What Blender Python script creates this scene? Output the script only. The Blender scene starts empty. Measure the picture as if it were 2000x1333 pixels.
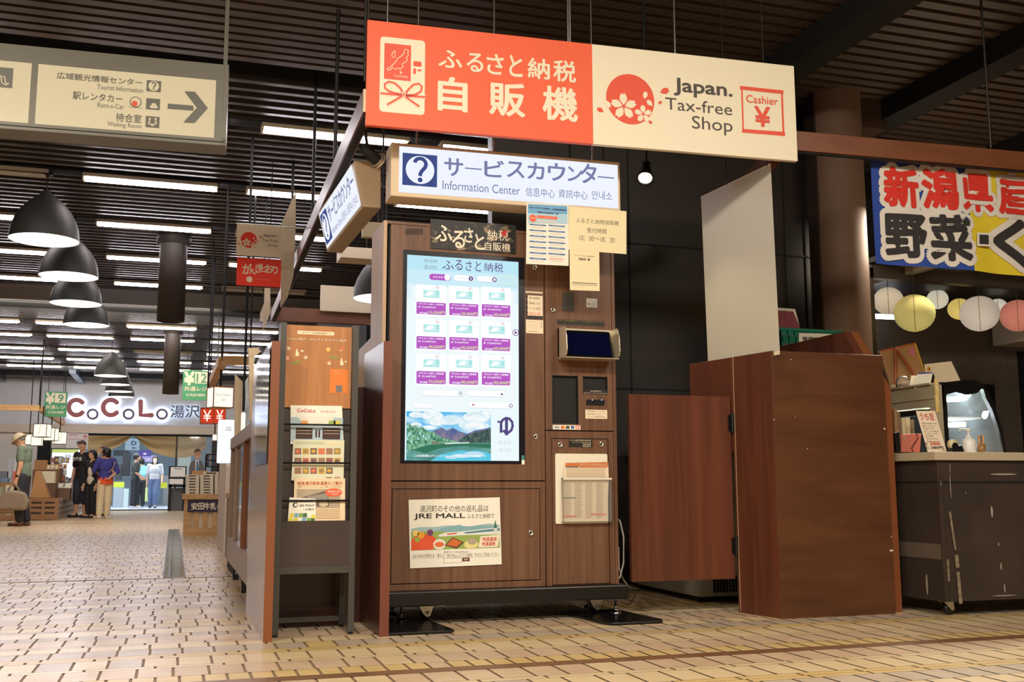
import bpy, bmesh, math, random
from mathutils import Vector, Matrix
random.seed(7)
C = bpy.context.scene.collection
SC = bpy.context.scene

# ---------------------------------------------------------------- camera, world, exposure
F, EYE, YAW, PITCH, ROLL = 2030.0, 0.68, math.radians(17.9), math.radians(7.9), math.radians(-0.1)
_fw = Vector((math.sin(YAW)*math.cos(PITCH), math.cos(YAW)*math.cos(PITCH), math.sin(PITCH)))
_rt = Vector((math.cos(YAW), -math.sin(YAW), 0.0))
_up = _rt.cross(_fw)
_r2 = _rt*math.cos(ROLL) + _up*math.sin(ROLL)
_u2 = -_rt*math.sin(ROLL) + _up*math.cos(ROLL)
cam_data = bpy.data.cameras.new('camera')
cam_data.sensor_width = 36.0
cam_data.lens = F/2000.0*36.0
cam_data.clip_start, cam_data.clip_end = 0.05, 200
camera = bpy.data.objects.new('camera', cam_data)
C.objects.link(camera)
_m = Matrix((_r2, _u2, -_fw)).transposed().to_4x4()
_m.translation = (0, 0, EYE)
camera.matrix_world = _m
SC.camera = camera
world = bpy.data.worlds.new('world'); SC.world = world
world.use_nodes = True
world.node_tree.nodes['Background'].inputs[0].default_value = (1.0, 0.88, 0.72, 1)
world.node_tree.nodes['Background'].inputs[1].default_value = 0.10
SC.view_settings.view_transform = 'Standard'
SC.view_settings.look = 'None'
SC.view_settings.gamma = 1.0
SC.view_settings.use_curve_mapping = False
SC.view_settings.exposure = 0.0

def area(name, loc, size, power, col, rot=(0, 0, 0), spread=math.pi):
    l = bpy.data.lights.new(name, 'AREA'); l.shape = 'RECTANGLE'
    l.size, l.size_y = size; l.energy = power; l.color = col; l.spread = spread
    o = bpy.data.objects.new(name, l); C.objects.link(o); o.location = loc; o.rotation_euler = rot
    return o
WARM = (1.0, 0.92, 0.78); COOL = (0.93, 0.95, 1.0)
# ceiling luminaires of the near hall (behind and above the photographer), then store and stall, with unseen fills added for fascia and aisle
for x, pw in ((-2.6, 188), (0.6, 142), (3.6, 70)):
    area('hall_ceiling_lamp', (x, 1.2, 3.5), (1.3, 0.5), pw, WARM, (math.radians(27), 0, 0))
    area('hall_ceiling_lamp', (x, -1.8, 3.5), (1.3, 0.5), pw, WARM)
area('store_lamp', (-1.5, 34.5, 3.3), (8, 3.5), 650, (0.90, 0.96, 1.0))
area('fascia_fill', (-1.5, 27.4, 3.5), (7, 0.2), 65, (1.0, 0.95, 0.9), (math.radians(68), 0, 0))  # unseen fill, added to brighten the far fascia
area('aisle_fill', (-1.4, 17.4, 3.45), (4, 0.2), 140, (1.0, 0.92, 0.8), (math.radians(48), 0, 0))  # unseen fill, added to brighten the people and stalls along the aisle
area('stall_lamp', (5.6, 6.3, 2.7), (1.2, 0.4), 130, (1.0, 0.87, 0.68))

# ---------------------------------------------------------------- rays through the lens
EYEV = Vector((0, 0, EYE))
def ray(x, y): return _fw*F + _r2*(x-1000.0) - _u2*(y-666.5)
def onY(x, y, Y): d = ray(x, y); return EYEV + d*(Y/d.y)
def onX(x, y, X): d = ray(x, y); return EYEV + d*(X/d.x)
def onZ(x, y, z=0.0): d = ray(x, y); return EYEV + d*((z-EYE)/d.z)

class Frame:
    """A flat board standing in the place: origin, width axis u, height axis v, facing n."""
    def __init__(s, o, u=(1, 0, 0), v=(0, 0, 1)):
        s.o, s.u, s.v = Vector(o), Vector(u).normalized(), Vector(v).normalized()
        s.n = s.u.cross(s.v).normalized()
    def at(s, x, y, d=0.0):
        r = ray(x, y); o = s.o + s.n*d
        p = EYEV + r*((o-EYEV).dot(s.n)/r.dot(s.n)) - s.o
        return p.dot(s.u), p.dot(s.v)
    def pt(s, u, v, d=0.0): return s.o + s.u*u + s.v*v + s.n*d
def frameY(Y, deg=0.0, x0=0.0):
    t = math.radians(deg)
    return Frame((x0, Y, 0), (math.cos(t), -math.sin(t), 0))
def frameX(X): return Frame((X, 0, 0), (0, -1, 0))      # faces the left-hand side of the hall (-X)

# ---------------------------------------------------------------- materials
def lin(c):
    return tuple((v/255/12.92 if v <= 10 else ((v/255+0.055)/1.055)**2.4) for v in c)
_mats = {}
def M(name, col=(200, 200, 200), rough=0.5, metal=0.0, emit=0.0, spec=0.5, alpha=1.0):
    if name in _mats: return _mats[name]
    m = bpy.data.materials.new(name); m.use_nodes = True
    b = m.node_tree.nodes['Principled BSDF']; c = lin(col)
    if emit:
        b.inputs['Base Color'].default_value = (0, 0, 0, 1)
        b.inputs['Emission Color'].default_value = (*c, 1); b.inputs['Emission Strength'].default_value = emit
        b.inputs['Specular IOR Level'].default_value = 0.0
    else:
        b.inputs['Base Color'].default_value = (*c, 1)
        b.inputs['Specular IOR Level'].default_value = spec
    b.inputs['Roughness'].default_value = rough; b.inputs['Metallic'].default_value = metal
    b.inputs['Alpha'].default_value = alpha
    _mats[name] = m
    return m
def noisy(name, c1, c2, scale=(8, 8, 8), rough=0.5, detail=4, lo=0.3, hi=0.7, spec=0.5, distort=0.0, bump=0.0, metal=0.0):
    """Two-tone surface: wood grain when the scale is stretched, mottling otherwise."""
    if name in _mats: return _mats[name]
    m = M(name, c1, rough, metal, spec=spec); nt = m.node_tree; N = nt.nodes; L = nt.links
    b = N['Principled BSDF']
    tc = N.new('ShaderNodeTexCoord'); mp = N.new('ShaderNodeMapping'); nz = N.new('ShaderNodeTexNoise'); rp = N.new('ShaderNodeValToRGB')
    mp.inputs['Scale'].default_value = scale
    nz.inputs['Scale'].default_value = 1.0; nz.inputs['Detail'].default_value = detail; nz.inputs['Distortion'].default_value = distort
    rp.color_ramp.elements[0].position = lo; rp.color_ramp.elements[1].position = hi
    rp.color_ramp.elements[0].color = (*lin(c1), 1); rp.color_ramp.elements[1].color = (*lin(c2), 1)
    L.new(tc.outputs['Object'], mp.inputs['Vector']); L.new(mp.outputs[0], nz.inputs['Vector'])
    L.new(nz.outputs['Fac'], rp.inputs['Fac']); L.new(rp.outputs['Color'], b.inputs['Base Color'])
    if bump:
        bp = N.new('ShaderNodeBump'); bp.inputs['Strength'].default_value = bump; bp.inputs['Distance'].default_value = 0.002
        L.new(nz.outputs['Fac'], bp.inputs['Height']); L.new(bp.outputs['Normal'], b.inputs['Normal'])
    return m
def glass(name, col=(230, 240, 240), alpha=0.15, rough=0.03):
    if name in _mats: return _mats[name]
    m = bpy.data.materials.new(name); m.use_nodes = True; nt = m.node_tree; N = nt.nodes; L = nt.links
    N.remove(N['Principled BSDF'])
    tr = N.new('ShaderNodeBsdfTransparent'); gl = N.new('ShaderNodeBsdfGlossy'); df = N.new('ShaderNodeBsdfDiffuse')
    gl.inputs['Roughness'].default_value = rough; gl.inputs['Color'].default_value = (1, 1, 1, 1)
    df.inputs['Color'].default_value = (*lin(col), 1)
    fr = N.new('ShaderNodeFresnel'); fr.inputs[0].default_value = 1.45
    m1 = N.new('ShaderNodeMixShader'); m2 = N.new('ShaderNodeMixShader')
    m1.inputs[0].default_value = alpha
    L.new(tr.outputs[0], m1.inputs[1]); L.new(df.outputs[0], m1.inputs[2])
    L.new(fr.outputs[0], m2.inputs[0]); L.new(m1.outputs[0], m2.inputs[1]); L.new(gl.outputs[0], m2.inputs[2])
    L.new(m2.outputs[0], N['Material Output'].inputs[0])
    _mats[name] = m
    return m

def enoisy(name, c1, c2, scale, lo=0.4, hi=0.6, e=1.0, detail=5):
    """glowing picture texture on a display"""
    if name in _mats: return _mats[name]
    m = noisy(name, c1, c2, scale, detail=detail, lo=lo, hi=hi); b = m.node_tree.nodes['Principled BSDF']
    rp = [n for n in m.node_tree.nodes if n.bl_idname == 'ShaderNodeValToRGB'][0]
    for l in list(b.inputs['Base Color'].links): m.node_tree.links.remove(l)
    b.inputs['Base Color'].default_value = (0, 0, 0, 1); b.inputs['Specular IOR Level'].default_value = 0
    m.node_tree.links.new(rp.outputs['Color'], b.inputs['Emission Color']); b.inputs['Emission Strength'].default_value = e
    return m

# ---------------------------------------------------------------- mesh builder
_txt = {}
def text_shape(s, bold):
    k = (s, bold)
    if k not in _txt:
        c = bpy.data.curves.new('lettering', 'FONT'); c.body = s; c.resolution_u = 3; c.offset = bold
        o = bpy.data.objects.new('lettering', c); me = bpy.data.meshes.new_from_object(o)
        vs = [(v.co.x, v.co.y) for v in me.vertices]; fs = [tuple(p.vertices) for p in me.polygons]
        bpy.data.objects.remove(o); bpy.data.curves.remove(c); bpy.data.meshes.remove(me)
        xs = [v[0] for v in vs] or [0, 1]; ys = [v[1] for v in vs] or [0, 1]
        _txt[k] = (vs, fs, min(xs), max(xs), min(ys), max(ys))
    return _txt[k]

class MB:
    def __init__(s): s.v, s.f, s.mi, s.sm, s.mats = [], [], [], [], []
    def m(s, mat):
        if mat not in s.mats: s.mats.append(mat)
        return s.mats.index(mat)
    def add(s, vs, fs, mat, smooth=False):
        b = len(s.v); s.v += [Vector(v) for v in vs]; i = s.m(mat)
        for f in fs: s.f.append(tuple(b+k for k in f)); s.mi.append(i); s.sm.append(smooth)
        return s
    def box(s, x0, x1, y0, y1, z0, z1, mat):
        vs = [(x, y, z) for z in (z0, z1) for y in (y0, y1) for x in (x0, x1)]
        return s.add(vs, [(0, 2, 3, 1), (4, 5, 7, 6), (0, 1, 5, 4), (2, 6, 7, 3), (0, 4, 6, 2), (1, 3, 7, 5)], mat)
    def fbox(s, fr, u0, u1, v0, v1, d0, d1, mat):
        vs = [fr.pt(u, v, d) for d in (d0, d1) for v in (v0, v1) for u in (u0, u1)]
        return s.add(vs, [(0, 2, 3, 1), (4, 5, 7, 6), (0, 1, 5, 4), (2, 6, 7, 3), (0, 4, 6, 2), (1, 3, 7, 5)], mat)
    def prism(s, fr, poly, d0, d1, mat, smooth=False):
        n = len(poly)
        vs = [fr.pt(u, v, d0) for u, v in poly] + [fr.pt(u, v, d1) for u, v in poly]
        fs = [tuple(range(n-1, -1, -1)), tuple(range(n, 2*n))] + [(i, (i+1) % n, n+(i+1) % n, n+i) for i in range(n)]
        return s.add(vs, fs, mat, smooth)
    def poly(s, fr, poly, d, mat):
        return s.add([fr.pt(u, v, d) for u, v in poly], [tuple(range(len(poly)))], mat)
    # pixel-measured shapes lying on a board
    def uvr(s, fr, r, d=0.0):
        (u0, v1), (u1, v0) = fr.at(r[0], r[1], d), fr.at(r[2], r[3], d)
        return u0, v0, u1, v1
    def prect(s, fr, r, mat, d=0.001):
        u0, v0, u1, v1 = s.uvr(fr, r); return s.poly(fr, [(u0, v0), (u1, v0), (u1, v1), (u0, v1)], d, mat)
    def pbox(s, fr, r, d0, d1, mat):
        u0, v0, u1, v1 = s.uvr(fr, r); return s.fbox(fr, u0, u1, v0, v1, d0, d1, mat)
    def ppoly(s, fr, pts, mat, d=0.001): return s.poly(fr, [fr.at(*p) for p in pts], d, mat)
    def pprism(s, fr, pts, d0, d1, mat): return s.prism(fr, [fr.at(*p) for p in pts], d0, d1, mat)
    def rr(s, fr, u0, v0, u1, v1, r, mat, d=0.001, thick=0.0):
        pts = []
        for cx, cy, a0 in ((u1-r, v1-r, 0), (u0+r, v1-r, 90), (u0+r, v0+r, 180), (u1-r, v0+r, 270)):
            for k in range(7):
                a = math.radians(a0+k*15); pts.append((cx+r*math.cos(a), cy+r*math.sin(a)))
        return s.prism(fr, pts, d-thick, d, mat) if thick else s.poly(fr, pts, d, mat)
    def prr(s, fr, r, rad, mat, d=0.001, thick=0.0):
        u0, v0, u1, v1 = s.uvr(fr, r); return s.rr(fr, u0, v0, u1, v1, min(rad, (u1-u0)/2.01, (v1-v0)/2.01), mat, d, thick)
    def disc(s, fr, u, v, ru, mat, d=0.001, rv=None, n=28, a0=0, rot=0):
        rv = rv or ru; c, sn = math.cos(rot), math.sin(rot)
        pts = []
        for k in range(n):
            a = a0+2*math.pi*k/n; x, y = ru*math.cos(a), rv*math.sin(a); pts.append((u+x*c-y*sn, v+x*sn+y*c))
        return s.poly(fr, pts, d, mat)
    def pdisc(s, fr, x, y, rx, mat, d=0.001, ry=None, n=28):
        u, v = fr.at(x, y); r = abs(fr.at(x+rx, y)[0]-u)
        return s.disc(fr, u, v, r, mat, d, (r*ry/rx if ry else None), n)
    def line(s, fr, pts, w, mat, d=0.001, closed=False, taper=None):
        """stroke of width w along pts (board coordinates)"""
        P = [Vector(p) for p in pts]; n = len(P); vs = []
        for i in range(n):
            a = P[i-1] if (i or closed) else P[i]; b = P[(i+1) % n] if (i < n-1 or closed) else P[i]
            t = (b-a).normalized(); q = Vector((-t.y, t.x)); k = w/2*(taper[i] if taper else 1)
            vs += [fr.pt(*(P[i]+q*k), d), fr.pt(*(P[i]-q*k), d)]
        fs = [(2*i, 2*i+1, 2*((i+1) % n)+1, 2*((i+1) % n)) for i in range(n if closed else n-1)]
        return s.add(vs, fs, mat)
    def pline(s, fr, pts, w, mat, d=0.001, closed=False, taper=None):
        k = abs(fr.at(pts[0][0]+1, pts[0][1])[0]-fr.at(*pts[0])[0]) or 0.0025
        return s.line(fr, [fr.at(*p) for p in pts], w*k, mat, d, closed, taper)
    def text(s, fr, u0, v0, u1, v1, t, mat, d=0.002, bold=0.0, thick=0.0):
        vs, fs, x0, x1, y0, y1 = text_shape(t, 0.0)
        sx, sy = (u1-u0)/max(x1-x0, 1e-6), (v1-v0)/max(y1-y0, 1e-6)
        h = max(y1-y0, 0.5)*bold*0.55 if bold > 0 else 0
        q = [(u0+(x-x0)*sx, v0+(y-y0)*sy) for x, y in vs]
        if thick:
            me = {}
            for f in fs:
                for i in range(len(f)):
                    a, b = f[i], f[(i+1) % len(f)]
                    if (b, a) in me: del me[(b, a)]
                    else: me[(a, b)] = 1
            n = len(q)
            s.add([fr.pt(u, v, d) for u, v in q] + [fr.pt(u, v, d-thick) for u, v in q], fs + [(b, a, a+n, b+n) for a, b in me], mat)
        elif h:
            hx, hy = h*sx, h*sy
            nd = 4 if bold < 0.03 else 8 if bold < 0.06 else 16
            for k, (du, dv) in enumerate([(1.2*hx*math.cos(2*math.pi*(q_+.5)/nd), 1.2*hy*math.sin(2*math.pi*(q_+.5)/nd)) for q_ in range(nd)]+[(0, 0)]): s.add([fr.pt(u+du, v+dv, d+0.0012*k/nd) for u, v in q], fs, mat)
        else: s.add([fr.pt(u, v, d) for u, v in q], fs, mat)
        return s
    def ptext(s, fr, r, t, mat, d=0.002, bold=0.0, thick=0.0):
        u0, v0, u1, v1 = s.uvr(fr, r); return s.text(fr, u0, v0, u1, v1, t, mat, d, bold, thick)
    def pslant(s, fr, r, t, mat, d=0.002, bold=0.0):
        u0, v1 = fr.at(r[0], r[1]); v0 = fr.at(r[0], r[3])[1]; u1 = fr.at(r[2], r[1])[0]; return s.text(fr, u0, v0, u1, v1, t, mat, d, bold)
    # solids
    def tube(s, pts, r, mat, n=10, caps=True):
        P = [Vector(p) for p in pts]; R = r if isinstance(r, (list, tuple)) else [r]*len(P); vs, fs = [], []
        for i, p in enumerate(P):
            t = (P[min(i+1, len(P)-1)]-P[max(i-1, 0)]).normalized()
            a = t.cross(Vector((0, 0, 1)));
            if a.length < 1e-3: a = t.cross(Vector((1, 0, 0)))
            a.normalize(); b = t.cross(a)
            vs += [p + (a*math.cos(2*math.pi*k/n) + b*math.sin(2*math.pi*k/n))*R[i] for k in range(n)]
        for i in range(len(P)-1):
            fs += [(i*n+k, i*n+(k+1) % n, (i+1)*n+(k+1) % n, (i+1)*n+k) for k in range(n)]
        s.add(vs, fs, mat, True)
        if caps: s.add(vs[:n], [tuple(range(n-1, -1, -1))], mat); s.add(vs[-n:], [tuple(range(n))], mat)
        return s
    def lathe(s, c, prof, mat, n=32, axis=(0, 0, 1), smooth=True):
        c, ax = Vector(c), Vector(axis).normalized(); a = ax.cross(Vector((0, 1, 0)))
        if a.length < 1e-3: a = ax.cross(Vector((1, 0, 0)))
        a.normalize(); b = ax.cross(a); vs = []
        for r, z in prof:
            vs += [c + ax*z + (a*math.cos(2*math.pi*k/n) + b*math.sin(2*math.pi*k/n))*max(r, 1e-5) for k in range(n)]
        fs = [(i*n+k, i*n+(k+1) % n, (i+1)*n+(k+1) % n, (i+1)*n+k) for i in range(len(prof)-1) for k in range(n)]
        return s.add(vs, fs, mat, smooth)
    def ball(s, c, r, mat, n=20, m=12, rot=None):
        c = Vector(c); r = r if isinstance(r, (tuple, list)) else (r, r, r); vs, fs = [], []
        for i in range(m+1):
            t = math.pi*i/m
            for k in range(n):
                p = Vector((r[0]*math.sin(t)*math.cos(2*math.pi*k/n), r[1]*math.sin(t)*math.sin(2*math.pi*k/n), r[2]*math.cos(t)))
                vs.append(c + (rot @ p if rot else p))
        fs = [(i*n+k, (i+1)*n+k, (i+1)*n+(k+1) % n, i*n+(k+1) % n) for i in range(m) for k in range(n)]
        return s.add(vs, fs, mat, True)
    def limb(s, a, b, ra, rb, mat, n=12):
        """tapered round-ended limb"""
        a, b = Vector(a), Vector(b); s.tube([a, b], [ra, rb], mat, n); s.ball(a, ra, mat, n, 8); s.ball(b, rb, mat, n, 8)
        return s
    def mesh(s, name, off=Vector((0, 0, 0))):
        me = bpy.data.meshes.new(name)
        me.from_pydata([v-off for v in s.v], [], s.f)
        for mt in s.mats: me.materials.append(mt)
        me.polygons.foreach_set('material_index', s.mi); me.polygons.foreach_set('use_smooth', s.sm)
        me.update(); return me
    def base(s):
        xs, ys, zs = zip(*[(v.x, v.y, v.z) for v in s.v])
        return Vector(((min(xs)+max(xs))/2, (min(ys)+max(ys))/2, min(zs)))

def tag(o, label, cat, group=None):
    if label: o['label'] = label
    if cat: o['category'] = cat
    if group: o['group'] = group
def thing(name, label, cat, loc, group=None):
    o = bpy.data.objects.new(name, None); C.objects.link(o); o.location = loc; o.empty_display_size = 0.1
    tag(o, label, cat, group); return o
def root_loc(o):
    p = Vector(o.location)
    while o.parent: o = o.parent; p += Vector(o.location)
    return p
def bevel(o, w, seg=2):
    b = o.modifiers.new('bevel', 'BEVEL'); b.width = w; b.segments = seg; b.limit_method = 'ANGLE'; b.angle_limit = math.radians(40)
def part(name, mb, parent, label=None, bev=0.0):
    o = bpy.data.objects.new(name, mb.mesh(name, root_loc(parent))); C.objects.link(o); o.parent = parent
    if label: o['label'] = label
    if bev: bevel(o, bev)
    return o
def solo(name, mb, label, cat, group=None, bev=0.0, kind=None):
    b = mb.base(); o = bpy.data.objects.new(name, mb.mesh(name, b)); C.objects.link(o); o.location = b
    tag(o, label, cat, group)
    if kind: o['kind'] = kind
    if bev: bevel(o, bev)
    return o
def struct(name, mb, parent=None, bev=0.0):
    if parent: return part(name, mb, parent, bev=bev)
    o = bpy.data.objects.new(name, mb.mesh(name)); C.objects.link(o); o['kind'] = 'structure'
    if bev: bevel(o, bev)
    return o
def dup(root, delta, label=None):
    """a copy of a thing with copies of its parts and sub-parts, moved by delta"""
    r = root.copy(); C.objects.link(r); r.location = Vector(root.location) + Vector(delta)
    if label: r['label'] = label
    for ch in list(root.children):
        c = ch.copy(); C.objects.link(c); c.parent = r
        for g in list(ch.children):
            d = g.copy(); C.objects.link(d); d.parent = c
    return r
# ---------------------------------------------------------------- palette
CREAM = M('cream_print', (238, 226, 196), 0.5)
WHITE = M('white_paper', (240, 234, 218), 0.6)
VERM = M('vermilion_print', (236, 96, 56), 0.55)
INK = M('ink', (40, 32, 30), 0.6)
GREYINK = M('grey_ink', (112, 102, 92), 0.6)
PALEINK = M('pale_ink', (178, 168, 150), 0.6)
BLACK = M('black_plastic', (14, 13, 14), 0.35)
MATBLACK = M('matt_black', (16, 14, 13), 0.7)
STEEL = M('steel', (190, 188, 182), 0.25, 1.0)
DARKMETAL = M('dark_metal', (52, 48, 44), 0.4, 0.6)
CHROME = M('chrome', (225, 222, 215), 0.12, 1.0)
BEIGE = M('beige_laminate', (214, 190, 156), 0.55)
BEIGE2 = M('pale_board', (226, 208, 178), 0.6)
WALNUT = noisy('walnut_laminate', (92, 61, 44), (124, 88, 64), (34, 34, 1.3), 0.42, 6, 0.25, 0.75, 0.4, 0.6)
WALNUT2 = noisy('walnut_edge', (112, 70, 48), (134, 88, 62), (30, 30, 1.2), 0.42, 6, 0.25, 0.75, 0.4, 0.6)
REDWOOD = noisy('red_brown_laminate', (76, 39, 26), (108, 59, 38), (16, 16, 0.7), 0.34, 5, 0.25, 0.75, 0.5, 0.8)
BROWNWOOD = noisy('brown_veneer', (70, 40, 22), (98, 60, 35), (1.4, 14, 9), 0.36, 5, 0.2, 0.8, 0.5, 0.8)
EDGEWOOD = M('orange_edge_band', (126, 70, 36), 0.45)
BEAMWOOD = noisy('brown_beam', (104, 58, 34), (120, 70, 42), (3, 20, 20), 0.4)
TANWOOD = noisy('tan_board', (168, 108, 58), (188, 124, 68), (50, 50, 3), 0.5, 5)
PINE = noisy('pine', (190, 142, 88), (214, 170, 112), (3, 20, 20), 0.55)

# ---------------------------------------------------------------- floor: staggered ceramic tiles, laid row by row
T_ = [noisy('tile_yellow', (206, 172, 112), (220, 188, 130), (5, 5, 5), 0.30, spec=0.38),
      noisy('tile_pink', (198, 166, 134), (214, 184, 152), (5, 5, 5), 0.30, spec=0.38),
      noisy('tile_cream', (212, 184, 140), (224, 198, 158), (5, 5, 5), 0.30, spec=0.38),
      noisy('tile_grey', (184, 162, 140), (200, 180, 156), (5, 5, 5), 0.30, spec=0.38)]
GROUT = M('grout', (136, 108, 78), 0.6); STRIPE = noisy('brown_tile', (116, 78, 52), (132, 92, 62), (6, 6, 6), 0.35)
fl = MB()
fl.add([(-12, -5, -0.003), (10, -5, -0.003), (10, 44, -0.003), (-12, 44, -0.003)], [(0, 1, 2, 3)], GROUT)
rng = random.Random(3)
rows = [(0.132, 0.082, 0), (0.195, 0.127, 1), (0.045, 0.25, 2), (0.195, 0.127, 2), (0.05, 0.25, 0), (0.045, 0.25, 0), (0.16, 0.127, 3),
        (0.13, 0.12, 2), (0.05, 0.25, 1), (0.195, 0.127, 1), (0.10, 0.082, 3), (0.18, 0.16, 2), (0.045, 0.25, 3), (0.15, 0.10, 0)]
y, i = 3.925, 0
def tile_row(y0, dep, wid, ci, gap):
    x0 = -1.6-0.16*y0 if y0 < 36 else -8; x1 = min(0.62*y0+2.2, 5.6) if y0 < 9 else 2.6
    x = x0 - rng.random()*wid
    while x < x1:
        g = gap; e = 0.0018
        fl.add([(x+g/2, y0+e, 0), (x+wid-g/2, y0+e, 0), (x+wid-g/2, y0+dep-e, 0), (x+g/2, y0+dep-e, 0)], [(0, 1, 2, 3)],
               T_[ci] if rng.random() < 0.95 else T_[(ci+1) % 4])
        x += wid
fl.add([(-8, 3.845, 0), (8, 3.845, 0), (8, 3.922, 0), (-8, 3.922, 0)], [(0, 1, 2, 3)], STRIPE)
while y < 31:
    dep, wid, ci = rows[i % len(rows)]
    if not (8.20 < y+dep/2 < 8.34): tile_row(y, dep, wid, ci, 0.011 if y < 8.3 else 0.009)
    y += dep; i += 1
y, i = 3.842, 1
while y > 2.4:
    dep, wid, ci = rows[i % len(rows)]; y -= dep; tile_row(y, dep, wid, ci, 0.011); i += 1
fl.box(-12, 10, 31.0, 44, -0.002, 0.002, M('store_floor', (176, 186, 200), 0.25))
struct('floor', fl)
t = MB(); t.box(-6, 0.47, 8.235, 8.262, 0, 0.004, CHROME); struct('trim_1', t)
t = MB(); t.box(-8, 1.0, 21.85, 21.93, 0.0, 0.004, M('pale_joint', (236, 220, 180), 0.4)); struct('trim_2', t)
t = MB()
for x0, x1 in ((-0.045, -0.036), (0.106, 0.116), (-0.008, 0.002)): t.box(x0, x1, 8.27, 17.4, 0, 0.006, DARKMETAL)
GLT = M('green_glass_cover', (98, 112, 104), 0.1); k = 8.27
while k < 17.3: t.box(-0.036, 0.106, k, k+1.10, 0, 0.004, GLT); t.box(-0.036, 0.106, k+1.1, k+1.13, 0, 0.0055, CHROME); k += 1.13
struct('trim_3', t)

# ---------------------------------------------------------------- ceiling of slats with a dark void above
ZC = 3.58
SLAT = M('ceiling_slat', (84, 70, 62), 0.45); SLATFAR = M('far_ceiling_slat', (76, 70, 68), 0.45); VOID = M('ceiling_void', (8, 8, 9), 0.8)
ce = MB(); ce.box(-14, 10, -5, 44, 4.1, 4.15, VOID)
y = -4.0
while y < 7.05: ce.box(-9, 10, y, y+0.074, ZC, ZC+0.05, SLAT); y += 0.117
y = 7.42
while y < 16.1:
    ce.box(-9, 8, y, y+0.05, ZC, ZC+0.045, SLATFAR); y += 0.158
y = 16.2
while y < 17.55: ce.box(-9, 6, y, y+0.05, ZC-0.02, ZC+0.03, SLATFAR); y += 0.075
ce.box(-9, 6, 17.6, 18.1, ZC-0.05, ZC+0.02, VOID)
y = 18.15
while y < 27.8: ce.box(-9, 6, y, y+0.055, ZC, ZC+0.045, SLATFAR); y += 0.158
ce.box(-12, 6, 27.9, 31, ZC+0.02, ZC+0.06, M('dark_gloss_ceiling', (40, 44, 52), 0.12))
ce.box(-12, 6, 29.3, 29.45, ZC-0.06, ZC+0.02, VOID)
for x in (-4.6, -2.6): ce.box(x, x+0.16, 28.0, 30.9, ZC-0.10, ZC+0.02, M('soffit_rib', (70, 76, 88), 0.3))
for yy in (8.30, 10.18, 11.95, 13.72, 15.5, 19.73, 21.43, 23.5, 25.3, 27.0): ce.box(-9, 3.4 if yy < 11 else 2.3, yy-0.075, yy+0.075, ZC-0.012, ZC+0.05, VOID)
for x in (3.75, 5.0, 6.6): ce.box(x, x+0.22, 2.6, 9.5, ZC-0.16, ZC+0.0, VOID)   # dark carriers over the shop
struct('ceiling', ce)

# ---------------------------------------------------------------- walls
PANEL = noisy('black_brown_panel', (42, 34, 32), (50, 41, 37), (2, 2, 9), 0.45); SEAM = M('panel_seam', (10, 9, 9), 0.7)
w = MB(); w.box(2.02, 4.72, 6.70, 6.80, 0, 4.1, PANEL)
for z in (0.33, 1.352, 2.402, 3.42): w.box(2.0, 4.6, 6.694, 6.7, z-0.006, z+0.006, SEAM)
for x in (2.60, 2.86, 3.05, 4.34, 4.52): w.box(x-0.006, x+0.006, 6.694, 6.7, 0, 4.1, SEAM)
struct('wall_right', w)
w = MB(); w.box(2.36, 2.6, 13.6, 31, 0, 4.1, M('dark_side_wall', (10, 10, 11), 0.8)); w.box(2.6, 10, 13.6, 13.8, 0, 4.1, M('dark_side_wall')); struct('wall_side', w)
w = MB(); w.box(-12.2, -12, -5, 31, 0, 4.1, M('far_left_wall', (150, 140, 128), 0.7)); struct('wall_left', w)
w = MB(); w.box(-12, 10, -5.2, -5, 0, 4.1, M('entrance_wall', (150, 132, 110), 0.7)); struct('wall_front', w)
w = MB(); w.box(9.8, 10, -5, 12, 0, 4.1, M('shop_side_wall', (90, 80, 70), 0.7)); struct('wall_shop_side', w)

# far shop front with the halo-lit letters
YW = 31.0; FW = frameY(YW)
FASC = M('fascia_plaster', (206, 204, 206), 0.7)
w = MB()
w.box(-12, 2.42, YW, YW+0.3, 2.36, 3.75, FASC)
w.box(-12, 2.42, YW-0.10, YW+0.3, 2.12, 2.34, M('fascia_sill', (206, 190, 170), 0.6))
w.box(-12, 2.42, YW-0.12, YW-0.02, 2.34, 2.38, FASC)
w.box(-12, -2.55, YW, YW+0.3, 0, 2.12, M('far_wall_panel', (206, 198, 190), 0.7))
for x0, x1 in ((-5.02, -4.75), (-3.56, -3.22)): w.box(x0, x1, YW-0.01, YW+0.1, 0, 2.1, VOID)
w.box(1.05, 2.42, YW, YW+0.3, 0, 2.12, M('far_wall_dark', (40, 38, 38), 0.6))
struct('wall_back', w)
w = MB()
w.box(-12, 8, 43.6, 43.8, 0, 3.6, M('store_back_wall', (170, 186, 196), 0.7)); w.box(-12, 8, 31.3, 43.8, 3.45, 3.55, M('store_ceiling', (190, 200, 205), 0.7))
for x in (-7.0, 3.2): w.box(x, x+0.15, 31.3, 43.8, 0, 3.5, M('store_side', (150, 160, 165), 0.7))
struct('wall_store', w)
d = MB(); d.box(-2.55, 1.05, YW-0.04, YW+0.04, 2.06, 2.14, VOID)
for x in (-2.55, 0.02, 1.0): d.box(x, x+0.05, YW-0.03, YW+0.03, 0, 2.1, DARKMETAL)
d.box(-2.5, 1.0, YW-0.03, YW+0.03, 0.0, 0.03, DARKMETAL)
d.box(0.07, 1.0, YW-0.005, YW+0.005, 0.03, 2.06, glass('shopfront_glass', (220, 230, 230), 0.06))
struct('door_1', d)

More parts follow.
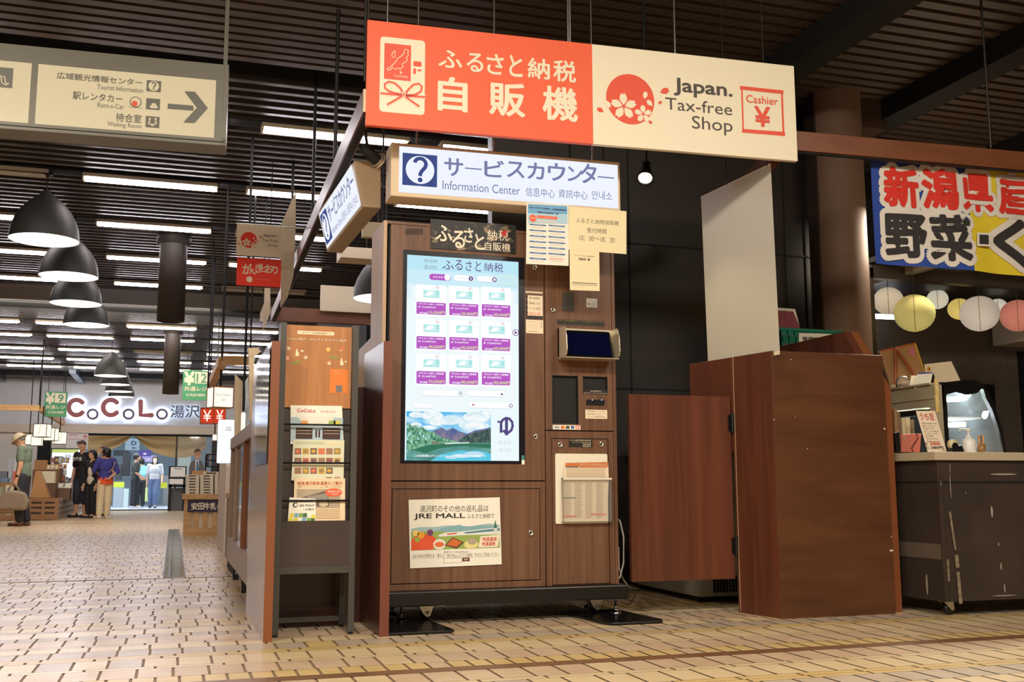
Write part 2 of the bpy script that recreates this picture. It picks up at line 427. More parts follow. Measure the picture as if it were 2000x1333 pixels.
# pillar by the shop
p = MB(); p.lathe((4.63, 6.43, 0), [(0.20, 0), (0.20, 3.4), (0.2, 4.1)], noisy('bronze_pillar', (104, 78, 62), (116, 88, 70), (2, 2, 1), 0.7), 40)
p.box(4.55, 5.05, 6.35, 6.9, 3.35, 3.6, M('pillar_head', (62, 40, 28), 0.5)); p.box(4.42, 4.46, 6.38, 6.5, 0, 4.1, M('pillar_shade_strip', (46, 32, 26), 0.4))  # thin dark strip stands in for shade on the pillar's left side
struct('pillar', p)

# shop behind the right-hand counter
SHOPW = noisy('shop_panel', (104, 94, 84), (120, 108, 96), (2, 2, 6), 0.5)
w = MB(); w.box(4.75, 9.9, 8.0, 8.2, 0, 2.75, SHOPW); w.box(4.75, 9.9, 7.95, 8.2, 2.7, 4.1, M('shop_bulkhead', (34, 31, 29), 0.6))
for x in (5.9, 6.75, 7.55): w.box(x-0.006, x+0.006, 7.99, 8.0, 0, 2.7, M('shop_seam', (120, 112, 104), 0.5))
w.box(7.72, 9.9, 7.97, 8.0, 0, 1.95, M('shop_opening', (12, 13, 16), 0.6)); w.box(6.85, 7.4, 7.97, 8.0, 1.2, 1.62, VOID)
w.box(7.35, 9.9, 7.55, 7.9, 1.98, 2.28, M('shop_white_panel', (205, 190, 165), 0.6))
struct('wall_shop', w)
t = MB(); GF = M('grey_steel_frame', (92, 82, 76), 0.35, 0.5)
t.box(onY(1698, 600, 6.55).x, onY(1709, 600, 6.55).x, 6.55, 6.63, 0, 2.32, GF); t.box(4.98, 9.0, 6.55, 6.63, 2.24, 2.34, M('frame_header', (72, 62, 54), 0.4))
t.box(5.0, 9.0, 6.2, 7.9, 2.36, 2.40, M('shop_soffit', (52, 46, 40), 0.5))
t.box(5.3, 5.36, 5.6, 7.8, 2.28, 2.36, M('soffit_rail', (160, 150, 130), 0.4)); struct('trim_4', t)
# ================================================================ big hanging sign
TH = 3.4
FS = frameY(4.75, TH, 0.803)
s = thing('hanging_sign', 'large vermilion and cream overhead sign reading Japan. Tax-free Shop and Cashier', 'sign', FS.pt(1.15, 2.38))
b = MB()
uL, uM, uR = FS.at(716, 140)[0], FS.at(1157.5, 185)[0], FS.at(1554.5, 222)[0]
zt, zb_ = 2.914, 2.384
b.fbox(FS, uL, uM, zb_, zt, -0.03, 0, VERM)
K = M('sign_cream', (236, 224, 196), 0.5)
b.fbox(FS, uM, uR, zb_, zt, -0.03, 0, K)
SIGN = part('board', b, s, bev=0.002)
g = MB(); VR = M('sign_red_print', (226, 78, 48), 0.5)
# vending machine pictogram with ribbon
u0, v1 = FS.at(743, 71); u1, v0 = FS.at(829, 226)
v0 = FS.at(743, 218)[1]; g.rr(FS, u0, v0, u1, v1, 0.018, K, 0.001)
g.prect(FS, (751, 84, 802, 159), VR, 0.0018)
isl = [(755.5, 136), (758, 133), (762, 132), (768, 126), (774, 119), (777, 114), (784, 110), (789, 104), (790, 98), (793, 96.5), (798, 100), (796, 104), (797.5, 108), (794, 112), (795, 119), (790, 123), (786, 125), (787, 131), (782, 135.5), (777, 133), (772, 136), (767, 132), (763, 136), (758, 138)]
g.pline(FS, isl, 1.4, K, 0.0024, closed=True)
g.pline(FS, [(766, 104), (771, 99), (773, 103), (770, 106), (773, 110), (768, 113), (765, 110)], 1.3, K, 0.0024, closed=True)
g.ptext(FS, (769.5, 146.5, 797, 153.5), 'YUZAWA', K, 0.0024, 0.02)
g.ppoly(FS, [(780.5, 138), (786, 143), (783, 143.5), (782, 146)], K, 0.0026)
g.prr(FS, (807, 119.5, 823, 131), 0.006, VR, 0.0018); g.prr(FS, (807, 134, 812.5, 145), 0.003, VR, 0.0018); g.prr(FS, (815.5, 135.5, 822.5, 140), 0.003, VR, 0.0018)
loops = [[(788, 183), (781, 172), (771, 163), (759, 160), (751, 165), (752, 173), (760, 179), (773, 183), (786, 186)],
         [(790, 186), (797, 176), (807, 166), (818, 164), (824, 170), (822, 179), (812, 185), (800, 187), (791, 187)],
         [(785, 186), (765, 185), (743, 182.5)], [(791, 187), (812, 189), (831, 190.5)], [(786, 188), (770, 197), (756, 205)], [(791, 189), (805, 199), (819, 209)]]
for q in loops: g.pline(FS, q, 8.5, K, 0.0028)
for q in loops: g.pline(FS, q, 4.2, VR, 0.0034)
g.ppoly(FS, [(785, 180), (792, 181), (791, 192), (786, 191)], K, 0.0040); g.ppoly(FS, [(786.5, 182), (790.5, 182.5), (789.5, 190), (787, 190)], VR, 0.0044)
part('kiosk_pictogram', g, s); g = MB()
for ch, x0, y0, x1, y1 in (('ふ', 857, 97, 902, 135), ('る', 912, 103, 943, 142), ('さ', 951, 105, 983, 147), ('と', 995, 108, 1020, 151), ('納', 1031, 113, 1073, 156), ('税', 1081, 117, 1124, 162)):
    g.ptext(FS, (x0, y0, x1, y1), ch, K, 0.0015, 0.035)
for ch, x0, y0, x1, y1 in (('自', 857, 150, 911, 219), ('販', 957, 160, 1024, 229), ('機', 1061, 168, 1127, 238)):
    g.ptext(FS, (x0, y0, x1, y1), ch, K, 0.0015, 0.045)
# tax-free emblem
def petal(mb, fr, u, v, L, W, ang, mat, d):
    pr = [(0, 0), (-0.35, 0.28), (-0.5, 0.55), (-0.36, 0.82), (-0.17, 1.0), (0, 0.86), (0.17, 1.0), (0.36, 0.82), (0.5, 0.55), (0.35, 0.28)]
    c, sn = math.cos(ang), math.sin(ang)
    mb.poly(fr, [(u + (x*W)*c - (y*L)*sn, v + (x*W)*sn + (y*L)*c) for x, y in pr], d, mat)
def blossom(mb, fr, px, py, R, mat, d, back=None):
    u, v = fr.at(px, py)
    for k in range(5): petal(mb, fr, u+math.cos(math.pi/2+k*1.2566)*R*0.1, v+math.sin(math.pi/2+k*1.2566)*R*0.1, R*0.92, R*0.62, k*1.2566+0.05, mat, d)
    if back: mb.disc(fr, u, v, R*0.09, back, d+0.0004)
def taxmark(mb, fr, cx, cy, r, red, pale, d):
    """red sun with cherry blossoms; cx, cy, r in photograph pixels"""
    k = abs(fr.at(cx+1, cy)[0]-fr.at(cx, cy)[0]); q = r/47.0
    u, v = fr.at(cx, cy); mb.disc(fr, u, v, r*k, red, d, r*k*1.02, 48)
    blossom(mb, fr, cx-13*q, cy+14*q, 25*q*k, pale, d+0.0008, red)
    blossom(mb, fr, cx+25*q, cy+29*q, 17*q*k, pale, d+0.0008, red)
    for dx, dy, L, a, m in ((-52, 20, 14, 1.2, red), (-47, -2, 15, 3.6, pale), (58, -19, 19, -1.2, red), (43, 9, 15, 0.8, pale), (54, 6, 9, -1.0, red), (27, -5, 15, -0.25, pale), (35, 39, 9, -2.2, red)):
        uu, vv = fr.at(cx+dx*q, cy+dy*q); petal(mb, fr, uu, vv-0.3*L*q*k, L*q*k, L*q*k*0.62, a, m, d+0.0012)
part('lettering', g, s); g = MB(); taxmark(g, FS, 1231, 194, 47, VR, K, 0.0012); part('sun_emblem', g, s); g = MB()
DK = M('sign_dark_print', (70, 60, 54), 0.5)
g.ptext(FS, (1316, 152, 1430, 197), 'Japan.', DK, 0.0015, 0.035)
g.ptext(FS, (1299, 190, 1430, 226), 'Tax-free', DK, 0.0015, -0.006)
g.ptext(FS, (1351, 226, 1431, 266), 'Shop', DK, 0.0015, -0.006)
CF = MB()
for rc in ((1447, 169, 1453, 258), (1525, 178, 1532, 265)): CF.prect(FS, rc, VR, 0.0015)
def band(fr, mb, a, b_, c, e, mat, d): mb.ppoly(fr, [a, b_, c, e], mat, d)
band(FS, CF, (1445, 168), (1530, 177), (1530, 184), (1445, 175), VR, 0.0016); band(FS, CF, (1449, 252), (1533, 258), (1533, 266), (1449, 259), VR, 0.0016)
CF.ptext(FS, (1457, 185, 1519, 206), 'Cashier', VR, 0.0016, 0.012)
CF.ptext(FS, (1474, 208, 1504, 248), '¥', VR, 0.0016, 0.05)
part('lettering', g, s); part('cashier_mark', CF, s)
# wires to the ceiling
def wire(p, q, r=0.006, name='hanger_wire', label=None, mat=None):
    m = MB(); m.tube([p, q], r, mat or STEEL, 8); return m
for px in (716, 759, 1115, 1325):
    u = FS.at(px, 60)[0]; m = MB()
    for du in ((0, 0.012) if px in (716, 1115) else (0,)): m.tube([FS.pt(u+du, 2.62, -0.05), FS.pt(u+du, 4.05, -0.05)], 0.006, DARKMETAL if px == 716 else STEEL, 8)
    part('hanger_wire', m, s)

# ---------------------------------------------------------------- brown timber ring the sign hangs on
FB = frameY(4.80, TH, 0.80)
bm = MB(); bm.fbox(FB, 0.0, 4.6, 2.463, 2.571, -0.05, 0.0, BEAMWOOD); bm.fbox(FB, 0.0, 4.6, 2.455, 2.463, -0.04, -0.012, MATBLACK)
r = thing('timber_beam', 'long brown timber beam running right behind the tax-free sign, blue banner taped under it', 'beam', FB.pt(2.2, 2.46))
part('rail', bm, r, bev=0.002)
for px, top in ((1940, 0),):
    u = FB.at(px, 270)[0]; m = MB(); m.tube([FB.pt(u, 2.57, -0.025), FB.pt(u, 4.05, -0.025)], 0.007, DARKMETAL, 8); m.ball(FB.pt(u, 2.575, -0.025), 0.012, CHROME); part('hanger_wire', m, r)
p0, p1 = Vector((0.79, 4.76, 0)), Vector((0.935, 11.4, 0)); FL = Frame(p1, p0-p1); LL = (p0-p1).length
bm = MB(); bm.fbox(FL, 0, LL, 2.45, 2.565, -0.055, 0.0, BEAMWOOD); bm.fbox(FL, 0, LL, 2.442, 2.45, -0.045, -0.012, MATBLACK); bm.fbox(FL, LL, LL+0.004, 2.45, 2.565, -0.055, 0, BEIGE)
r = thing('timber_beam', 'brown timber beam receding from the sign end towards the lit hall', 'beam', (0.86, 8.0, 2.45)); part('rail', bm, r, bev=0.002)
for py, Y in ((0, 6.1), (1, 7.4), (2, 9.3)):
    m = MB(); x = 0.79+(Y-4.76)*0.0218+0.03; m.tube([(x, Y, 2.56), (x, Y, 4.05)], 0.012, DARKMETAL, 8); part('hanger_rod', m, r)
bm = MB(); bm.box(0.93, 3.2, 11.36, 11.42, 2.45, 2.60, BEAMWOOD)
solo('timber_beam', bm, 'brown cross beam at the far end of the booth, pale boards above it', 'beam', bev=0.002)
bm = MB(); a = onY(1503, 290, 4.9); b2 = onY(1640, 290, 5.9)
F4 = Frame((3.35, 5.9, 0), (-0.26, -1.05, 0)); bm.fbox(F4, -0.05, 1.02, 2.455, 2.55, -0.05, 0, BEAMWOOD)
solo('timber_beam', bm, 'short brown beam slanting back from the right end of the tax-free sign', 'beam', bev=0.002)

# ================================================================ lightboxes of the information centre
LB = M('lightbox_face', (236, 240, 252), emit=1.05); NAVY = M('lightbox_navy', (70, 84, 142), emit=0.9); NAVYL = M('lightbox_grey_blue', (128, 134, 176), emit=0.9)
FI = frameY(5.02, 2.0, 0)
r = thing('information_lightbox', 'white lit lightbox sign with question mark facing the aisle, reading Information Center', 'sign', onY(985, 398, 5.05))
m = MB(); u0, v1 = FI.at(764, 282); u1, v0 = FI.at(1212, 404); v0 = FI.at(985, 399)[1]; v1 = FI.at(985, 297)[1]
m.fbox(FI, u0, u1, v0, v1, -0.16, 0.0, BEIGE); part('housing', m, r, bev=0.004)
m = MB(); fu0, fv1 = FI.at(780, 289); fu1, fv0 = FI.at(1207, 400); fv0 = FI.at(985, 391)[1]; fv1 = FI.at(985, 304)[1]
m.fbox(FI, fu0, fu1, fv0, fv1, 0.0, 0.004, LB)
m.prect(FI, (786, 299, 853, 367), NAVY, 0.006)
c = FI.at(820, 333); m.disc(FI, c[0], c[1], 0.073, LB, 0.0075, n=40)
def qmark(mb, fr, u, v, h, mat, d, sx=1.0):
    """round question mark of height h centred on u, v"""
    r_ = 0.235*h; c = v+0.24*h; pts = [(u+sx*r_*math.cos(math.radians(a)), c+r_*math.sin(math.radians(a))) for a in range(168, -41, -16)]
    pts += [(u+sx*0.06*h, c-0.30*h), (u+sx*0.01*h, c-0.40*h), (u, c-0.50*h)]
    mb.line(fr, pts, 0.155*h*(0.6+0.4*sx), mat, d); mb.disc(fr, u, v-0.42*h, 0.10*h*sx, mat, d+0.0003, 0.10*h)
qmark(m, FI, c[0], c[1], 0.125, NAVY, 0.009)
x = 868
for ch, x0, y0, x1, y1 in (('サ', 868, 309, 903, 346), ('ー', 908, 328, 940, 333), ('ビ', 946, 313, 983, 348), ('ス', 990, 316, 1023, 349), ('カ', 1030, 318, 1062, 352), ('ウ', 1070, 319, 1103, 355), ('ン', 1108, 326, 1136, 356), ('タ', 1133, 320, 1164, 360), ('ー', 1167, 345, 1198, 350)):
    m.ptext(FI, (x0, y0, x1, y1), ch, NAVYL, 0.006, 0.035)
m.ptext(FI, (864, 353, 1015, 382), 'Information Center', NAVYL, 0.006, -0.004)
m.ptext(FI, (1026, 366, 1083, 388), '信息中心', NAVYL, 0.006, -0.012)
m.ptext(FI, (1090, 370, 1147, 391), '資訊中心', NAVYL, 0.006, -0.012)
m.ptext(FI, (1155, 373, 1195, 393), '안내소', NAVYL, 0.006, 0.0)
part('face', m, r, 'white glowing face with a navy question mark')
for px in (816, 967, 1160):
    w_ = MB(); q = onY(px, 285, 5.1); w_.tube([(q.x, 5.12, v1-0.01), (q.x, 5.12, 4.05)], 0.006, STEEL, 8); w_.ball((q.x, 5.12, v1+0.01), 0.012, CHROME); part('hanger_wire', w_, r)
# the one that faces the left-hand aisle
r = thing('information_lightbox', 'white lit lightbox sign turned to the left aisle, seen edge on under the receding beam', 'sign', (0.86, 6.0, 2.15))
A = onZ(692, 313, 2.43); B = onZ(621, 416, 2.43); An = onY(709, 404, A.y); Bn = onY(639, 493, B.y); wd = onY(744, 313, A.y).x-A.x; wl = onY(744, 405, A.y).x-An.x
m = MB(); q = [A, B, Bn, An, A+Vector((wd, 0, 0)), B+Vector((wd, 0, 0)), Bn+Vector((wl, 0, 0)), An+Vector((wl, 0, 0))]
m.add(q, [(0, 1, 2, 3), (7, 6, 5, 4), (0, 4, 5, 1), (1, 5, 6, 2), (2, 6, 7, 3), (3, 7, 4, 0)], BEIGE); part('housing', m, r, bev=0.004)
FX = Frame(Bn, An-Bn, B-Bn); W_ = (An-Bn).length; Hh = (B-Bn).length; m = MB()
def fx(u0, v0, u1, v1): return u0*W_, v0*Hh, u1*W_, v1*Hh
u0, v0, u1, v1 = fx(.03, .07, .97, .93); m.fbox(FX, u0, u1, v0, v1, 0, 0.003, LB)
u0, v0, u1, v1 = fx(.05, .13, .24, .86); m.poly(FX, [(u0, v0), (u1, v0), (u1, v1), (u0, v1)], 0.005, NAVY); m.disc(FX, (u0+u1)/2, (v0+v1)/2, (u1-u0)*.43, LB, 0.0065, (v1-v0)*.43); qmark(m, FX, (u0+u1)/2, (v0+v1)/2, (v1-v0)*.7, NAVY, 0.008, 1.1)
m.text(FX, *fx(.27, .46, .95, .84), 'サービスカウンター', NAVYL, 0.005, 0.03)
m.text(FX, *fx(.27, .16, .95, .36), 'Information Center 信息中心 資訊中心 안내소', NAVYL, 0.005)
part('face', m, r, 'white glowing face with a navy question mark')
for p_ in (A.lerp(B, .15), A.lerp(B, .85)): m = MB(); m.tube([p_+Vector((wd*.5, 0, -.01)), p_+Vector((wd*.5, 0, .04))], 0.01, STEEL, 8); part('hanger_bracket', m, r)
# ================================================================ strip lights in the slatted ceiling
TUBE = M('tube_light', (255, 248, 255), emit=42.0); TUBEOFF = M('tube_unlit', (190, 176, 150), 0.4); TROUGH = M('light_trough', (170, 150, 122), 0.5)
ROWS = (8.30, 10.18, 11.95, 13.72, 15.5, 19.73, 21.43, 23.5, 25.3, 27.0)
ORD = ('nearest', 'second', 'third', 'fourth', 'fifth', 'sixth', 'seventh', 'eighth', 'ninth', 'farthest')
COLS = (-5.35, -3.87, -2.40, -0.90, 0.58, 2.06); PLACE = ('first', 'second', 'third', 'fourth', 'fifth', 'sixth')
def strip_light(x, y, lit, label):
    r = thing('ceiling_strip_light', label, 'ceiling light', (x+0.585, y, ZC-0.012), 'strip lights in the slatted ceiling')
    m = MB(); fr = Frame((x, y, ZC), (0, 1, 0))
    m.box(x-0.02, x+1.19, y-0.07, y+0.07, ZC-0.03, ZC-0.012, TROUGH); m.box(x-0.02, x+1.19, y+0.055, y+0.07, ZC-0.065, ZC-0.03, TROUGH); m.box(x-0.02, x+1.19, y-0.07, y-0.055, ZC-0.045, ZC-0.03, TROUGH)
    m.box(x-0.022, x-0.008, y-0.07, y+0.07, ZC-0.07, ZC-0.03, TROUGH)
    part('trough', m, r)
    m = MB(); m.tube([(x+0.01, y, ZC-0.058), (x+1.16, y, ZC-0.058)], 0.022, TUBE if lit else TUBEOFF, 10); part('tube', m, r)
    return r
proto = {}
for i, y in enumerate(ROWS):
    vis = [k for k, x in enumerate(COLS) if x+1.17 > -0.145*y-0.05 and (x < 2 or y < 11)]
    for j, k in enumerate(vis):
        lit = (i, k) not in ((1, 2), (4, 4), (7, 3))
        lab = f"{'lit' if lit else 'unlit'} ceiling strip light, {ORD[i]} row from the front, {PLACE[j]} from the left in it"
        if lit not in proto: proto[lit] = (strip_light(COLS[k], y, lit, lab), COLS[k], y)
        else: q, qx, qy = proto[lit]; dup(q, (COLS[k]-qx, y-qy, 0), lab)

# ================================================================ bell pendants
SHADE = M('pendant_shade', (54, 52, 46), 0.55); GLOWIN = M('pendant_glow', (255, 246, 226), emit=2.6)
def pendant(px, py, Y, label):
    c = onY(px, py, Y); R = 0.303
    r = thing('pendant_lamp', label, 'pendant lamp', c, 'bell pendants in two rows')
    m = MB(); prof = [(R, 0), (R*0.985, 0.05), (R*0.95, 0.12), (R*0.86, 0.20), (R*0.70, 0.285), (R*0.48, 0.36), (R*0.26, 0.415), (R*0.12, 0.45), (0.028, 0.475), (0.0, 0.478)]
    m.lathe(c, prof, SHADE, 40); part('shade', m, r)
    m = MB(); m.lathe(c, [(R*0.985, 0.004), (R*0.97, 0.05), (R*0.93, 0.12), (R*0.84, 0.195), (R*0.6, 0.29), (R*0.3, 0.36), (0, 0.37)], GLOWIN, 40); part('bulb_reflector', m, r, 'glowing white inside of the shade')
    m = MB(); m.tube([c+Vector((0, 0, 0.47)), (c.x, c.y, ZC)], 0.007, MATBLACK, 8); m.lathe((c.x, c.y, ZC-0.05), [(0.05, 0.05), (0.05, 0.0), (0, 0)], MATBLACK, 16); part('cord', m, r)
    return r
a = pendant(86, 470, 10.18, 'bell pendant lamp nearest of the left row, largest of all')
c0 = Vector(a.location)
for k, (px, py, Y, lab) in enumerate(((134, 541, 11.95, 'bell pendant lamp second in the left row, overlapped by the largest'), (148, 594, 13.72, 'bell pendant lamp third in the left row'), (168, 636, 15.5, 'bell pendant lamp fourth in the left row'),
        (216, 735, 21.43, 'bell pendant lamp nearest in the far row over the halo-lit letters'), (225, 752, 23.5, 'bell pendant lamp second in the far row over the halo-lit letters'),
        (232, 765.5, 25.3, 'bell pendant lamp third in the far row over the halo-lit letters'), (237, 776, 27.0, 'bell pendant lamp last in the far row over the halo-lit letters'),
        (752, 585, 9.6, 'bell pendant lamp mostly hidden by the walnut kiosk and pale board'))):
    q = onY(px, py, Y); n_ = dup(a, (0, 0, 0), lab); n_.location = q
    for ch in n_.children:
        if ch.name.startswith('cord'):
            m = MB(); m.tube([(0, 0, 0.47), (0, 0, ZC-q.z)], 0.007, MATBLACK, 8); m.lathe((0, 0, ZC-q.z-0.05), [(0.05, 0.05), (0.05, 0.0), (0, 0)], MATBLACK, 16); ch.data = m.mesh('cord')
# ================================================================ hanging round ducts
DUCT = M('duct_paint', (66, 58, 52), 0.5)
for px, py, Y, R, lab in ((333, 628, 12.56, 0.155, 'thick dark round duct stub hanging from the ceiling, nearer one'), (333, 770, 20.2, 0.145, 'thick dark round duct stub hanging over the halo-lit letters, farther one')):
    q = onY(px, py, Y); r = thing('hanging_duct', lab, 'duct', q); m = MB()
    m.lathe(q, [(R*0.9, 0.06), (R, 0.0), (R, ZC-q.z)], DUCT, 32); m.lathe(q, [(0, 0.06), (R*0.9, 0.06)], VOID, 32); part('pipe', m, r)
    m = MB(); m.lathe((q.x, q.y, ZC-0.1), [(R*1.0, 0), (R*1.25, 0.0), (R*1.25, 0.1)], DUCT, 32); part('collar', m, r)

# ================================================================ station guide sign, upper left
FG = frameY(5.8, 3.2, 0)
GFR = M('guide_frame', (112, 108, 96), 0.4, 0.2); GPAN = M('guide_panel', (236, 228, 200), 0.16); GPR = M('guide_print', (108, 106, 96), 0.35)
r = thing('guide_sign', 'cream and grey direction sign hung from the ceiling, arrow pointing right', 'sign', onY(200, 280, 5.8))
uR = FG.at(439, 210)[0]; z0, z1 = FG.at(300, 273)[1], FG.at(300, 113)[1]
m = MB(); m.fbox(FG, -1.75, uR, z0, z1, -0.16, 0.0, GFR); m.fbox(FG, -1.75, uR+0.012, z0-0.004, z0+0.035, -0.17, 0.006, GFR); m.fbox(FG, -1.75, uR, z0+0.012, z0+0.018, 0.006, 0.0065, MATBLACK)
m.fbox(FG, uR-0.008, uR+0.014, z0, z1, -0.16, 0.006, GFR); part('housing', m, r, bev=0.003)
m = MB(); pz0, pz1 = FG.at(245, 259)[1], FG.at(245, 141)[1]
m.fbox(FG, FG.at(72, 180)[0], FG.at(420, 215)[0], pz0, pz1, 0, 0.003, GPAN); m.fbox(FG, -1.7, FG.at(59, 180)[0], pz0, pz1, 0, 0.003, GPAN)
E_ = 0.0045
for rect, t, b in (((112, 141, 279, 154), '広域観光情報センター', 0.02), ((190, 165, 280, 174.5), 'Tourist Information', 0), ((143, 179, 240, 194), '駅レンタカー', 0.02), ((191, 200.5, 243, 210), 'Rent-a-Car', 0), ((227, 221, 277, 237.5), '待合室', 0.02), ((210, 238, 277, 249), 'Waiting Room', 0)):
    m.pslant(FG, rect, t, GPR, E_, b)
for rect in ((287, 157, 314, 181), (286, 192, 312, 216), (285, 227, 311, 251)): m.prect(FG, rect, GPR, E_)
m.pdisc(FG, 300.5, 169, 10.5, GPAN, E_+0.001); q_ = FG.at(300.5, 169); qmark(m, FG, q_[0], q_[1], 0.042, GPR, E_+0.002)
m.prr(FG, (293, 206, 308, 213), 0.008, GPAN, E_+0.001); m.prr(FG, (296, 202, 305, 208), 0.006, GPAN, E_+0.001)
for x in (289.5, 301): m.pdisc(FG, x+3, 233, 2.3, GPAN, E_+0.001); m.pline(FG, [(x+3, 236), (x+1, 243), (x+6, 243), (x+8, 247)] if x < 295 else [(x+3, 236), (x+4, 243), (x-1, 243), (x-2, 247)], 3, GPAN, E_+0.001)
m.pdisc(FG, 265, 200, 11.5, M('badge_ring', (70, 66, 60), 0.5), E_+0.0005); m.pdisc(FG, 265, 200, 10, GPAN, E_+0.0008); m.pdisc(FG, 263, 203, 6, VERM, E_+0.001)
m.ptext(FG, (252, 208, 277, 213), 'トレン太くん', GPR, E_, 0.02)
m.ppoly(FG, [(328, 203), (378, 207), (378, 217), (327, 213)], GPR, E_)
m.ppoly(FG, [(360, 179), (381, 180), (406, 212), (385, 212)], GPR, E_+0.0006); m.ppoly(FG, [(385, 211), (406, 212), (380, 241), (358, 240)], GPR, E_+0.0012)
m.prect(FG, (-20, 130, 24, 173), GPR, E_)
m.pline(FG, [(2, 148), (4, 162), (12, 167), (18, 163)], 2.4, GPAN, E_+0.001); m.pline(FG, [(0, 150), (9, 150), (12, 164), (17, 163)], 2.4, GPAN, E_+0.001)
part('panel', m, r)
m = MB(); u = FG.at(441, 60)[0]; m.fbox(FG, u-0.008, u+0.014, z1, 4.05, -0.10, -0.06, GFR); part('hanger_post', m, r)
# ================================================================ things hung along the receding beam
FT = frameY(7.45)
r = thing('tax_free_banner', 'small white and red hanging banner with sun emblem beside the receding beam', 'banner', onY(505, 560, 7.45))
BW = M('banner_white', (216, 196, 172), 0.8); BR_ = M('banner_red', (214, 52, 30), 0.8); m = MB()
m.prect(FT, (463, 438, 548, 504), BW, 0); m.prect(FT, (463, 503, 548, 562), BR_, 0)
taxmark(m, FT, 486, 469, 16, BR_, BW, 0.001)
m.ptext(FT, (514, 457, 542, 465), 'Japan.', DK, 0.002, 0.03); m.ptext(FT, (511, 466, 542, 474), 'Tax-free', DK, 0.002); m.ptext(FT, (523, 476, 542, 484), 'Shop', DK, 0.002)
for ch, x, y, w_, h in (('が', 474, 515, 17, 21), ('ん', 487, 525, 14, 11), ('ぎ', 499, 515, 13, 18), ('と', 509, 519, 11, 13), ('お', 518, 517, 15, 17), ('り', 533, 520, 9, 16)): m.ptext(FT, (x, y, x+w_, y+h), ch, BW, 0.002, 0.04)
m.pdisc(FT, 487, 546, 6, BW, 0.002); m.prect(FT, (498, 545.5, 528, 547), BW, 0.002)
part('cloth', m, r)
m = MB(); a0, b0 = onY(461, 436, 7.45), onY(604, 443, 7.45); m.tube([(a0.x, 7.45, a0.z), (b0.x, 7.45, a0.z)], 0.006, STEEL, 8); part('rod', m, r)
m = MB(); F2 = frameY(8.3); m.pprism(F2, [(549, 600), (548, 441), (578, 373), (577, 470), (573, 540), (562, 580)], -0.05, 0, noisy('pale_plank', (214, 196, 170), (226, 208, 184), (20, 20, 2), 0.55))
solo('pale_plank', m, 'tall pale wooden board hanging behind the white and red banner', 'board')
for pts, Y, lab in (([(517, 563), (528, 563), (528, 612), (514, 645)], 9.2, 'slim white hanging card below the white and red banner'), ([(508, 612), (517, 590), (517, 628), (508, 628)], 10.4, 'grey hanging board edge beside the slim white card')):
    m = MB(); m.pprism(frameY(Y), pts, -0.02, 0, BEIGE2); q = onY(pts[1][0]-3, pts[1][1], Y); m.tube([(q.x, Y+0.01, q.z-0.02), (q.x, Y+0.01, ZC)], 0.005, MATBLACK, 6); solo('hanging_card', m, lab, 'sign')
m = MB(); m.pbox(frameY(11.3), (627, 557, 745, 613), -0.04, 0, BEIGE2); solo('pale_sign_board', m, 'pale blank board standing on the far cross beam beside the kiosk', 'sign')
m = MB(); m.pbox(frameY(9.0), (666, 481, 745, 508), -0.25, 0, BEIGE2); [m.tube([(onY(px, 481, 9.0).x, 9.1, onY(px, 483, 9.0).z), (onY(px, 481, 9.0).x, 9.1, ZC)], 0.008, MATBLACK, 6) for px in (720, 742)]; solo('pale_sign_box', m, 'pale box sign between lightbox and kiosk, lower of two', 'sign', bev=0.004)
m = MB(); m.pbox(frameY(7.6), (709, 432, 760, 466), -0.06, 0, BEIGE2); q = onY(748, 434, 7.6); m.tube([(q.x, 7.63, q.z), (q.x, 7.63, ZC)], 0.008, MATBLACK, 6); solo('pale_sign_box', m, 'pale box sign between lightbox and kiosk, upper of two', 'sign', bev=0.004)
# spotlights
def spot(tip, back, label, lit, stem=0.17):
    tip, back = Vector(tip), Vector(back); d = (tip-back).normalized(); r = thing('spotlight', label, 'spotlight', back)
    m = MB(); m.lathe(back, [(0, 0), (0.028, 0), (0.028, 0.10), (0.04, 0.12)], MATBLACK, 20, d); part('body', m, r)
    m = MB(); L = (tip-back).length; m.lathe(back, [(0.035, 0.10), (0.045, 0.12), (0.05, L), (0.044, L), (0.03, 0.12)], M('spot_head', (170, 150, 120), 0.4, 0.3) if not lit else DARKMETAL, 20, d); part('head', m, r)
    m = MB(); m.lathe(back, [(0, L-0.012), (0.043, L-0.012)], M('spot_lens', (255, 238, 205), emit=30) if lit else M('lens_off', (120, 110, 96), 0.2), 20, d); part('lens', m, r)
    m = MB(); m.tube([back+d*0.04, back+d*0.02+Vector((0, 0, 0.07)), back+d*0.01+Vector((0, 0, 0.16)), back+d*0.01+Vector((0, 0, stem))], 0.008, MATBLACK, 8); part('bracket', m, r)
    return r
q = onY(709, 289, 5.0); t = onY(739, 315, 5.06); spot(t, q, 'small black spotlight with pale head hanging at the sign end of the receding beam', False, 0.22)
q = onY(1263, 322, 5.35); t = onY(1260, 350, 5.27); spot(t, q, 'lit spotlight glowing below the tax-free sign against the black wall', True, 1.3)
l = bpy.data.lights.new('spot_beam', 'SPOT'); l.energy = 14; l.color = (1, 0.86, 0.62); l.spot_size = 1.5; l.spot_blend = 0.6; l.shadow_soft_size = 0.04
o = bpy.data.objects.new('spot_beam', l); C.objects.link(o); o.location = t+Vector((0, -0.03, -0.03)); o.rotation_euler = Vector((0.05, -0.45, -1.6)).to_track_quat('-Z', 'Y').to_euler()
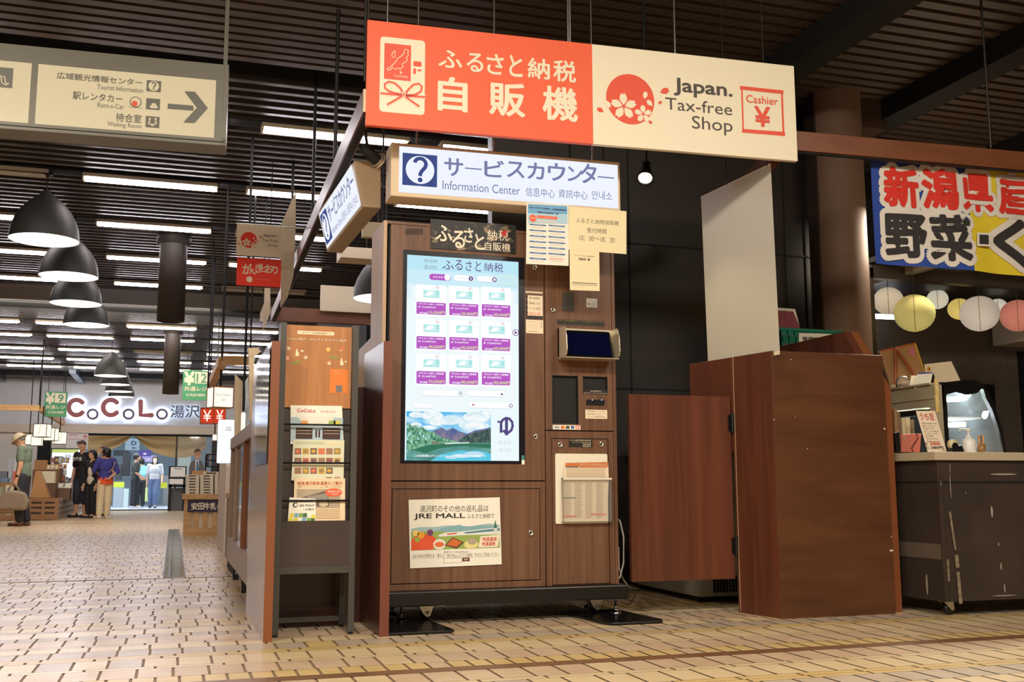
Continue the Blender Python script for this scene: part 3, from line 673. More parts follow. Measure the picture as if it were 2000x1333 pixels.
# ================================================================ the walnut vending kiosk
YM = 5.12; FM = frameY(YM)
def scr(name, col, e=1.0): return M('screen_'+name, col, emit=e)
kio = thing('vending_kiosk', 'tall walnut vending kiosk with a big lit portrait touchscreen', 'vending machine', (1.61, 5.3, 0))
X0, X1 = 0.985, 2.238; ZB, ZT = 0.168, 2.02
m = MB(); m.box(X0+0.012, X1-0.012, YM+0.016, YM+0.36, ZB+0.01, ZT-0.012, MATBLACK)
SIDE = noisy('walnut_side', (176, 142, 110), (196, 160, 126), (30, 30, 1.5), 0.45, 5)

pa, pb = onX(730, 661, X0), onX(698, 694, X0); fsd = Frame((X0, 0, 0), (0, 1, 0))
m.prism(fsd, [(YM-0.004, ZB), (YM-0.004, ZT), (pa.y, ZT), (pa.y, pa.z), (pb.y, pb.z), (pb.y+0.05, pb.z), (pb.y+0.05, ZB)], -0.018, 0.0, SIDE); m.box(X0+0.018, X1-0.012, YM+0.36, pb.y+0.05, ZB+0.01, pb.z, MATBLACK); m.box(X1-0.018, X1, YM-0.004, YM+0.37, ZB, ZT, WALNUT); m.box(X0, X1, YM-0.004, YM+0.37, ZT-0.014, ZT, WALNUT)
part('cabinet_body', m, kio)
xm = FM.at(1064, 700)[0]
def wood_panel(name, x0, x1, z0, z1, hole=None, d0=-0.016, d1=0.0, mat=WALNUT, parent=kio):
    b = MB()
    if hole:
        hx0, hx1, hz0, hz1 = hole
        for a in ((x0, hx0, z0, z1), (hx1, x1, z0, z1), (hx0, hx1, z0, hz0), (hx0, hx1, hz1, z1)): b.fbox(FM, *a, d0, d1, mat)
        return part(name, b, parent)
    b.fbox(FM, x0, x1, z0, z1, d0, d1, mat); return part(name, b, parent, bev=0.0015)
zg = FM.at(900, 940)[1]
sx0, sz0, sx1, sz1 = MB().uvr(FM, (787, 488, 1025.5, 907))
dd = wood_panel('display_door', X0+0.020, xm-0.003, zg+0.003, ZT-0.016, (sx0, sx1, sz0, sz1))
lx0, lz0, lx1, lz1 = MB().uvr(FM, (765, 955, 1056, 1134))
wood_panel('lower_frame', X0+0.020, xm-0.003, ZB, zg-0.003, (lx0, lx1, lz0, lz1))
ldoor = wood_panel('lower_door', lx0+0.004, lx1-0.004, lz0+0.004, lz1-0.004)
zr = FM.at(1130, 842)[1]
card = MB().uvr(FM, (1078, 733, 1130, 829)); slot = MB().uvr(FM, (1138, 735, 1187, 765))
rp = MB(); rx0, rx1, rz0, rz1 = xm+0.003, X1-0.020, zr+0.003, ZT-0.016
for a in ((rx0, card[0], rz0, rz1), (card[0], card[2], rz0, card[1]), (card[0], card[2], card[3], rz1), (card[2], slot[0], rz0, rz1), (slot[0], slot[2], rz0, slot[1]), (slot[0], slot[2], slot[3], rz1), (slot[2], rx1, rz0, rz1)):
    rp.fbox(FM, *a, -0.016, 0, WALNUT)
rpanel = part('payment_panel', rp, kio)
bx0, bz0, bx1, bz1 = MB().uvr(FM, (1077, 856, 1192, 1141))
wood_panel('right_lower_frame', rx0, rx1, ZB, zr-0.003, (bx0, bx1, bz0, bz1))
rdoor = wood_panel('right_lower_door', bx0+0.004, bx1-0.004, bz0+0.004, bz1-0.004)
# locks
def lock(px, py, parent):
    u, v = FM.at(px, py); b = MB(); b.lathe(FM.pt(u, v, 0), [(0.015, 0), (0.015, 0.006), (0.0125, 0.009), (0.0085, 0.009), (0.0085, 0.006), (0, 0.006)], CHROME, 20, FM.n); b.fbox(FM, u-0.0015, u+0.0015, v-0.004, v+0.004, 0.006, 0.0068, MATBLACK)
    part('lock', b, parent)
lock(1044.5, 522.5, dd); lock(1046.5, 853.5, dd); lock(1036.5, 1041.5, ldoor); lock(1080, 605.5, rpanel); lock(1094, 869, rdoor); lock(1174.5, 868, rdoor)
b = MB()
for k in range(12): b.prect(FM, (792+k*2.9, 447, 793.6+k*2.9, 459), MATBLACK, 0.0005)
part('vent_slots', b, dd)
# screen
b = MB(); b.fbox(FM, sx0, sx1, sz0, sz1, -0.015, 0.004, M('screen_bezel', (20, 18, 28), 0.25)); sc = part('screen', b, dd, bev=0.002)
S = MB(); D = 0.005
px0, pz0, px1, pz1 = MB().uvr(FM, (795, 498, 1013, 901))
SW, SH = px1-px0, pz1-pz0
n_ = 14
for k in range(n_):
    t = k/(n_-1); f = min(1, t*4.5)
    S.poly(FM, [(px0, pz1-SH*(k+1)/n_), (px1, pz1-SH*(k+1)/n_), (px1, pz1-SH*k/n_), (px0, pz1-SH*k/n_)], D, scr(f'bg{k}', (int(190+48*f), int(234+17*f), int(248+6*f)), 1.0))
S.prect(FM, (803, 560, 1005, 800), scr('pale', (240, 250, 253)), D+0.0004)
PURP = scr('purple', (186, 92, 196)); DKP = scr('violet', (96, 66, 130)); PG = scr('greytext', (150, 160, 176)); W_ = scr('white', (252, 254, 255), 1.05); YL = scr('lemon', (226, 240, 150)); MINT = scr('mint', (170, 230, 226)); MINT2 = scr('mint2', (206, 242, 242)); LGR = scr('lightgrey', (206, 216, 224))
S.ptext(FM, (828, 506, 854, 515), '新潟県', PG, D+0.001); S.ptext(FM, (827, 518, 854, 528), '湯沢町', PG, D+0.001)
for ch, x0, y0, x1, y1 in (('ふ', 863, 509, 886, 528), ('る', 888, 508, 903, 529), ('さ', 909, 510, 921, 530), ('と', 928, 511, 939, 531), ('納税', 945, 513, 982, 533)): S.ptext(FM, (x0, y0, x1, y1), ch, DKP, D+0.001)
def pill(x0, y0, x1, y1, fill, edge=LGR, t=None, tc=None, bold=0.03):
    S.prr(FM, (x0, y0, x1, y1), 0.03, edge, D+0.0008); S.prr(FM, (x0+0.6, y0+0.5, x1-0.6, y1-1.0), 0.03, fill, D+0.0012)
    if t: S.ptext(FM, (x0+(x1-x0)*0.18, y0+(y1-y0)*0.32, x0+(x1-x0)*0.62, y0+(y1-y0)*0.66), t, tc or PG, D+0.0018, bold)
pill(838, 535, 880, 549.5, PURP, PURP, 'おすすめ', W_); S.pdisc(FM, 873, 542.5, 6, W_, D+0.002)
pill(885, 537, 925.5, 552, W_, LGR, '寄付金額', LGR, 0); S.pdisc(FM, 919, 545, 4.5, DKP, D+0.002); S.ptext(FM, (917, 542, 921, 548), '¥', W_, D+0.0026)
pill(931, 539, 971, 553, W_, LGR, 'カテゴリー', LGR, 0); S.pdisc(FM, 965, 547, 4.5, DKP, D+0.002); S.prect(FM, (962.7, 544.5, 967.3, 549.5), W_, D+0.0026)
S.prr(FM, (973, 535, 1009, 547), 0.01, LGR, D+0.0008); S.prr(FM, (973.5, 535.5, 1008.5, 546), 0.01, MINT2, D+0.0012); S.prr(FM, (973, 548.5, 1009, 561), 0.01, LGR, D+0.0008); S.prr(FM, (973.5, 549, 1008.5, 560), 0.01, MINT2, D+0.0012)
for y in (538, 542, 552, 556): S.prect(FM, (978, y, 1004, y+1.2), LGR, D+0.002)
for r_ in range(3):
    for c_ in range(3):
        x = (813, 877, 940.5)[c_]; y = (590, 657, 725)[r_] + (0, 2.4, 4.6)[c_]*(1, 0.75, 0.5)[r_]; wd = (57, 56.5, 55.5)[c_]; n = r_*3+c_+1
        S.prect(FM, (x-1, y-34, x+wd+1, y+30), W_, D+0.0006)
        iy = y-23.5; S.prect(FM, (x+13.5, iy, x+45, iy+16.5), MINT2, D+0.001)
        S.prect(FM, (x+13.5, iy+13, x+45, iy+16.5), MINT, D+0.0014); S.prect(FM, (x+38, iy+1.5, x+44, iy+12), MINT, D+0.0014); S.ppoly(FM, [(x+17, iy+11), (x+22, iy+5), (x+26, iy+3), (x+33, iy+4), (x+31, iy+10), (x+22, iy+12)], W_, D+0.0018); S.ppoly(FM, [(x+14, iy+10), (x+20, iy+3), (x+14, iy+2)], MINT, D+0.0014)
        S.prect(FM, (x+37, iy-8, x+44, iy-0.5), LGR, D+0.001); S.prect(FM, (x+37.7, iy-7.3, x+43.3, iy-1.2), W_, D+0.0014); S.pdisc(FM, x+40.5, iy-4, 1.6, scr('pinkdot', (240, 170, 170)), D+0.0018)
        S.prr(FM, (x, y, x+wd, y+26.5), 0.006, PURP, D+0.001)
        S.ptext(FM, (x+4, y+2.5, x+wd-4, y+7.7), '「ありがとう湯沢」応援感謝', W_, D+0.0016, 0.02)
        S.ptext(FM, (x+3, y+8.2, x+37, y+13.4), f'券【{3*n},000円分】', W_, D+0.0016, 0.02)
        S.ptext(FM, (x+6, y+20, x+21, y+24.3), '寄付金額', W_, D+0.0016, 0.02)
        S.ptext(FM, (x+23, y+18.2, x+47.5, y+25), f'{n}0,000', YL, D+0.0016, 0.02); S.ptext(FM, (x+48, y+18.5, x+54.5, y+25), '円', YL, D+0.0016, 0.02)
S.pdisc(FM, 1006.5, 650.5, 6.2, DKP, D+0.001); S.pdisc(FM, 1006.5, 650.5, 5, W_, D+0.0014); S.ppoly(FM, [(1004.3, 647), (1010, 650.5), (1004.3, 654)], DKP, D+0.0018)
pill(823, 761, 907, 776, W_); pill(911, 762, 988, 777, W_); pill(806, 787, 847, 799, W_); pill(914, 784, 1004, 800, W_)
S.pdisc(FM, 899, 769, 4.5, LGR, D+0.0018); S.ppoly(FM, [(976, 772), (979.5, 768), (983, 772)], DKP, D+0.0018); S.pdisc(FM, 997, 793, 3.6, DKP, D+0.0018); S.pdisc(FM, 997, 793, 2.4, W_, D+0.0022); S.prect(FM, (921, 790, 926, 793), scr('cart', (200, 110, 150)), D+0.0018)
for a in ((838, 768, 880), (925, 769, 965), (816, 793, 838), (934, 792, 980)): S.prect(FM, (a[0], a[1], a[2], a[1]+1.2), LGR, D+0.0018)
# lake picture on the display
S.prect(FM, (793.5, 804, 958, 901), enoisy('screen_sky', (58, 180, 238), (214, 240, 250), (9, 9, 26), 0.38, 0.62), D+0.0008)
CL = enoisy('screen_cloud', (210, 234, 244), (250, 252, 252), (40, 40, 60), 0.35, 0.6); CB = scr('cloudb', (196, 226, 240))
for cx, cy, rx, ry in ((813, 811, 15, 6), (843, 812, 22, 8), (875, 822, 24, 8), (905, 823, 26, 7), (930, 815, 26, 10), (945, 808, 14, 6), (812, 830, 11, 4), (838, 836, 16, 4), (852, 826, 14, 6), (925, 832, 30, 7)):
    S.pdisc(FM, cx, cy, rx, CL, D+0.0012+0.00001*cx/100, ry=ry)
MT = enoisy('screen_mountain', (84, 100, 150), (140, 130, 150), (30, 30, 30), 0.35, 0.65); MT2 = scr('mountain2', (70, 92, 110)); GRN = enoisy('screen_forest', (64, 120, 96), (150, 204, 168), (90, 90, 70), 0.35, 0.65); GRN2 = scr('forest2', (58, 118, 92)); LAKE = enoisy('screen_lake', (70, 128, 122), (110, 170, 160), (8, 8, 50), 0.35, 0.65); LK2 = scr('lakeblue', (96, 200, 226)); RUST = scr('rust', (140, 128, 104)); DKG = enoisy('screen_farwood', (50, 72, 74), (96, 116, 108), (60, 60, 60), 0.35, 0.65)
S.ppoly(FM, [(845, 842), (862, 836), (872, 841), (884, 836.5), (896, 843), (912, 848), (925, 842), (958, 836), (958, 868), (845, 868)], MT, D+0.002)
S.ppoly(FM, [(895, 860), (912, 850), (930, 845), (946, 841), (958, 837), (958, 871), (930, 866), (895, 864)], DKG, D+0.0024)
S.prect(FM, (793.5, 864, 958, 901), LAKE, D+0.0028)
edge = [(793.5, 826), (800, 828), (804, 833), (812, 831), (818, 836), (826, 835), (834, 842), (845, 843), (852, 850), (866, 856), (880, 860), (894, 863), (905, 866), (870, 867), (860, 868)]
S.ppoly(FM, edge + [(840, 869), (820, 873), (806, 880), (793.5, 884)], GRN, D+0.0032)
rr_ = random.Random(5)
for k in range(46):
    x = rr_.uniform(795, 862); top = 828+(x-793)*0.42; y = rr_.uniform(top+3, top+24+(862-x)*0.25); 
    if y > 866: continue
    S.ppoly(FM, [(x, y-5), (x+2.3, y+3), (x-2.3, y+3)], GRN2 if k % 3 else MINT, D+0.0036)
S.ppoly(FM, [(804, 879), (840, 869), (905, 866), (958, 868), (958, 876), (900, 872), (860, 876), (830, 886)], GRN2, D+0.0034)
S.ppoly(FM, [(860, 888), (880, 884), (900, 880), (915, 882), (930, 880), (950, 884), (958, 888), (958, 901), (840, 901)], LK2, D+0.0038)
for cx, cy, rx, ry in ((900, 891, 18, 4), (925, 888, 20, 5), (880, 894, 12, 3)): S.pdisc(FM, cx, cy, rx, CB, D+0.0042, ry=ry)
S.ppoly(FM, [(868, 866), (915, 864.5), (915, 866.5), (868, 868)], CL, D+0.0042); S.ppoly(FM, [(842, 862), (862, 866), (842, 868)], RUST, D+0.0040)
S.ptext(FM, (808, 888.5, 948, 894), 'この自販機はクレジットカードで寄付ができる自販機です', W_, D+0.005, 0.02)
# town emblem
EM = scr('emblem', (86, 76, 128)); u, v = FM.at(990, 833); k_ = 0.0027
S.pline(FM, [(971, 825), (978, 824.5), (978, 846)], 5.5, EM, D+0.001)
S.pline(FM, [(977, 828), (981, 821), (987, 817.5), (994, 818.5), (999.5, 825), (1000.5, 833), (998, 841), (992, 846), (986, 845.5), (982, 841)], 5, EM, D+0.0014)
S.prect(FM, (985.5, 815, 991.5, 851), EM, D+0.0018)
S.ptext(FM, (973, 861, 998, 869), '新潟県', LGR, D+0.001); S.ptext(FM, (973, 876, 998, 884), '湯沢町', LGR, D+0.001)
part('display_picture', S, sc, 'glowing touchscreen picture with purple price buttons')
b = MB(); b.prect(FM, (1018, 890, 1023.5, 899), M('tag_teal', (60, 130, 120), 0.5), 0.006); b.prect(FM, (1018, 899, 1024, 908), WHITE, 0.006); part('sticker', b, dd)
# name plate above the screen
b = MB(); PL = noisy('black_gold_plate', (22, 17, 16), (176, 150, 116), (15, 15, 34), 0.4, 8, 0.57, 0.70, distort=0.6); u0, v0, u1, v1 = MB().uvr(FM, (841, 429, 1007, 494))
v1 = FM.at(920, 434)[1]; v0 = FM.at(920, 491)[1]
b.fbox(FM, u0, u1, v0, v1, 0.0, 0.006, PL)
GOLDT = M('plate_cream_print', (236, 224, 200), 0.5); T = 0.0075
for ch, x0, y0, x1, y1 in (('ふ', 850, 440, 882, 473), ('る', 883, 451, 907, 486), ('さ', 906, 446, 923, 475), ('と', 927, 458, 945, 489)): b.ptext(FM, (x0, y0, x1, y1), ch, GOLDT, T, 0.03)
b.ptext(FM, (951, 450, 992, 472), '納税', GOLDT, T, 0.01); b.ptext(FM, (946, 473, 996, 493), '自販機', GOLDT, T, 0.01)
RF = M('red_flower', (196, 32, 28), 0.5)
for k in range(4): a = k*math.pi/2+0.4; b.pdisc(FM, 984.5+3*math.cos(a), 457+3*math.sin(a), 3.2, RF, T+0.001+k*0.0003)
part('name_plate', b, kio, 'black plate with splashed gold and cream lettering')
# stickers
b = MB(); NOTE = M('sticker_cream', (236, 216, 186), 0.5)
b.prect(FM, (1026.5, 569, 1059.5, 574), NOTE, 0.001); b.prect(FM, (1027, 576, 1060, 624), M('sticker_brown', (52, 36, 28), 0.5), 0.0008); b.prect(FM, (1030, 577, 1060, 618), NOTE, 0.0014)
for k, t in enumerate(('寄付額選択', '情報入力', 'カード決済', '返礼品')): b.ptext(FM, (1033, 580+k*10, 1055, 586+k*10), t, GREYINK if k < 3 else VERM, 0.002)
for y in (578, 589, 599, 609): b.prect(FM, (1027, y, 1030.5, y+4), INK, 0.0022)
b.ptext(FM, (1028, 570, 1058, 573), '返礼品のお受け取り方法', GREYINK, 0.0016); part('sticker', b, kio)
b = MB(); b.prect(FM, (1027, 624.5, 1061, 652.5), NOTE, 0.001)
for k in range(3): b.prect(FM, (1031, 629+k*6, 1050, 630.2+k*6), PALEINK, 0.0016)
b.prect(FM, (1056, 629, 1058, 641), PALEINK, 0.0016); b.prect(FM, (1030, 647, 1050, 648.5), GREYINK, 0.0016); part('sticker', b, kio)
b = MB(); b.pbox(FM, (1098, 572, 1120, 608), 0, 0.004, M('reader_grey', (66, 62, 56), 0.5)); part('card_reader_pad', b, kio)
b = MB(); b.prr(FM, (1144.5, 583, 1166, 602), 0.006, M('reader_white', (206, 196, 190), 0.3), 0.005, 0.005); b.ppoly(FM, [(1150, 601), (1158, 592), (1165, 584.5), (1165, 601)], M('reader_shade', (178, 174, 176), 0.3), 0.0056); b.pdisc(FM, 1149.5, 594.5, 1.4, INK, 0.006); part('contactless_reader', b, kio)
b = MB(); b.prect(FM, (1088, 624, 1180.5, 639), M('label_black', (34, 28, 22), 0.5), 0.001)
b.ptext(FM, (1091, 626, 1178, 631), '氏名、住所等の情報(漢字、カナ等)は正確にご入力ください', M('label_yellow', (246, 222, 60), 0.5), 0.0016, 0.045); b.ptext(FM, (1090, 633, 1178, 637), '誤った情報を入力した場合、返礼品が届かない場合があります', NOTE, 0.0016); part('label', b, kio, 'black label with yellow lettering')
# input tablet in its metal hood
hood = thing; b = MB(); HM = M('hood_metal', (214, 200, 170), 0.3, 0.5)
tx0, tz0, tx1, tz1 = MB().uvr(FM, (1089, 642, 1192, 706))
b.fbox(FM, tx0, tx1, tz0+0.01, tz1, 0.0, 0.02, HM)
for x in (tx0, tx1-0.004):
    fr = Frame((x, YM, 0), (0, -1, 0)); prof = [(0, tz0+0.015), (0.02, tz0), (0.085, tz0-0.004), (0.125, tz0+0.012), (0.135, tz0+0.04), (0.128, tz1-0.05), (0.11, tz1-0.01), (0.09, tz1), (0, tz1)]
    b.prism(fr, prof, -0.004, 0, HM)
b.box(tx0, tx1, YM-0.12, YM, tz0-0.003, tz0+0.001, HM)
hd = part('tablet_hood', b, kio, 'pale metal hood around the input tablet')
b = MB(); tl = Frame((0, YM-0.095, tz0+0.004), (1, 0, 0), (0, 0.055, tz1-tz0-0.01))
u0, v0, u1, v1 = tx0+0.02, 0.0, tx1-0.02, tz1-tz0-0.008
b.rr(tl, u0, v0, u1, v1, 0.012, M('tablet_glass', (10, 10, 16), 0.12), 0.0, 0.012); b.rr(tl, u0+0.012, v0+0.014, u1-0.012, v1-0.016, 0.003, M('tablet_screen', (16, 20, 52), emit=0.5), 0.0008); part('tablet', b, hd)
# card bay, slot and their labels
PIT = M('deep_black', (5, 5, 5), 0.6); b = MB(); cx0, cz0, cx1, cz1 = card; b.fbox(FM, cx0, cx1, cz0, cz1, -0.20, -0.19, PIT); b.fbox(FM, cx0, cx0+0.004, cz0, cz1, -0.2, 0, PIT); b.fbox(FM, cx1-0.004, cx1, cz0, cz1, -0.2, 0, PIT); b.fbox(FM, cx0, cx1, cz0, cz0+0.004, -0.2, 0, PIT); b.fbox(FM, cx0, cx1, cz1-0.004, cz1, -0.2, 0, PIT)
tray = part('card_bay', b, rpanel)
b = MB(); c0_, c1_ = FM.at(1090, 820)[0], FM.at(1119, 820)[0]; zz = cz0+0.006
b.fbox(FM, c0_, c1_, zz, zz+0.004, -0.11, -0.03, BLACK); b.fbox(FM, c0_+0.006, c1_-0.006, zz+0.004, zz+0.028, -0.10, -0.05, MATBLACK); b.fbox(FM, c0_, c1_, zz+0.02, zz+0.023, -0.075, -0.028, STEEL); b.fbox(FM, c0_+0.008, c1_-0.03, zz+0.023, zz+0.027, -0.07, -0.035, M('card_slot_red', (190, 70, 40), 0.4)); b.fbox(FM, c0_+0.03, c1_-0.008, zz+0.023, zz+0.027, -0.07, -0.035, M('card_slot_cream', (214, 206, 180), 0.4)); part('card_terminal', b, tray)
b = MB(); q0, q1, q2, q3 = slot; b.fbox(FM, q0, q2, q1, q3, -0.12, -0.11, PIT)
for a in ((q0, q0+0.004, q1, q3), (q2-0.004, q2, q1, q3), (q0, q2, q1, q1+0.004), (q0, q2, q3-0.004, q3)): b.fbox(FM, *a, -0.12, 0, PIT)
part('receipt_slot', b, rpanel)
b = MB(); b.prect(FM, (1138, 761, 1188, 771.5), M('label_black'), 0.001); b.ptext(FM, (1153, 763, 1174, 766), '返礼品取出口', NOTE, 0.0016); b.ptext(FM, (1140, 767, 1187, 770), '返礼品はこちらから出てきます', NOTE, 0.0016); part('label', b, kio)
b = MB(); b.pbox(FM, (1145, 781, 1180, 792), 0, 0.006, BLACK); BL = M('blue_led', (110, 140, 255), emit=6)
for x in (1156, 1174.5): b.pdisc(FM, x, 782, 0.9, BL, 0.0065)
part('scanner', b, kio)
b = MB(); b.prr(FM, (1143, 800.5, 1186, 819), 0.004, NOTE, 0.001)
for k, t in enumerate(('寄付手続き後、レシートを必ず', 'お受け取りください。', '（レシート再発行不可）')): b.ptext(FM, (1147, 802.5+k*5.3, 1182 - (k == 1)*6, 806+k*5.3), t, GREYINK, 0.0016)
part('sticker', b, kio)
b = MB(); b.prect(FM, (1079.5, 830.5, 1133.5, 840), WHITE, 0.001); b.ptext(FM, (1082, 833, 1092.5, 837.5), 'VISA', M('card_navy', (40, 52, 120), 0.5), 0.0016, 0.03)
b.pdisc(FM, 1098, 835.2, 2.6, M('card_red', (214, 50, 40), 0.5), 0.0016); b.pdisc(FM, 1101, 835.2, 2.6, M('card_orange', (236, 150, 50), 0.5), 0.002)
b.prect(FM, (1105, 832.5, 1112, 838), M('card_dark', (70, 76, 80), 0.5), 0.0016); b.prect(FM, (1115, 832.5, 1121, 838), M('card_blue', (50, 90, 170), 0.5), 0.0016); b.prect(FM, (1124, 832, 1131.5, 838.5), VERM, 0.0016); b.pdisc(FM, 1127.5, 835.2, 2, WHITE, 0.002); part('card_brand_strip', b, kio)
b = MB(); b.prect(FM, (1110.5, 857, 1157, 874.5), M('label_black'), 0.001)
for k, t in enumerate(('ふるさと納税自販機の操作説明', 'パンフレットはこちらから', '湯沢町役場', '電話番号')): b.ptext(FM, (1112 if k == 0 else 1118 if k == 1 else 1138, 859+k*3.9, 1154, 862+k*3.9), t, NOTE, 0.0016)
part('label', b, rdoor)
# base, casters, levelling feet
b = MB(); b.box(X0-0.024, X1+0.035, YM-0.05, YM+0.40, 0.095, ZB-0.002, M('base_black', (20, 18, 17), 0.3)); part('base_plate', b, kio, bev=0.006)
FEET = ((1.105, 5.22), (2.245, 5.18), (1.105, 5.45), (2.2, 5.45))
for x, y in FEET[:2] + FEET[2:]:
    b = MB(); b.lathe((x, y, 0.014), [(0.032, 0), (0.030, 0.006), (0.016, 0.012), (0.008, 0.022), (0.010, 0.022), (0.010, 0.034), (0.007, 0.036), (0.007, 0.09)], CHROME, 18); part('levelling_foot', b, kio)
for x, y in ((1.235, 5.25), (2.15, 5.24)):
    b = MB(); b.box(x-0.04, x+0.04, y-0.035, y+0.035, 0.088, 0.095, CHROME); fr = Frame((x, y-0.03, 0), (1, 0, 0))
    for dd_ in (0.0, -0.05): b.prism(fr, [(-0.045, 0.09), (0.042, 0.09), (0.03, 0.066), (0.018, 0.03), (0.0, 0.026), (-0.02, 0.045)], dd_-0.004, dd_, M('caster_zinc', (214, 208, 190), 0.3, 0.7))
    w_ = part('caster', b, kio)
    b = MB(); b.lathe((x+0.004, y+0.018, 0.046), [(0, 0), (0.032, 0), (0.032, 0.028), (0, 0.028)], BLACK, 24, (0, -1, 0)); b.lathe((x+0.004, y-0.038, 0.046), [(0.008, 0.0), (0.008, 0.006), (0, 0.006)], CHROME, 14, (0, -1, 0)); part('wheel', b, w_)
b = MB()
b.box(1.32, 1.36, 5.35, 5.39, 0.06, 0.095, STEEL); part('bracket', b, kio)
# floor plates
for pts, lab in (([(0.93, 5.36), (0.93, 4.84), (0.955, 4.80), (1.245, 4.80), (1.275, 4.83), (1.23, 5.36)], 'thin black floor plate under the left foot of the kiosk'), ([(1.99, 5.34), (2.03, 4.86), (2.06, 4.80), (2.33, 4.80), (2.36, 4.86), (2.31, 5.34)], 'thin black floor plate under the right foot of the kiosk')):
    b = MB(); fr = Frame((0, 0, 0), (1, 0, 0), (0, 1, 0)); b.prism(fr, pts, 0.0, 0.014, M('plate_black', (18, 16, 16), 0.22)); solo('floor_plate', b, lab, 'floor plate', bev=0.003)

# ---------------------------------------------------------------- papers on the kiosk
def paper(name, fr, rect_pts, d, mat, label, cat='poster', draw=None, thick=0.001):
    b = MB(); b.pprism(fr, rect_pts, d-thick, d, mat)
    if draw: draw(b, d+0.0006)
    return solo(name, b, label, cat)
FP = frameY(4.936)
def flyer(b, d):
    SB = M('flyer_blue', (104, 166, 204), 0.5); SBD = M('flyer_dark_blue', (62, 110, 172), 0.5)
    b.ppoly(FP, [(1030.5, 399, ), (1107.5, 403), (1107.5, 433), (1030.5, 433)], SB, d); b.ppoly(FP, [(1030.5, 417), (1107.5, 419), (1107.5, 438), (1030.5, 436)], M('flyer_pale_blue', (170, 206, 222), 0.5), d+0.0004)
    b.ptext(FP, (1032, 404, 1105, 413), '「ありがとう湯沢」応援感謝券', M('flyer_violet', (84, 66, 120), 0.5), d+0.001, 0.03); b.ptext(FP, (1049, 413.5, 1090, 420), '取扱お店店舗一覧', M('flyer_violet'), d+0.001, 0.02)
    b.pdisc(FP, 1040, 427, 7, VERM, d+0.001); b.prect(FP, (1048, 421, 1088, 430), VERM, d+0.001); b.prect(FP, (1048, 431, 1087, 436), M('flyer_peach', (240, 200, 180), 0.5), d+0.001); b.ptext(FP, (1051, 423, 1085, 428), 'カンタンなQ&A付いています', WHITE, d+0.0016); b.ptext(FP, (1035, 424.5, 1045, 429), '有効', WHITE, d+0.0016)
    for k in range(13):
        c, r_ = (k % 2, k//2); x = 1033.5 + c*37; y = 437.5 + r_*11 + c*2
        b.prect(FP, (x, y, x+32.5, y+5), SBD, d+0.001); b.prect(FP, (x+8, y+1.7, x+24, y+3.3), M('flyer_white_dash', (226, 232, 238), 0.5), d+0.0016); b.prect(FP, (x+3, y+6.8, x+28, y+8.2), PALEINK, d+0.0006)
    b.prect(FP, (1072, 506, 1100, 507), VERM, d+0.001); b.prect(FP, (1074, 510, 1100, 511.5), INK, d+0.001)
paper('shop_list_flyer', FP, [(1028, 396), (1110, 400), (1110, 520), (1027, 516)], 0.004, WHITE, 'white and blue flyer with rows of blue boxes taped above the kiosk', draw=flyer)
CP = M('cream_notice', (238, 222, 178), 0.6)
def hours(b, d):
    b.ptext(FP, (1124, 425.5, 1208, 441.5), 'ふるさと納税自販機', GREYINK, d); b.ptext(FP, (1146, 445, 1184, 458), '受付時間', GREYINK, d); b.ptext(FP, (1131, 460, 1200, 475), '10：00～18：30', GREYINK, d)
paper('hours_notice', FP, [(1111, 404), (1223, 413), (1223, 497), (1110, 488)], 0.003, CP, 'cream notice with opening hours 10:00 to 18:30 jutting past the kiosk edge', 'notice', hours)
def qrn(b, d):
    b.ptext(FP, (1121, 498, 1161, 503), '「ありがとう湯沢」応援感謝券', GREYINK, d); b.ptext(FP, (1130, 504, 1152, 510), '取扱店一覧', INK, d, 0.02)
    for k in range(3): b.prect(FP, (1117, 553+k*3.4, 1166-(k == 2)*20, 554.4+k*3.4), PALEINK if k else GREYINK, d)
paper('notice', FP, [(1112, 488), (1170, 492), (1171, 569), (1113, 567)], 0.0022, CP, 'narrow cream notice hung under the opening-hours sheet', 'notice', qrn)
FQ = frameY(5.114)
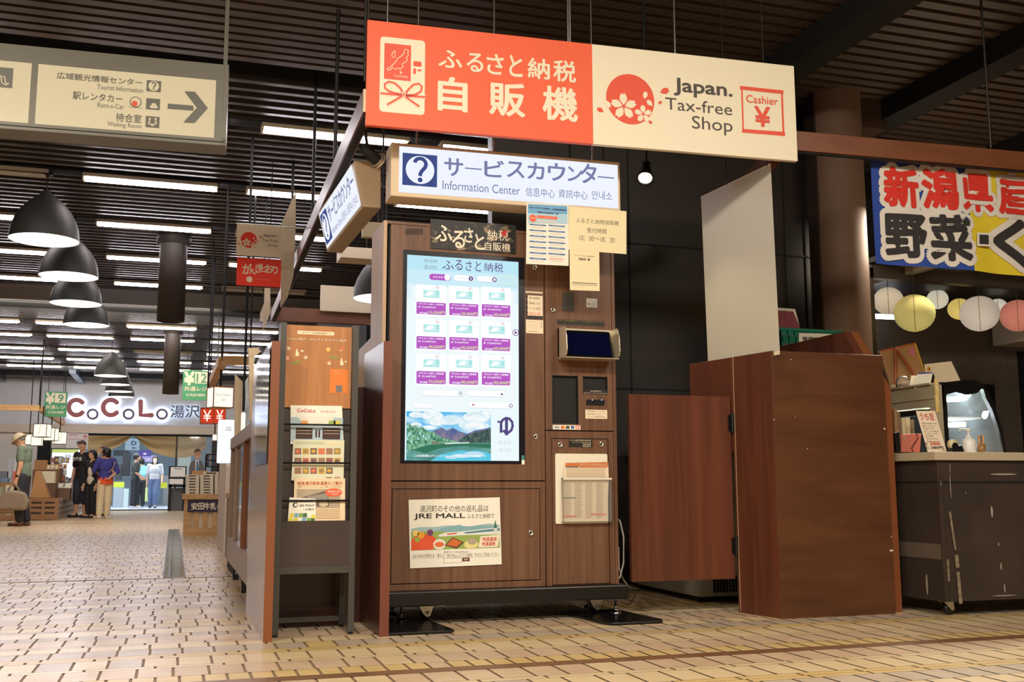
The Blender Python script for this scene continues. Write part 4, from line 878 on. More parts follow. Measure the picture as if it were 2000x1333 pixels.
def mall(b, d):
    b.ptext(FQ, (820, 988, 954, 1000), '湯沢町のその他の返礼品は', INK, d); b.ptext(FQ, (809, 1004, 908, 1015), 'JRE MALL', INK, d, 0.03); b.ptext(FQ, (912, 1004, 965, 1013), 'ふるさと納税で', INK, d)
    c = lambda n, q: M('mall_'+n, q, 0.5)
    b.ppoly(FQ, [(803, 1034), (820, 1030), (850, 1030), (870, 1027), (895, 1027), (915, 1029), (935, 1026), (955, 1023), (976, 1026), (976, 1040), (803, 1043)], c('hills', (160, 190, 190)), d)
    b.ppoly(FQ, [(862, 1032), (885, 1028), (896, 1025.5), (908, 1029), (925, 1028), (940, 1026), (976, 1030), (976, 1040), (850, 1040)], c('hills2', (130, 170, 176)), d+0.0003)
    b.ppoly(FQ, [(803, 1040), (840, 1038), (880, 1040), (976, 1034), (976, 1070), (803, 1076)], c('field', (150, 170, 84)), d+0.0006)
    b.ppoly(FQ, [(856, 1046), (870, 1041), (900, 1039), (976, 1030), (976, 1044), (900, 1046), (858, 1049)], c('train', (226, 226, 220)), d+0.0009); b.ppoly(FQ, [(873, 1043), (892, 1041), (892, 1043.5), (873, 1045.5)], c('red', (210, 70, 50)), d+0.0012); b.ppoly(FQ, [(905, 1040.5), (976, 1032), (976, 1037), (910, 1043)], c('teal', (80, 130, 140)), d+0.0012)
    b.ppoly(FQ, [(964, 1032), (967, 1016), (971, 1032)], c('spire', (60, 110, 96)), d+0.0015); b.prect(FQ, (964, 1032, 971, 1041), c('tower', (210, 210, 205)), d+0.0015)
    b.ppoly(FQ, [(803, 1076), (803, 1056), (812, 1048), (822, 1046), (834, 1044), (846, 1048), (852, 1054), (846, 1070), (846, 1074)], c('crab', (226, 84, 44)), d+0.0012)
    for x, y, r_, q in ((832, 1064, 10, 'crab2'), (822, 1046, 7, 'mango'), (840, 1041, 6, 'grape'), (812, 1042, 6, 'yellow'), (815, 1055, 5, 'melon')): b.pdisc(FQ, x, y, r_, c(q, dict(crab2=(230, 90, 50), mango=(232, 160, 50), grape=(120, 60, 110), yellow=(232, 200, 110), melon=(150, 170, 70))[q]), d+0.0016)
    b.pdisc(FQ, 858, 1064, 12, c('bowl', (232, 226, 210)), d+0.002, ry=10); b.pdisc(FQ, 858, 1064, 9, c('roe', (224, 110, 60)), d+0.0024, ry=5)
    b.ppoly(FQ, [(868, 1066), (884, 1050), (906, 1060), (892, 1072)], c('box', (90, 50, 36)), d+0.002); b.ppoly(FQ, [(871, 1065), (885, 1052), (902, 1060), (891, 1069)], c('eel', (206, 106, 50)), d+0.0024)
    b.pdisc(FQ, 920, 1064, 14, c('soba', (226, 214, 140)), d+0.002, ry=8); b.pdisc(FQ, 922, 1058, 9, c('noodle', (176, 160, 136)), d+0.0024, ry=6)
    b.ppoly(FQ, [(938, 1048), (976, 1045), (972, 1069), (934, 1070)], c('ticket', (236, 224, 200)), d+0.0026); b.ptext(FQ, (942, 1050, 970, 1057), '地酒温泉', c('coral', (222, 96, 80)), d+0.003, 0.03); b.ptext(FQ, (941, 1059, 967, 1066), '地酒温泉', c('coral', (222, 96, 80)), d+0.003, 0.03)
    b.ptext(FQ, (866, 1077, 915, 1080.5), '湯沢町のその他の返礼品は', GREYINK, d); b.ptext(FQ, (806, 1083, 974, 1089.5), 'JRE POINTが貯まる・使える「JRE MALLふるさと納税」をぜひご利用ください', GREYINK, d)
    b.prect(FQ, (866, 1091, 902, 1100), GREYINK, d); b.prect(FQ, (866.6, 1091.6, 901.4, 1099.4), WHITE, d+0.0005); b.prect(FQ, (903, 1090, 917, 1097), c('btn', (90, 30, 28)), d); b.ptext(FQ, (906, 1091.5, 914, 1095.5), '検索', WHITE, d+0.0006)
paper('mall_poster', FQ, [(798, 977), (976, 972), (980, 1103), (801, 1111)], 0.0, WHITE, 'white JRE MALL poster with fruit and train picture on the lower kiosk door', draw=mall)
# leaflet pocket on the right lower door
r = thing('leaflet_holder', 'clear acrylic leaflet pocket with printed timetable sheets on the right lower kiosk door', 'leaflet holder', FM.pt(FM.at(1138, 1020)[0], FM.at(1138, 1020)[1]))
b = MB(); b.prr(FM, (1083.5, 886.5, 1187, 1022.5), 0.008, M('acrylic_white', (240, 230, 208), 0.25), 0.008, 0.006); part('back_plate', b, r)
lf = MB(); FF = Frame((0, YM-0.022, 0), (1, 0, 0)); PR = M('leaflet', (232, 212, 180), 0.6)
lf.ppoly(FF, [(1098, 936), (1189, 933), (1186, 1019), (1097, 1020)], PR, 0); A_ = FF.at(1103, 905); lf.ppoly(FF, [(1098, 936), (1104, 904), (1188, 903), (1189, 933)], PR, 0.0002)
lf.ppoly(FF, [(1104, 905), (1188, 903), (1188, 911), (1104, 911.5)], M('leaflet_orange', (206, 116, 62), 0.6), 0.001); lf.ptext(FF, (1132, 905.5, 1184, 910), '湯沢町ふるさと納税 返礼品一覧', PR, 0.0016)
LNE = M('leaflet_line', (192, 172, 146), 0.6)
for c_ in range(4):
    for k in range(26): lf.prect(FF, (1101+c_*21, 942+k*2.75, 1101+c_*21+16-(k*7+c_*3) % 5, 943.3+k*2.75), LNE, 0.0012)
for k in range(6): lf.prect(FF, (1106, 916+k*3, 1182, 917.4+k*3), LNE, 0.0012)
lf.prect(FF, (1105, 911.5, 1130, 914), GREYINK, 0.0014); lf.prect(FF, (1132, 911.5, 1186, 914), M('leaflet_orange'), 0.0014); lf.prect(FF, (1099, 972, 1124, 974.5), M('leaflet_green', (120, 136, 110), 0.6), 0.0016)
lf.prect(FF, (1100, 1008, 1125, 1010.5), M('leaflet_coral', (222, 120, 96), 0.6), 0.0016); lf.prect(FF, (1153, 1004, 1183, 1006.5), M('leaflet_coral'), 0.0016)
part('leaflets', lf, r)
b = MB(); AC = glass('clear_acrylic', (240, 240, 235), 0.06); g0, g1 = FM.at(1095, 930)[0], FM.at(1189, 930)[0]; gz0, gz1 = FM.at(1140, 1020)[1], FM.at(1140, 934)[1]
b.fbox(FM, g0, g1, gz0, gz1, 0.034, 0.037, AC); b.fbox(FM, g0, g0+0.003, gz0, gz1, 0.008, 0.034, AC); b.fbox(FM, g1-0.003, g1, gz0, gz1, 0.008, 0.034, AC); b.fbox(FM, g0, g1, gz0, gz0+0.003, 0.008, 0.034, AC)
b.fbox(FM, g0, g1, gz1-0.01, gz1, 0.034, 0.04, M('acrylic_rim', (232, 222, 200), 0.15)); part('pocket', b, r)
# ================================================================ booth cheeks left of the kiosk
DKRED = noisy('dark_red_laminate', (58, 30, 24), (78, 42, 32), (12, 12, 0.8), 0.3, 5, bump=0)
r = thing('booth_divider', 'tall brown booth end panel with orange edge, left of the brochure stand', 'panel', (0.42, 5.35, 0))
m = MB(); m.box(0.400, 0.437, 4.785, 5.93, 0, 1.33, noisy('taupe_gloss', (150, 122, 104), (172, 142, 120), (3, 3, 9), 0.22, 4)); m.box(0.437, 0.4385, 4.786, 5.92, 0.001, 1.328, DKRED); part('board', m, r)
m = MB(); m.box(0.3995, 0.4378, 4.782, 4.786, 0, 1.331, EDGEWOOD); part('edge_band', m, r)
m = MB(); FXc = Frame((0.3995, 5.93, 0), (0, -1, 0)); GL = M('white_brush_print', (240, 226, 200), 0.4)
m.poly(FXc, [(0.28, 1.04), (1.10, 1.04), (1.10, 1.31), (0.28, 1.31)], 0.001, M('dark_notice', (92, 72, 62), 0.25))
for st in ([(0.45, 1.27), (0.55, 1.22), (0.50, 1.16)], [(0.62, 1.30), (0.60, 1.20), (0.72, 1.17), (0.84, 1.27)], [(0.80, 1.30), (0.86, 1.24), (1.0, 1.28), (0.92, 1.2)], [(0.40, 1.12), (0.55, 1.14), (0.62, 1.09)], [(0.66, 1.08), (0.78, 1.15), (0.9, 1.08), (1.02, 1.13)], [(0.92, 1.15), (0.98, 1.09)]):
    m.line(FXc, st, 0.022, GL, 0.002)
m.poly(FXc, [(0.30, 0.78), (1.12, 0.78), (1.12, 1.33), (0.30, 1.33)], 0.006, glass('vinyl_cover', (210, 214, 220), 0.10, 0.08)); part('notice_pocket', m, r, 'clear vinyl pocket over white brush lettering')
m = MB(); m.box(0.44, 0.962, 5.33, 5.36, 0, onY(715, 757, 5.33).z, DKRED); solo('booth_backboard', m, 'dark red-brown low panel behind the brochure stand', 'panel')
m = MB(); m.box(0.58, 1.0, 6.6, 6.63, 0.0, 1.46, noisy('pale_taupe', (196, 176, 150), (208, 190, 164), (30, 30, 1), 0.5)); solo('pale_divider', m, 'pale taupe board standing behind the brochure stand', 'panel')
r = thing('booth_divider', 'narrow brown booth panel between brochure stand and kiosk', 'panel', (0.934, 5.1, 0))
m = MB(); m.box(0.915, 0.957, 4.795, 5.32, 0, 1.352, DKRED); part('board', m, r)
m = MB(); m.box(0.9145, 0.9575, 4.792, 4.796, 0, 1.353, noisy('red_edge', (104, 54, 38), (118, 64, 46), (9, 9, 2), 0.4)); part('edge_band', m, r)

# ================================================================ brochure stand
STD = M('stand_steel', (74, 70, 64), 0.45, 0.3); STB = noisy('stand_board', (56, 42, 36), (66, 50, 42), (3, 3, 14), 0.5)
FB_ = frameY(4.915)
r = thing('brochure_stand', 'slim dark metal brochure stand with tan header board and wire racks', 'brochure stand', (0.645, 5.0, 0))
xl, xr = FB_.at(541, 900)[0], FB_.at(697, 900)[0]; zt_ = FB_.at(545, 629)[1]
zmid = FB_.at(620, 1107)[1]
for nm, x, yy in (('leg', xl, 4.915), ('leg', xr-0.028, 4.915), ('leg', xl, 5.19), ('leg', xr-0.028, 5.19)):
    m = MB(); m.box(x, x+0.028, yy, yy+0.028, 0.012, zmid-0.0325, STD); m.box(x+0.003, x+0.025, yy+0.003, yy+0.025, 0, 0.012, BLACK); part(nm, m, r)
m = MB(); m.box(xl, xr, 5.19, 5.218, 0.03, 0.055, STD); m.box(xl, xl+0.028, 4.94, 5.2, 0.03, 0.055, STD); m.box(xr-0.028, xr, 4.94, 5.2, 0.03, 0.055, STD); part('stretcher', m, r); m = MB(); m.box(xl, xr, 4.915, 4.943, zmid-0.032, zmid, STD); m.box(xl, xl+0.028, 4.94, 5.2, zmid-0.032, zmid, STD); m.box(xr-0.028, xr, 4.94, 5.2, zmid-0.032, zmid, STD); part('frame', m, r)
for x in (xl, xr-0.028): m = MB(); m.box(x, x+0.028, 4.92, 5.0, zmid, zt_, STD); part('upright', m, r)
zl = FB_.at(620, 1018)[1]
m = MB(); m.box(xl+0.028, xr-0.028, 4.918, 4.99, zmid, zl, STB); part('bin', m, r)
zo = FB_.at(620, 796)[1]
m = MB(); m.box(xl+0.028, xr-0.028, 4.965, 4.98, zl, zo, STB); part('back_board', m, r)
m = MB(); FO = frameY(4.955); ox0, oz0, ox1, oz1 = m.uvr(FO, (552, 634, 684, 797)); m.fbox(FO, ox0, ox1, zo, oz1, -0.012, 0, TANWOOD)
d = 0.001; CRM = M('header_cream', (236, 216, 178), 0.5)
m.prr(FO, (581, 646, 653, 656), 0.004, CRM, d); m.ptext(FO, (590, 648.5, 645, 653.5), 'ようこそ越後湯沢へ', M('header_brown', (120, 84, 52), 0.5), d+0.001, 0.0)
m.ptext(FO, (557, 659, 676, 668.5), 'CoCoLo湯沢・がんぎどおりのご案内', CRM, d, 0.03)
def flake(x, y): 
    for k in range(3): a = k*math.pi/3; m.pline(FO, [(x-4*math.cos(a), y-4*math.sin(a)), (x+4*math.cos(a), y+4*math.sin(a))], 1.5, CRM, d+0.0003*k)
for x, y in ((564, 681), (597, 698.5), (643, 710)): flake(x, y)
def bottle(x, y, s_):
    m.ppoly(FO, [(x-1*s_, y-8), (x+0.6*s_, y-8), (x+1.5*s_, y-3), (x+3.4*s_, y), (x+3.4*s_, y+6), (x-2.4*s_, y+6), (x-2.4*s_, y)], CRM, d); 
bottle(580, 690, 1.1); bottle(667, 708, 1.1); m.pdisc(FO, 590, 686, 3.4, CRM, d, ry=1.6); m.pdisc(FO, 675, 707, 2.4, CRM, d, ry=1.5)
m.pdisc(FO, 561, 700, 4.2, M('bun_pink', (232, 160, 140), 0.5), d); m.pdisc(FO, 641, 683, 4.2, M('bun_yellow', (232, 190, 100), 0.5), d)
PEA = M('pea_green', (138, 150, 54), 0.5)
m.ppoly(FO, [(566, 710), (576, 707), (587, 704), (587, 707), (577, 711), (567, 713)], PEA, d); m.ppoly(FO, [(641, 695), (652, 697), (662, 698), (660, 701), (650, 701), (643, 698)], PEA, d)
SAL = M('salmon_print', (222, 110, 84), 0.5); m.ppoly(FO, [(662, 681), (673, 678), (672, 682), (662, 685)], SAL, d); m.ppoly(FO, [(662, 685), (669, 684.5), (669, 686), (662, 686)], CRM, d+0.0003)
m.prect(FO, (644.5, 721, 679, 769), M('flyer_orange', (226, 128, 56), 0.3), d); m.ptext(FO, (648, 724, 666, 727), 'インスタグラムはこちら', CRM, d+0.001); m.ptext(FO, (654, 729, 668, 731.5), '@cocolo_yuzawa', CRM, d+0.001); m.prect(FO, (656, 753, 668, 767), M('photo_grey', (120, 110, 104), 0.5), d+0.001)
part('header_board', m, r)
for y in (829, 904.5, 979): 
    m = MB(); a0, b0 = FB_.at(560, y), FB_.at(686 if y > 900 else 684, y+1); z = a0[1]
    m.tube([(xl+0.02, 4.97, z), (xl+0.026, 4.925, z), (xr-0.03, 4.925, z), (xr-0.022, 4.97, z)], 0.0045, MATBLACK, 8); part('wire_rail', m, r)
# brochures in the racks
FBR = frameY(4.94)
def broch(label, pts, Y, mat, draw):
    fr = frameY(Y); b = MB(); b.pprism(fr, pts, -0.004, 0, mat); draw(b, fr); solo('brochure', b, label, 'brochure', 'brochures in the wire racks')
def d1(b, fr):
    d = 0.0008; b.ptext(fr, (580, 799, 616, 806), 'CoCoLo', M('br_red', (200, 70, 50), 0.5), d, 0.03); b.ptext(fr, (626, 802, 656, 807), 'がんぎどおり', M('br_red'), d)
    b.prect(fr, (568.5, 815, 669, 864), M('br_blue', (170, 190, 200), 0.5), d); b.ppoly(fr, [(580, 814), (655, 814), (640, 832), (596, 832)], M('br_pale', (232, 226, 208), 0.5), d+0.0003)
    for x, c in ((588, (226, 150, 80)), (642, (150, 176, 90)), (652, (214, 200, 90))): b.prect(fr, (x, 822, x+13, 830), M('br_%d' % c[0], c, 0.5), d+0.0006)
    b.prect(fr, (578, 836, 610, 858), M('br_dark', (66, 40, 32), 0.5), d+0.0006); b.prect(fr, (630, 836, 664, 859), M('br_dark'), d+0.0006)
    for x in (616, 622): b.prect(fr, (x, 840, x+3, 855), M('br_dark'), d+0.0008)
    for y in (841, 847): b.prect(fr, (580, y, 608, y+1), CRM, d+0.001); b.prect(fr, (632, y, 662, y+1), CRM, d+0.001)
broch('white shop brochure with red title in the top wire rack', [(567.5, 792), (668, 793.5), (671, 866), (567.5, 868)], 4.952, WHITE, d1)
FOODC = [M('food_%d' % k, c, 0.5) for k, c in enumerate(((150, 90, 84), (206, 160, 70), (110, 90, 80), (214, 120, 80), (170, 110, 100), (150, 130, 80)))]
def d2(b, fr):
    d = 0.0008; b.prect(fr, (576, 863, 632, 868), M('br_green', (190, 196, 164), 0.5), d); b.prect(fr, (637, 864, 666, 869), CRM, d)
    for r_ in range(3):
        for c in range(6):
            if r_ == 2 and c == 5: continue
            x, y = 575.5+c*15.4, 876+r_*19; b.prect(fr, (x, y, x+12.5, y+12), FOODC[(c+r_*2) % 6], d); b.pdisc(fr, x+6, y+6, 4.5, FOODC[(c*2+r_+3) % 6], d+0.0004, ry=3.6)
    b.prect(fr, (637, 932.5, 648, 936), FOODC[0], d); b.prect(fr, (653, 932.5, 664, 936), FOODC[4], d)
broch('pale green food brochure with rows of dish photos in the middle rack', [(573, 859), (672.5, 860.5), (671, 941), (569, 939)], 4.944, M('br_sage', (216, 214, 184), 0.6), d2)
def d3(b, fr):
    d = 0.0008; b.ptext(fr, (581, 941, 668, 948), '越後湯沢駅前温泉のご案内', M('br_rust', (206, 110, 70), 0.5), d, 0.01); b.ptext(fr, (581, 949.5, 667, 953), '湯めぐりといっしょに楽しむ町歩き', M('br_tan', (170, 140, 100), 0.5), d)
    b.prect(fr, (580, 956, 664, 993), M('br_photo', (176, 158, 132), 0.5), d); b.ppoly(fr, [(580, 975), (612, 966), (640, 958), (643, 990), (580, 990)], M('br_photo2', (112, 96, 84), 0.5), d+0.0003); b.ppoly(fr, [(600, 970), (640, 964), (640, 984), (606, 984)], M('br_photo3', (150, 140, 128), 0.5), d+0.0006); b.pdisc(fr, 632, 985, 9, M('br_photo4', (206, 190, 156), 0.5), d+0.0009, ry=5)
    b.pdisc(fr, 651.5, 962.5, 16.5, VERM, d+0.001, ry=8); b.ptext(fr, (640, 958.5, 664, 963), '昭和風 乗り放題', WHITE, d+0.0016); b.ptext(fr, (645, 964.5, 659, 967.5), 'ご案内', WHITE, d+0.0016)
    for k in range(5): b.prect(fr, (618, 996+k*4, 664, 997+k*4), M('br_tan'), d)
broch('peach brochure with steam train photo and orange oval in the bottom rack', [(575, 934), (674, 935), (674, 1020), (573, 1020)], 4.936, M('br_peach', (236, 208, 170), 0.6), d3)
def d4(b, fr):
    d = 0.0008; b.pdisc(fr, 576.5, 987, 5, M('br_charcoal', (60, 66, 60), 0.5), d); b.pdisc(fr, 577.5, 987, 3, WHITE, d+0.0004); b.ptext(fr, (585, 986, 614, 991), 'JRE POINT', M('br_charcoal'), d, 0.01); b.ptext(fr, (592, 993, 613, 998), '入会案内', M('br_charcoal'), d)
    q = (('br_lemon', (224, 210, 70)), ('br_sky', (130, 170, 196)), ('br_leaf', (130, 166, 84)), ('br_pine', (72, 110, 80)))
    for k, (x, y, c) in enumerate(((566, 1003, 0), (575, 1003, 1), (584, 1003, 2), (592, 1003, 3), (608, 1006, 0), (574, 1012, 0), (590, 1012, 1), (599, 1012, 2), (607, 1013, 3), (563, 1012, 0))): b.prect(fr, (x, y, x+7.5, y+8), M(q[c][0], q[c][1], 0.5), d+k*0.0001)
broch('small white point-card leaflet with coloured squares, front of the bottom rack', [(565.5, 972), (617, 975), (616, 1020), (562, 1020)], 4.930, WHITE, d4)

# ================================================================ red-brown counter booth to the right
A_, B_ = Vector((2.981, 4.764, 0)), Vector((2.850, 5.443, 0)); FSD = Frame(B_, A_-B_)      # left side, faces the aisle
ZP = 1.382
r = thing('reception_booth', 'tall red-brown wooden counter booth with closed front right of the kiosk', 'counter', (3.33, 5.2, 0))
m = MB(); m.box(2.981, 3.676, 4.762, 4.792, 0.0, ZP, BROWNWOOD); part('front_panel', m, r, bev=0.002)
m = MB(); L_ = (A_-B_).length; m.fbox(FSD, L_-0.325, L_-0.002, 0.0, ZP, -0.03, 0.0, REDWOOD); m.fbox(FSD, 0, L_-0.325, 0.86, ZP, -0.03, 0.0, REDWOOD); part('side_panel', m, r, bev=0.002)
XC = 3.70; pk = onX(1662, 649, XC); pf = onX(1741, 755, XC)
m = MB(); fr = Frame((XC, 0, 0), (0, 1, 0)); prof = [(4.81, 0), (4.81, pf.z), (pk.y, pk.z), (6.2, pk.z), (6.2, 0)]
m.prism(fr, prof, -0.05, 0.0, REDWOOD); part('cheek', m, r, 'side cheek with a slanted top')
m = MB(); fr = Frame((XC-0.0005, 0, 0), (0, 1, 0)); n0 = 4.806
m.box(XC-0.001, XC+0.051, 4.806, 4.811, 0, pf.z, EDGEWOOD); t0 = Vector((0, pk.y-4.81, pk.z-pf.z)); 
m.add([(XC-0.001, 4.806, pf.z), (XC+0.051, 4.806, pf.z), (XC+0.051, pk.y, pk.z+0.003), (XC-0.001, pk.y, pk.z+0.003), (XC-0.001, 4.812, pf.z-0.002), (XC+0.051, 4.812, pf.z-0.002), (XC+0.051, pk.y, pk.z), (XC-0.001, pk.y, pk.z)], [(0, 1, 2, 3), (7, 6, 5, 4), (0, 4, 5, 1), (1, 5, 6, 2), (2, 6, 7, 3), (3, 7, 4, 0)], EDGEWOOD); part('edge_band', m, r)
m = MB(); m.box(3.3, 3.699, 5.70, 6.19, 1.33, 1.36, REDWOOD); part('shelf', m, r)
m = MB(); fr = frameY(4.7615)
for px, py, rx, ry in ((1545, 703, 1.1, 0.9), (1577, 877, 0.9, 1), (1727.5, 838, 1.8, 1.6), (1512, 820, 0.8, 1.2), (1741, 1076, 4, 1.6), (1553, 815, 0.6, 0.6), (1741, 1049, 0.6, 2)): m.pdisc(fr, px, py, rx, M('chip', (206, 190, 170), 0.6), 0.0005, ry=ry)
part('chipped_spots', m, r, 'pale chips in the veneer')
# swing gate
r = thing('swing_gate', 'low red-brown swing gate panel hinged to the booth, floating above the floor', 'gate', (2.61, 5.1, 0.177))
FG_ = frameY(5.085); m = MB(); g0, g1 = FG_.at(1232, 950)[0], 2.908; zg0, zg1 = 0.177, FG_.at(1330, 773)[1]
m.fbox(FG_, g0, g1, zg0, zg1, -0.03, 0, REDWOOD); part('panel', m, r, bev=0.002)
for y0, y1 in ((808, 846), (1048, 1085)):
    m = MB(); za, zb3 = FG_.at(1436, y1)[1], FG_.at(1436, y0)[1]; m.tube([(2.912, 5.072, za), (2.912, 5.072, zb3)], 0.011, BLACK, 12); m.box(2.89, 2.93, 5.08, 5.088, za+0.01, zb3-0.01, BLACK); part('hinge', m, r)
m = MB(); m.box(2.918, 2.921, 5.06, 5.064, 0.01, ZP, M('bare_edge', (176, 140, 110), 0.5)); part('edge_line', m, r)
# translucent screen hung above the booth side
r = thing('vinyl_screen', 'translucent white vinyl sheet hanging above the booth side', 'screen', FSD.pt(0.3, 1.39))
m = MB(); VN = glass('milky_vinyl', (206, 198, 180), 0.92, 0.3)
pts = [FSD.at(1520, 691), FSD.at(1502, 320), FSD.at(1366, 385), FSD.at(1380, 718)]; m.poly(FSD, pts, -0.012, VN)
part('sheet', m, r)
m = MB(); m.line(FSD, [FSD.at(1502, 320), FSD.at(1366, 385)], 0.008, M('screen_hem', (236, 228, 206), 0.5), -0.011); part('hem', m, r); m = MB(); m.line(FSD, [(pts[0][0], pts[0][1]+0.006), (pts[3][0], pts[3][1]+0.006)], 0.02, M('hem_tape', (232, 214, 186), 0.5), -0.0105); part('hem', m, r)
p_ = FSD.pt(*FSD.at(1416, 362), -0.012); m = MB(); m.tube([p_, (p_.x, p_.y, 4.0)], 0.003, DARKMETAL, 6); p2 = FSD.pt(*FSD.at(1495, 325), -0.012); m.tube([p2, (p2.x, p2.y, 4.0)], 0.003, DARKMETAL, 6); part('hanger_wire', m, r)
# crate, chalkboard, yellow stick
FCR = frameY(5.75); cz = 1.36
r = thing('plastic_crate', 'green plastic crate with white hand-lettered card standing in the booth', 'crate', (3.45, 5.9, cz))
CG = M('crate_green', (14, 122, 104), 0.4); m = MB(); ux0, uz0, ux1, uz1 = m.uvr(FCR, (1523, 645, 1647, 705)); uz1 = FCR.at(1585, 644)[1]
for (fx0, fx1, fy0, fy1) in ((ux0, ux1, 5.75, 5.758), (ux0, ux1, 6.05, 6.058), (ux0, ux0+0.008, 5.75, 6.05), (ux1-0.008, ux1, 5.75, 6.05)):
    m.box(fx0, fx1, fy0, fy1, uz1-0.045, uz1, CG); m.box(fx0, fx1, fy0, fy1, cz, cz+0.03, CG)
    nx = 9 if fx1-fx0 > 0.1 else 1; ny = 9 if nx == 1 else 1
    for k in range(10):
        if nx > 1: xx = fx0+(fx1-fx0-0.008)*k/9; m.box(xx, xx+0.008, fy0, fy1, cz, uz1, CG)
        else: yy = fy0+(fy1-fy0-0.008)*k/9; m.box(fx0, fx1, yy, yy+0.008, cz, uz1, CG)
m.box(ux0-0.006, ux1+0.006, 5.744, 5.752, uz1-0.016, uz1+0.002, CG); m.box(ux0, ux1, 5.752, 6.05, cz, cz+0.006, CG); part('shell', m, r)
m = MB(); m.pprism(FCR, [(1559, 651), (1622, 653), (1622, 700), (1559, 700)], 0.007, 0.009, WHITE); m.ptext(FCR, (1566, 658, 1608, 673), '営業時間', INK, 0.010, 0.04); part('card', m, r, 'white card with black hand lettering')
r = thing('chalkboard', 'dusty red chalkboard with white frame leaning behind the green crate', 'chalkboard', (3.46, 6.15, cz))
FCH = Frame((0, 6.1, cz), (1, 0, 0), (0, 0.12, 1)); m = MB(); o4 = [FCH.at(1478, 598), FCH.at(1553, 604), (FCH.at(1582, 668)[0], 0), (FCH.at(1478, 668)[0], 0)]
m.prism(FCH, o4, -0.02, 0, WHITE); part('frame', m, r)
m = MB(); m.poly(FCH, [FCH.at(1478, 604), FCH.at(1549, 609), FCH.at(1575, 668), FCH.at(1478, 668)], 0.002, noisy('red_slate', (128, 52, 62), (152, 76, 84), (30, 30, 30), 0.8)); part('slate', m, r)
q0, q1 = onY(1386, 780, 5.55), onY(1391.5, 732, 5.55); m = MB(); m.tube([(q0.x, 5.55, 0.9), q0, q1], [0.012, 0.012, 0.014], M('yellow_paint', (206, 160, 40), 0.5), 12); m.tube([q1+Vector((0.012, -0.004, -0.02)), q1+Vector((0.022, -0.01, -0.06)), q1+Vector((0.014, -0.01, -0.09))], 0.005, M('clip_cream', (220, 206, 180), 0.4), 8)
solo('yellow_stick', m, 'yellow rod with cream clip poking up behind the swing gate', 'stick')
# freezer
r = thing('chest_freezer', 'pale grey chest freezer mostly hidden behind the swing gate', 'freezer', (3.3, 6.02, 0)); FZ = M('freezer_white', (176, 170, 150), 0.4)
m = MB(); m.box(2.935, 3.66, 5.56, 6.48, 0.03, 0.91, FZ); m.box(2.96, 3.64, 5.6, 6.44, 0, 0.03, MATBLACK); part('body', m, r, bev=0.012)
m = MB(); m.box(2.915, 3.68, 5.54, 6.50, 0.925, 0.985, M('freezer_lid', (200, 194, 174), 0.35)); part('lid', m, r, bev=0.015)
m = MB()
for k in range(12): m.box(3.03+k*0.02, 3.042+k*0.02, 5.548, 5.561, 0.055, 0.15, MATBLACK)
for k in range(7): m.box(3.03, 3.27, 5.55, 5.560, 0.056+k*0.014, 0.061+k*0.014, M('freezer_white'))
part('vent_grille', m, r)
cab = [onY(1206, 1015, 5.42), onY(1211, 1018, 5.36), onY(1218, 1050, 5.3), onY(1218, 1100, 5.3), onY(1211, 1128, 5.3), onY(1208, 1132, 5.3)]
m = MB(); m.tube(cab, 0.0045, M('cable_white', (226, 216, 196), 0.5), 8); c2 = [onY(1208, 1070, 5.42), onY(1209, 1110, 5.36), onY(1218, 1135, 5.36), onY(1230, 1148, 5.55), onZ(1247, 1152, 0.006)]; m.tube(c2, 0.0045, M('cable_white'), 8)
solo('power_cable', m, 'white power cable looping down from the kiosk side to the floor', 'cable')

# ================================================================ food stall at the right edge
FK = frameY(4.56); CB_ = noisy('dark_counter', (52, 42, 36), (66, 54, 46), (4, 4, 4), 0.45); 
r = thing('stall_counter', 'scuffed dark brown stall counter on casters with pale worktop', 'counter', (4.6, 5.0, 0))
ck0 = FK.at(1852, 1150)[0]-0.02; ztop = FK.at(1920, 884)[1]; zwb = FK.at(1920, 900)[1]
m = MB(); m.box(ck0, 5.6, 4.565, 5.55, 0.075, zwb, CB_); part('body', m, r, bev=0.003)
m = MB(); m.box(ck0-0.03, 5.6, 4.545, 5.6, zwb, ztop, M('worktop_edge', (184, 168, 140), 0.4)); part('worktop', m, r, bev=0.002)
m = MB(); FKs = Frame((ck0-0.001, 5.5, 0), (0, -1, 0)); GB = M('taped_band', (98, 84, 72), 0.5); zq = FK.at(1850, 942)[1]
m.poly(FKs, [(0, 0.29), (0.93, 0.29), (0.93, 0.37), (0, 0.37)], 0.001, GB); m.fbox(FK, ck0, 5.6, zq-0.004, zq+0.004, -0.004, 0.0, MATBLACK); m.fbox(FKs, 0, 0.93, zq-0.004, zq+0.004, -0.004, 0.002, MATBLACK)
m.fbox(FK, ck0-0.006, ck0+0.02, 0.08, zq-0.02, -0.004, 0.003, CB_); part('trim', m, r)
m = MB(); TP = noisy('old_tape', (150, 134, 110), (100, 86, 70), (30, 30, 60), 0.6); SC_ = M('scuff', (150, 138, 122), 0.7)
for pts in ([(1853, 1000), (1857, 1000), (1868, 1075), (1864, 1075)], [(1864, 1085), (1871, 1084), (1874, 1110), (1867, 1110)], [(1868, 1118), (1874, 1118), (1880, 1180), (1873, 1180)], [(1847, 1093), (1853, 1093), (1855, 1136), (1849, 1136)]): m.ppoly(FK, pts, TP, 0.001); part('tape_remnant', m, r, 'peeling pale tape'); m = MB()
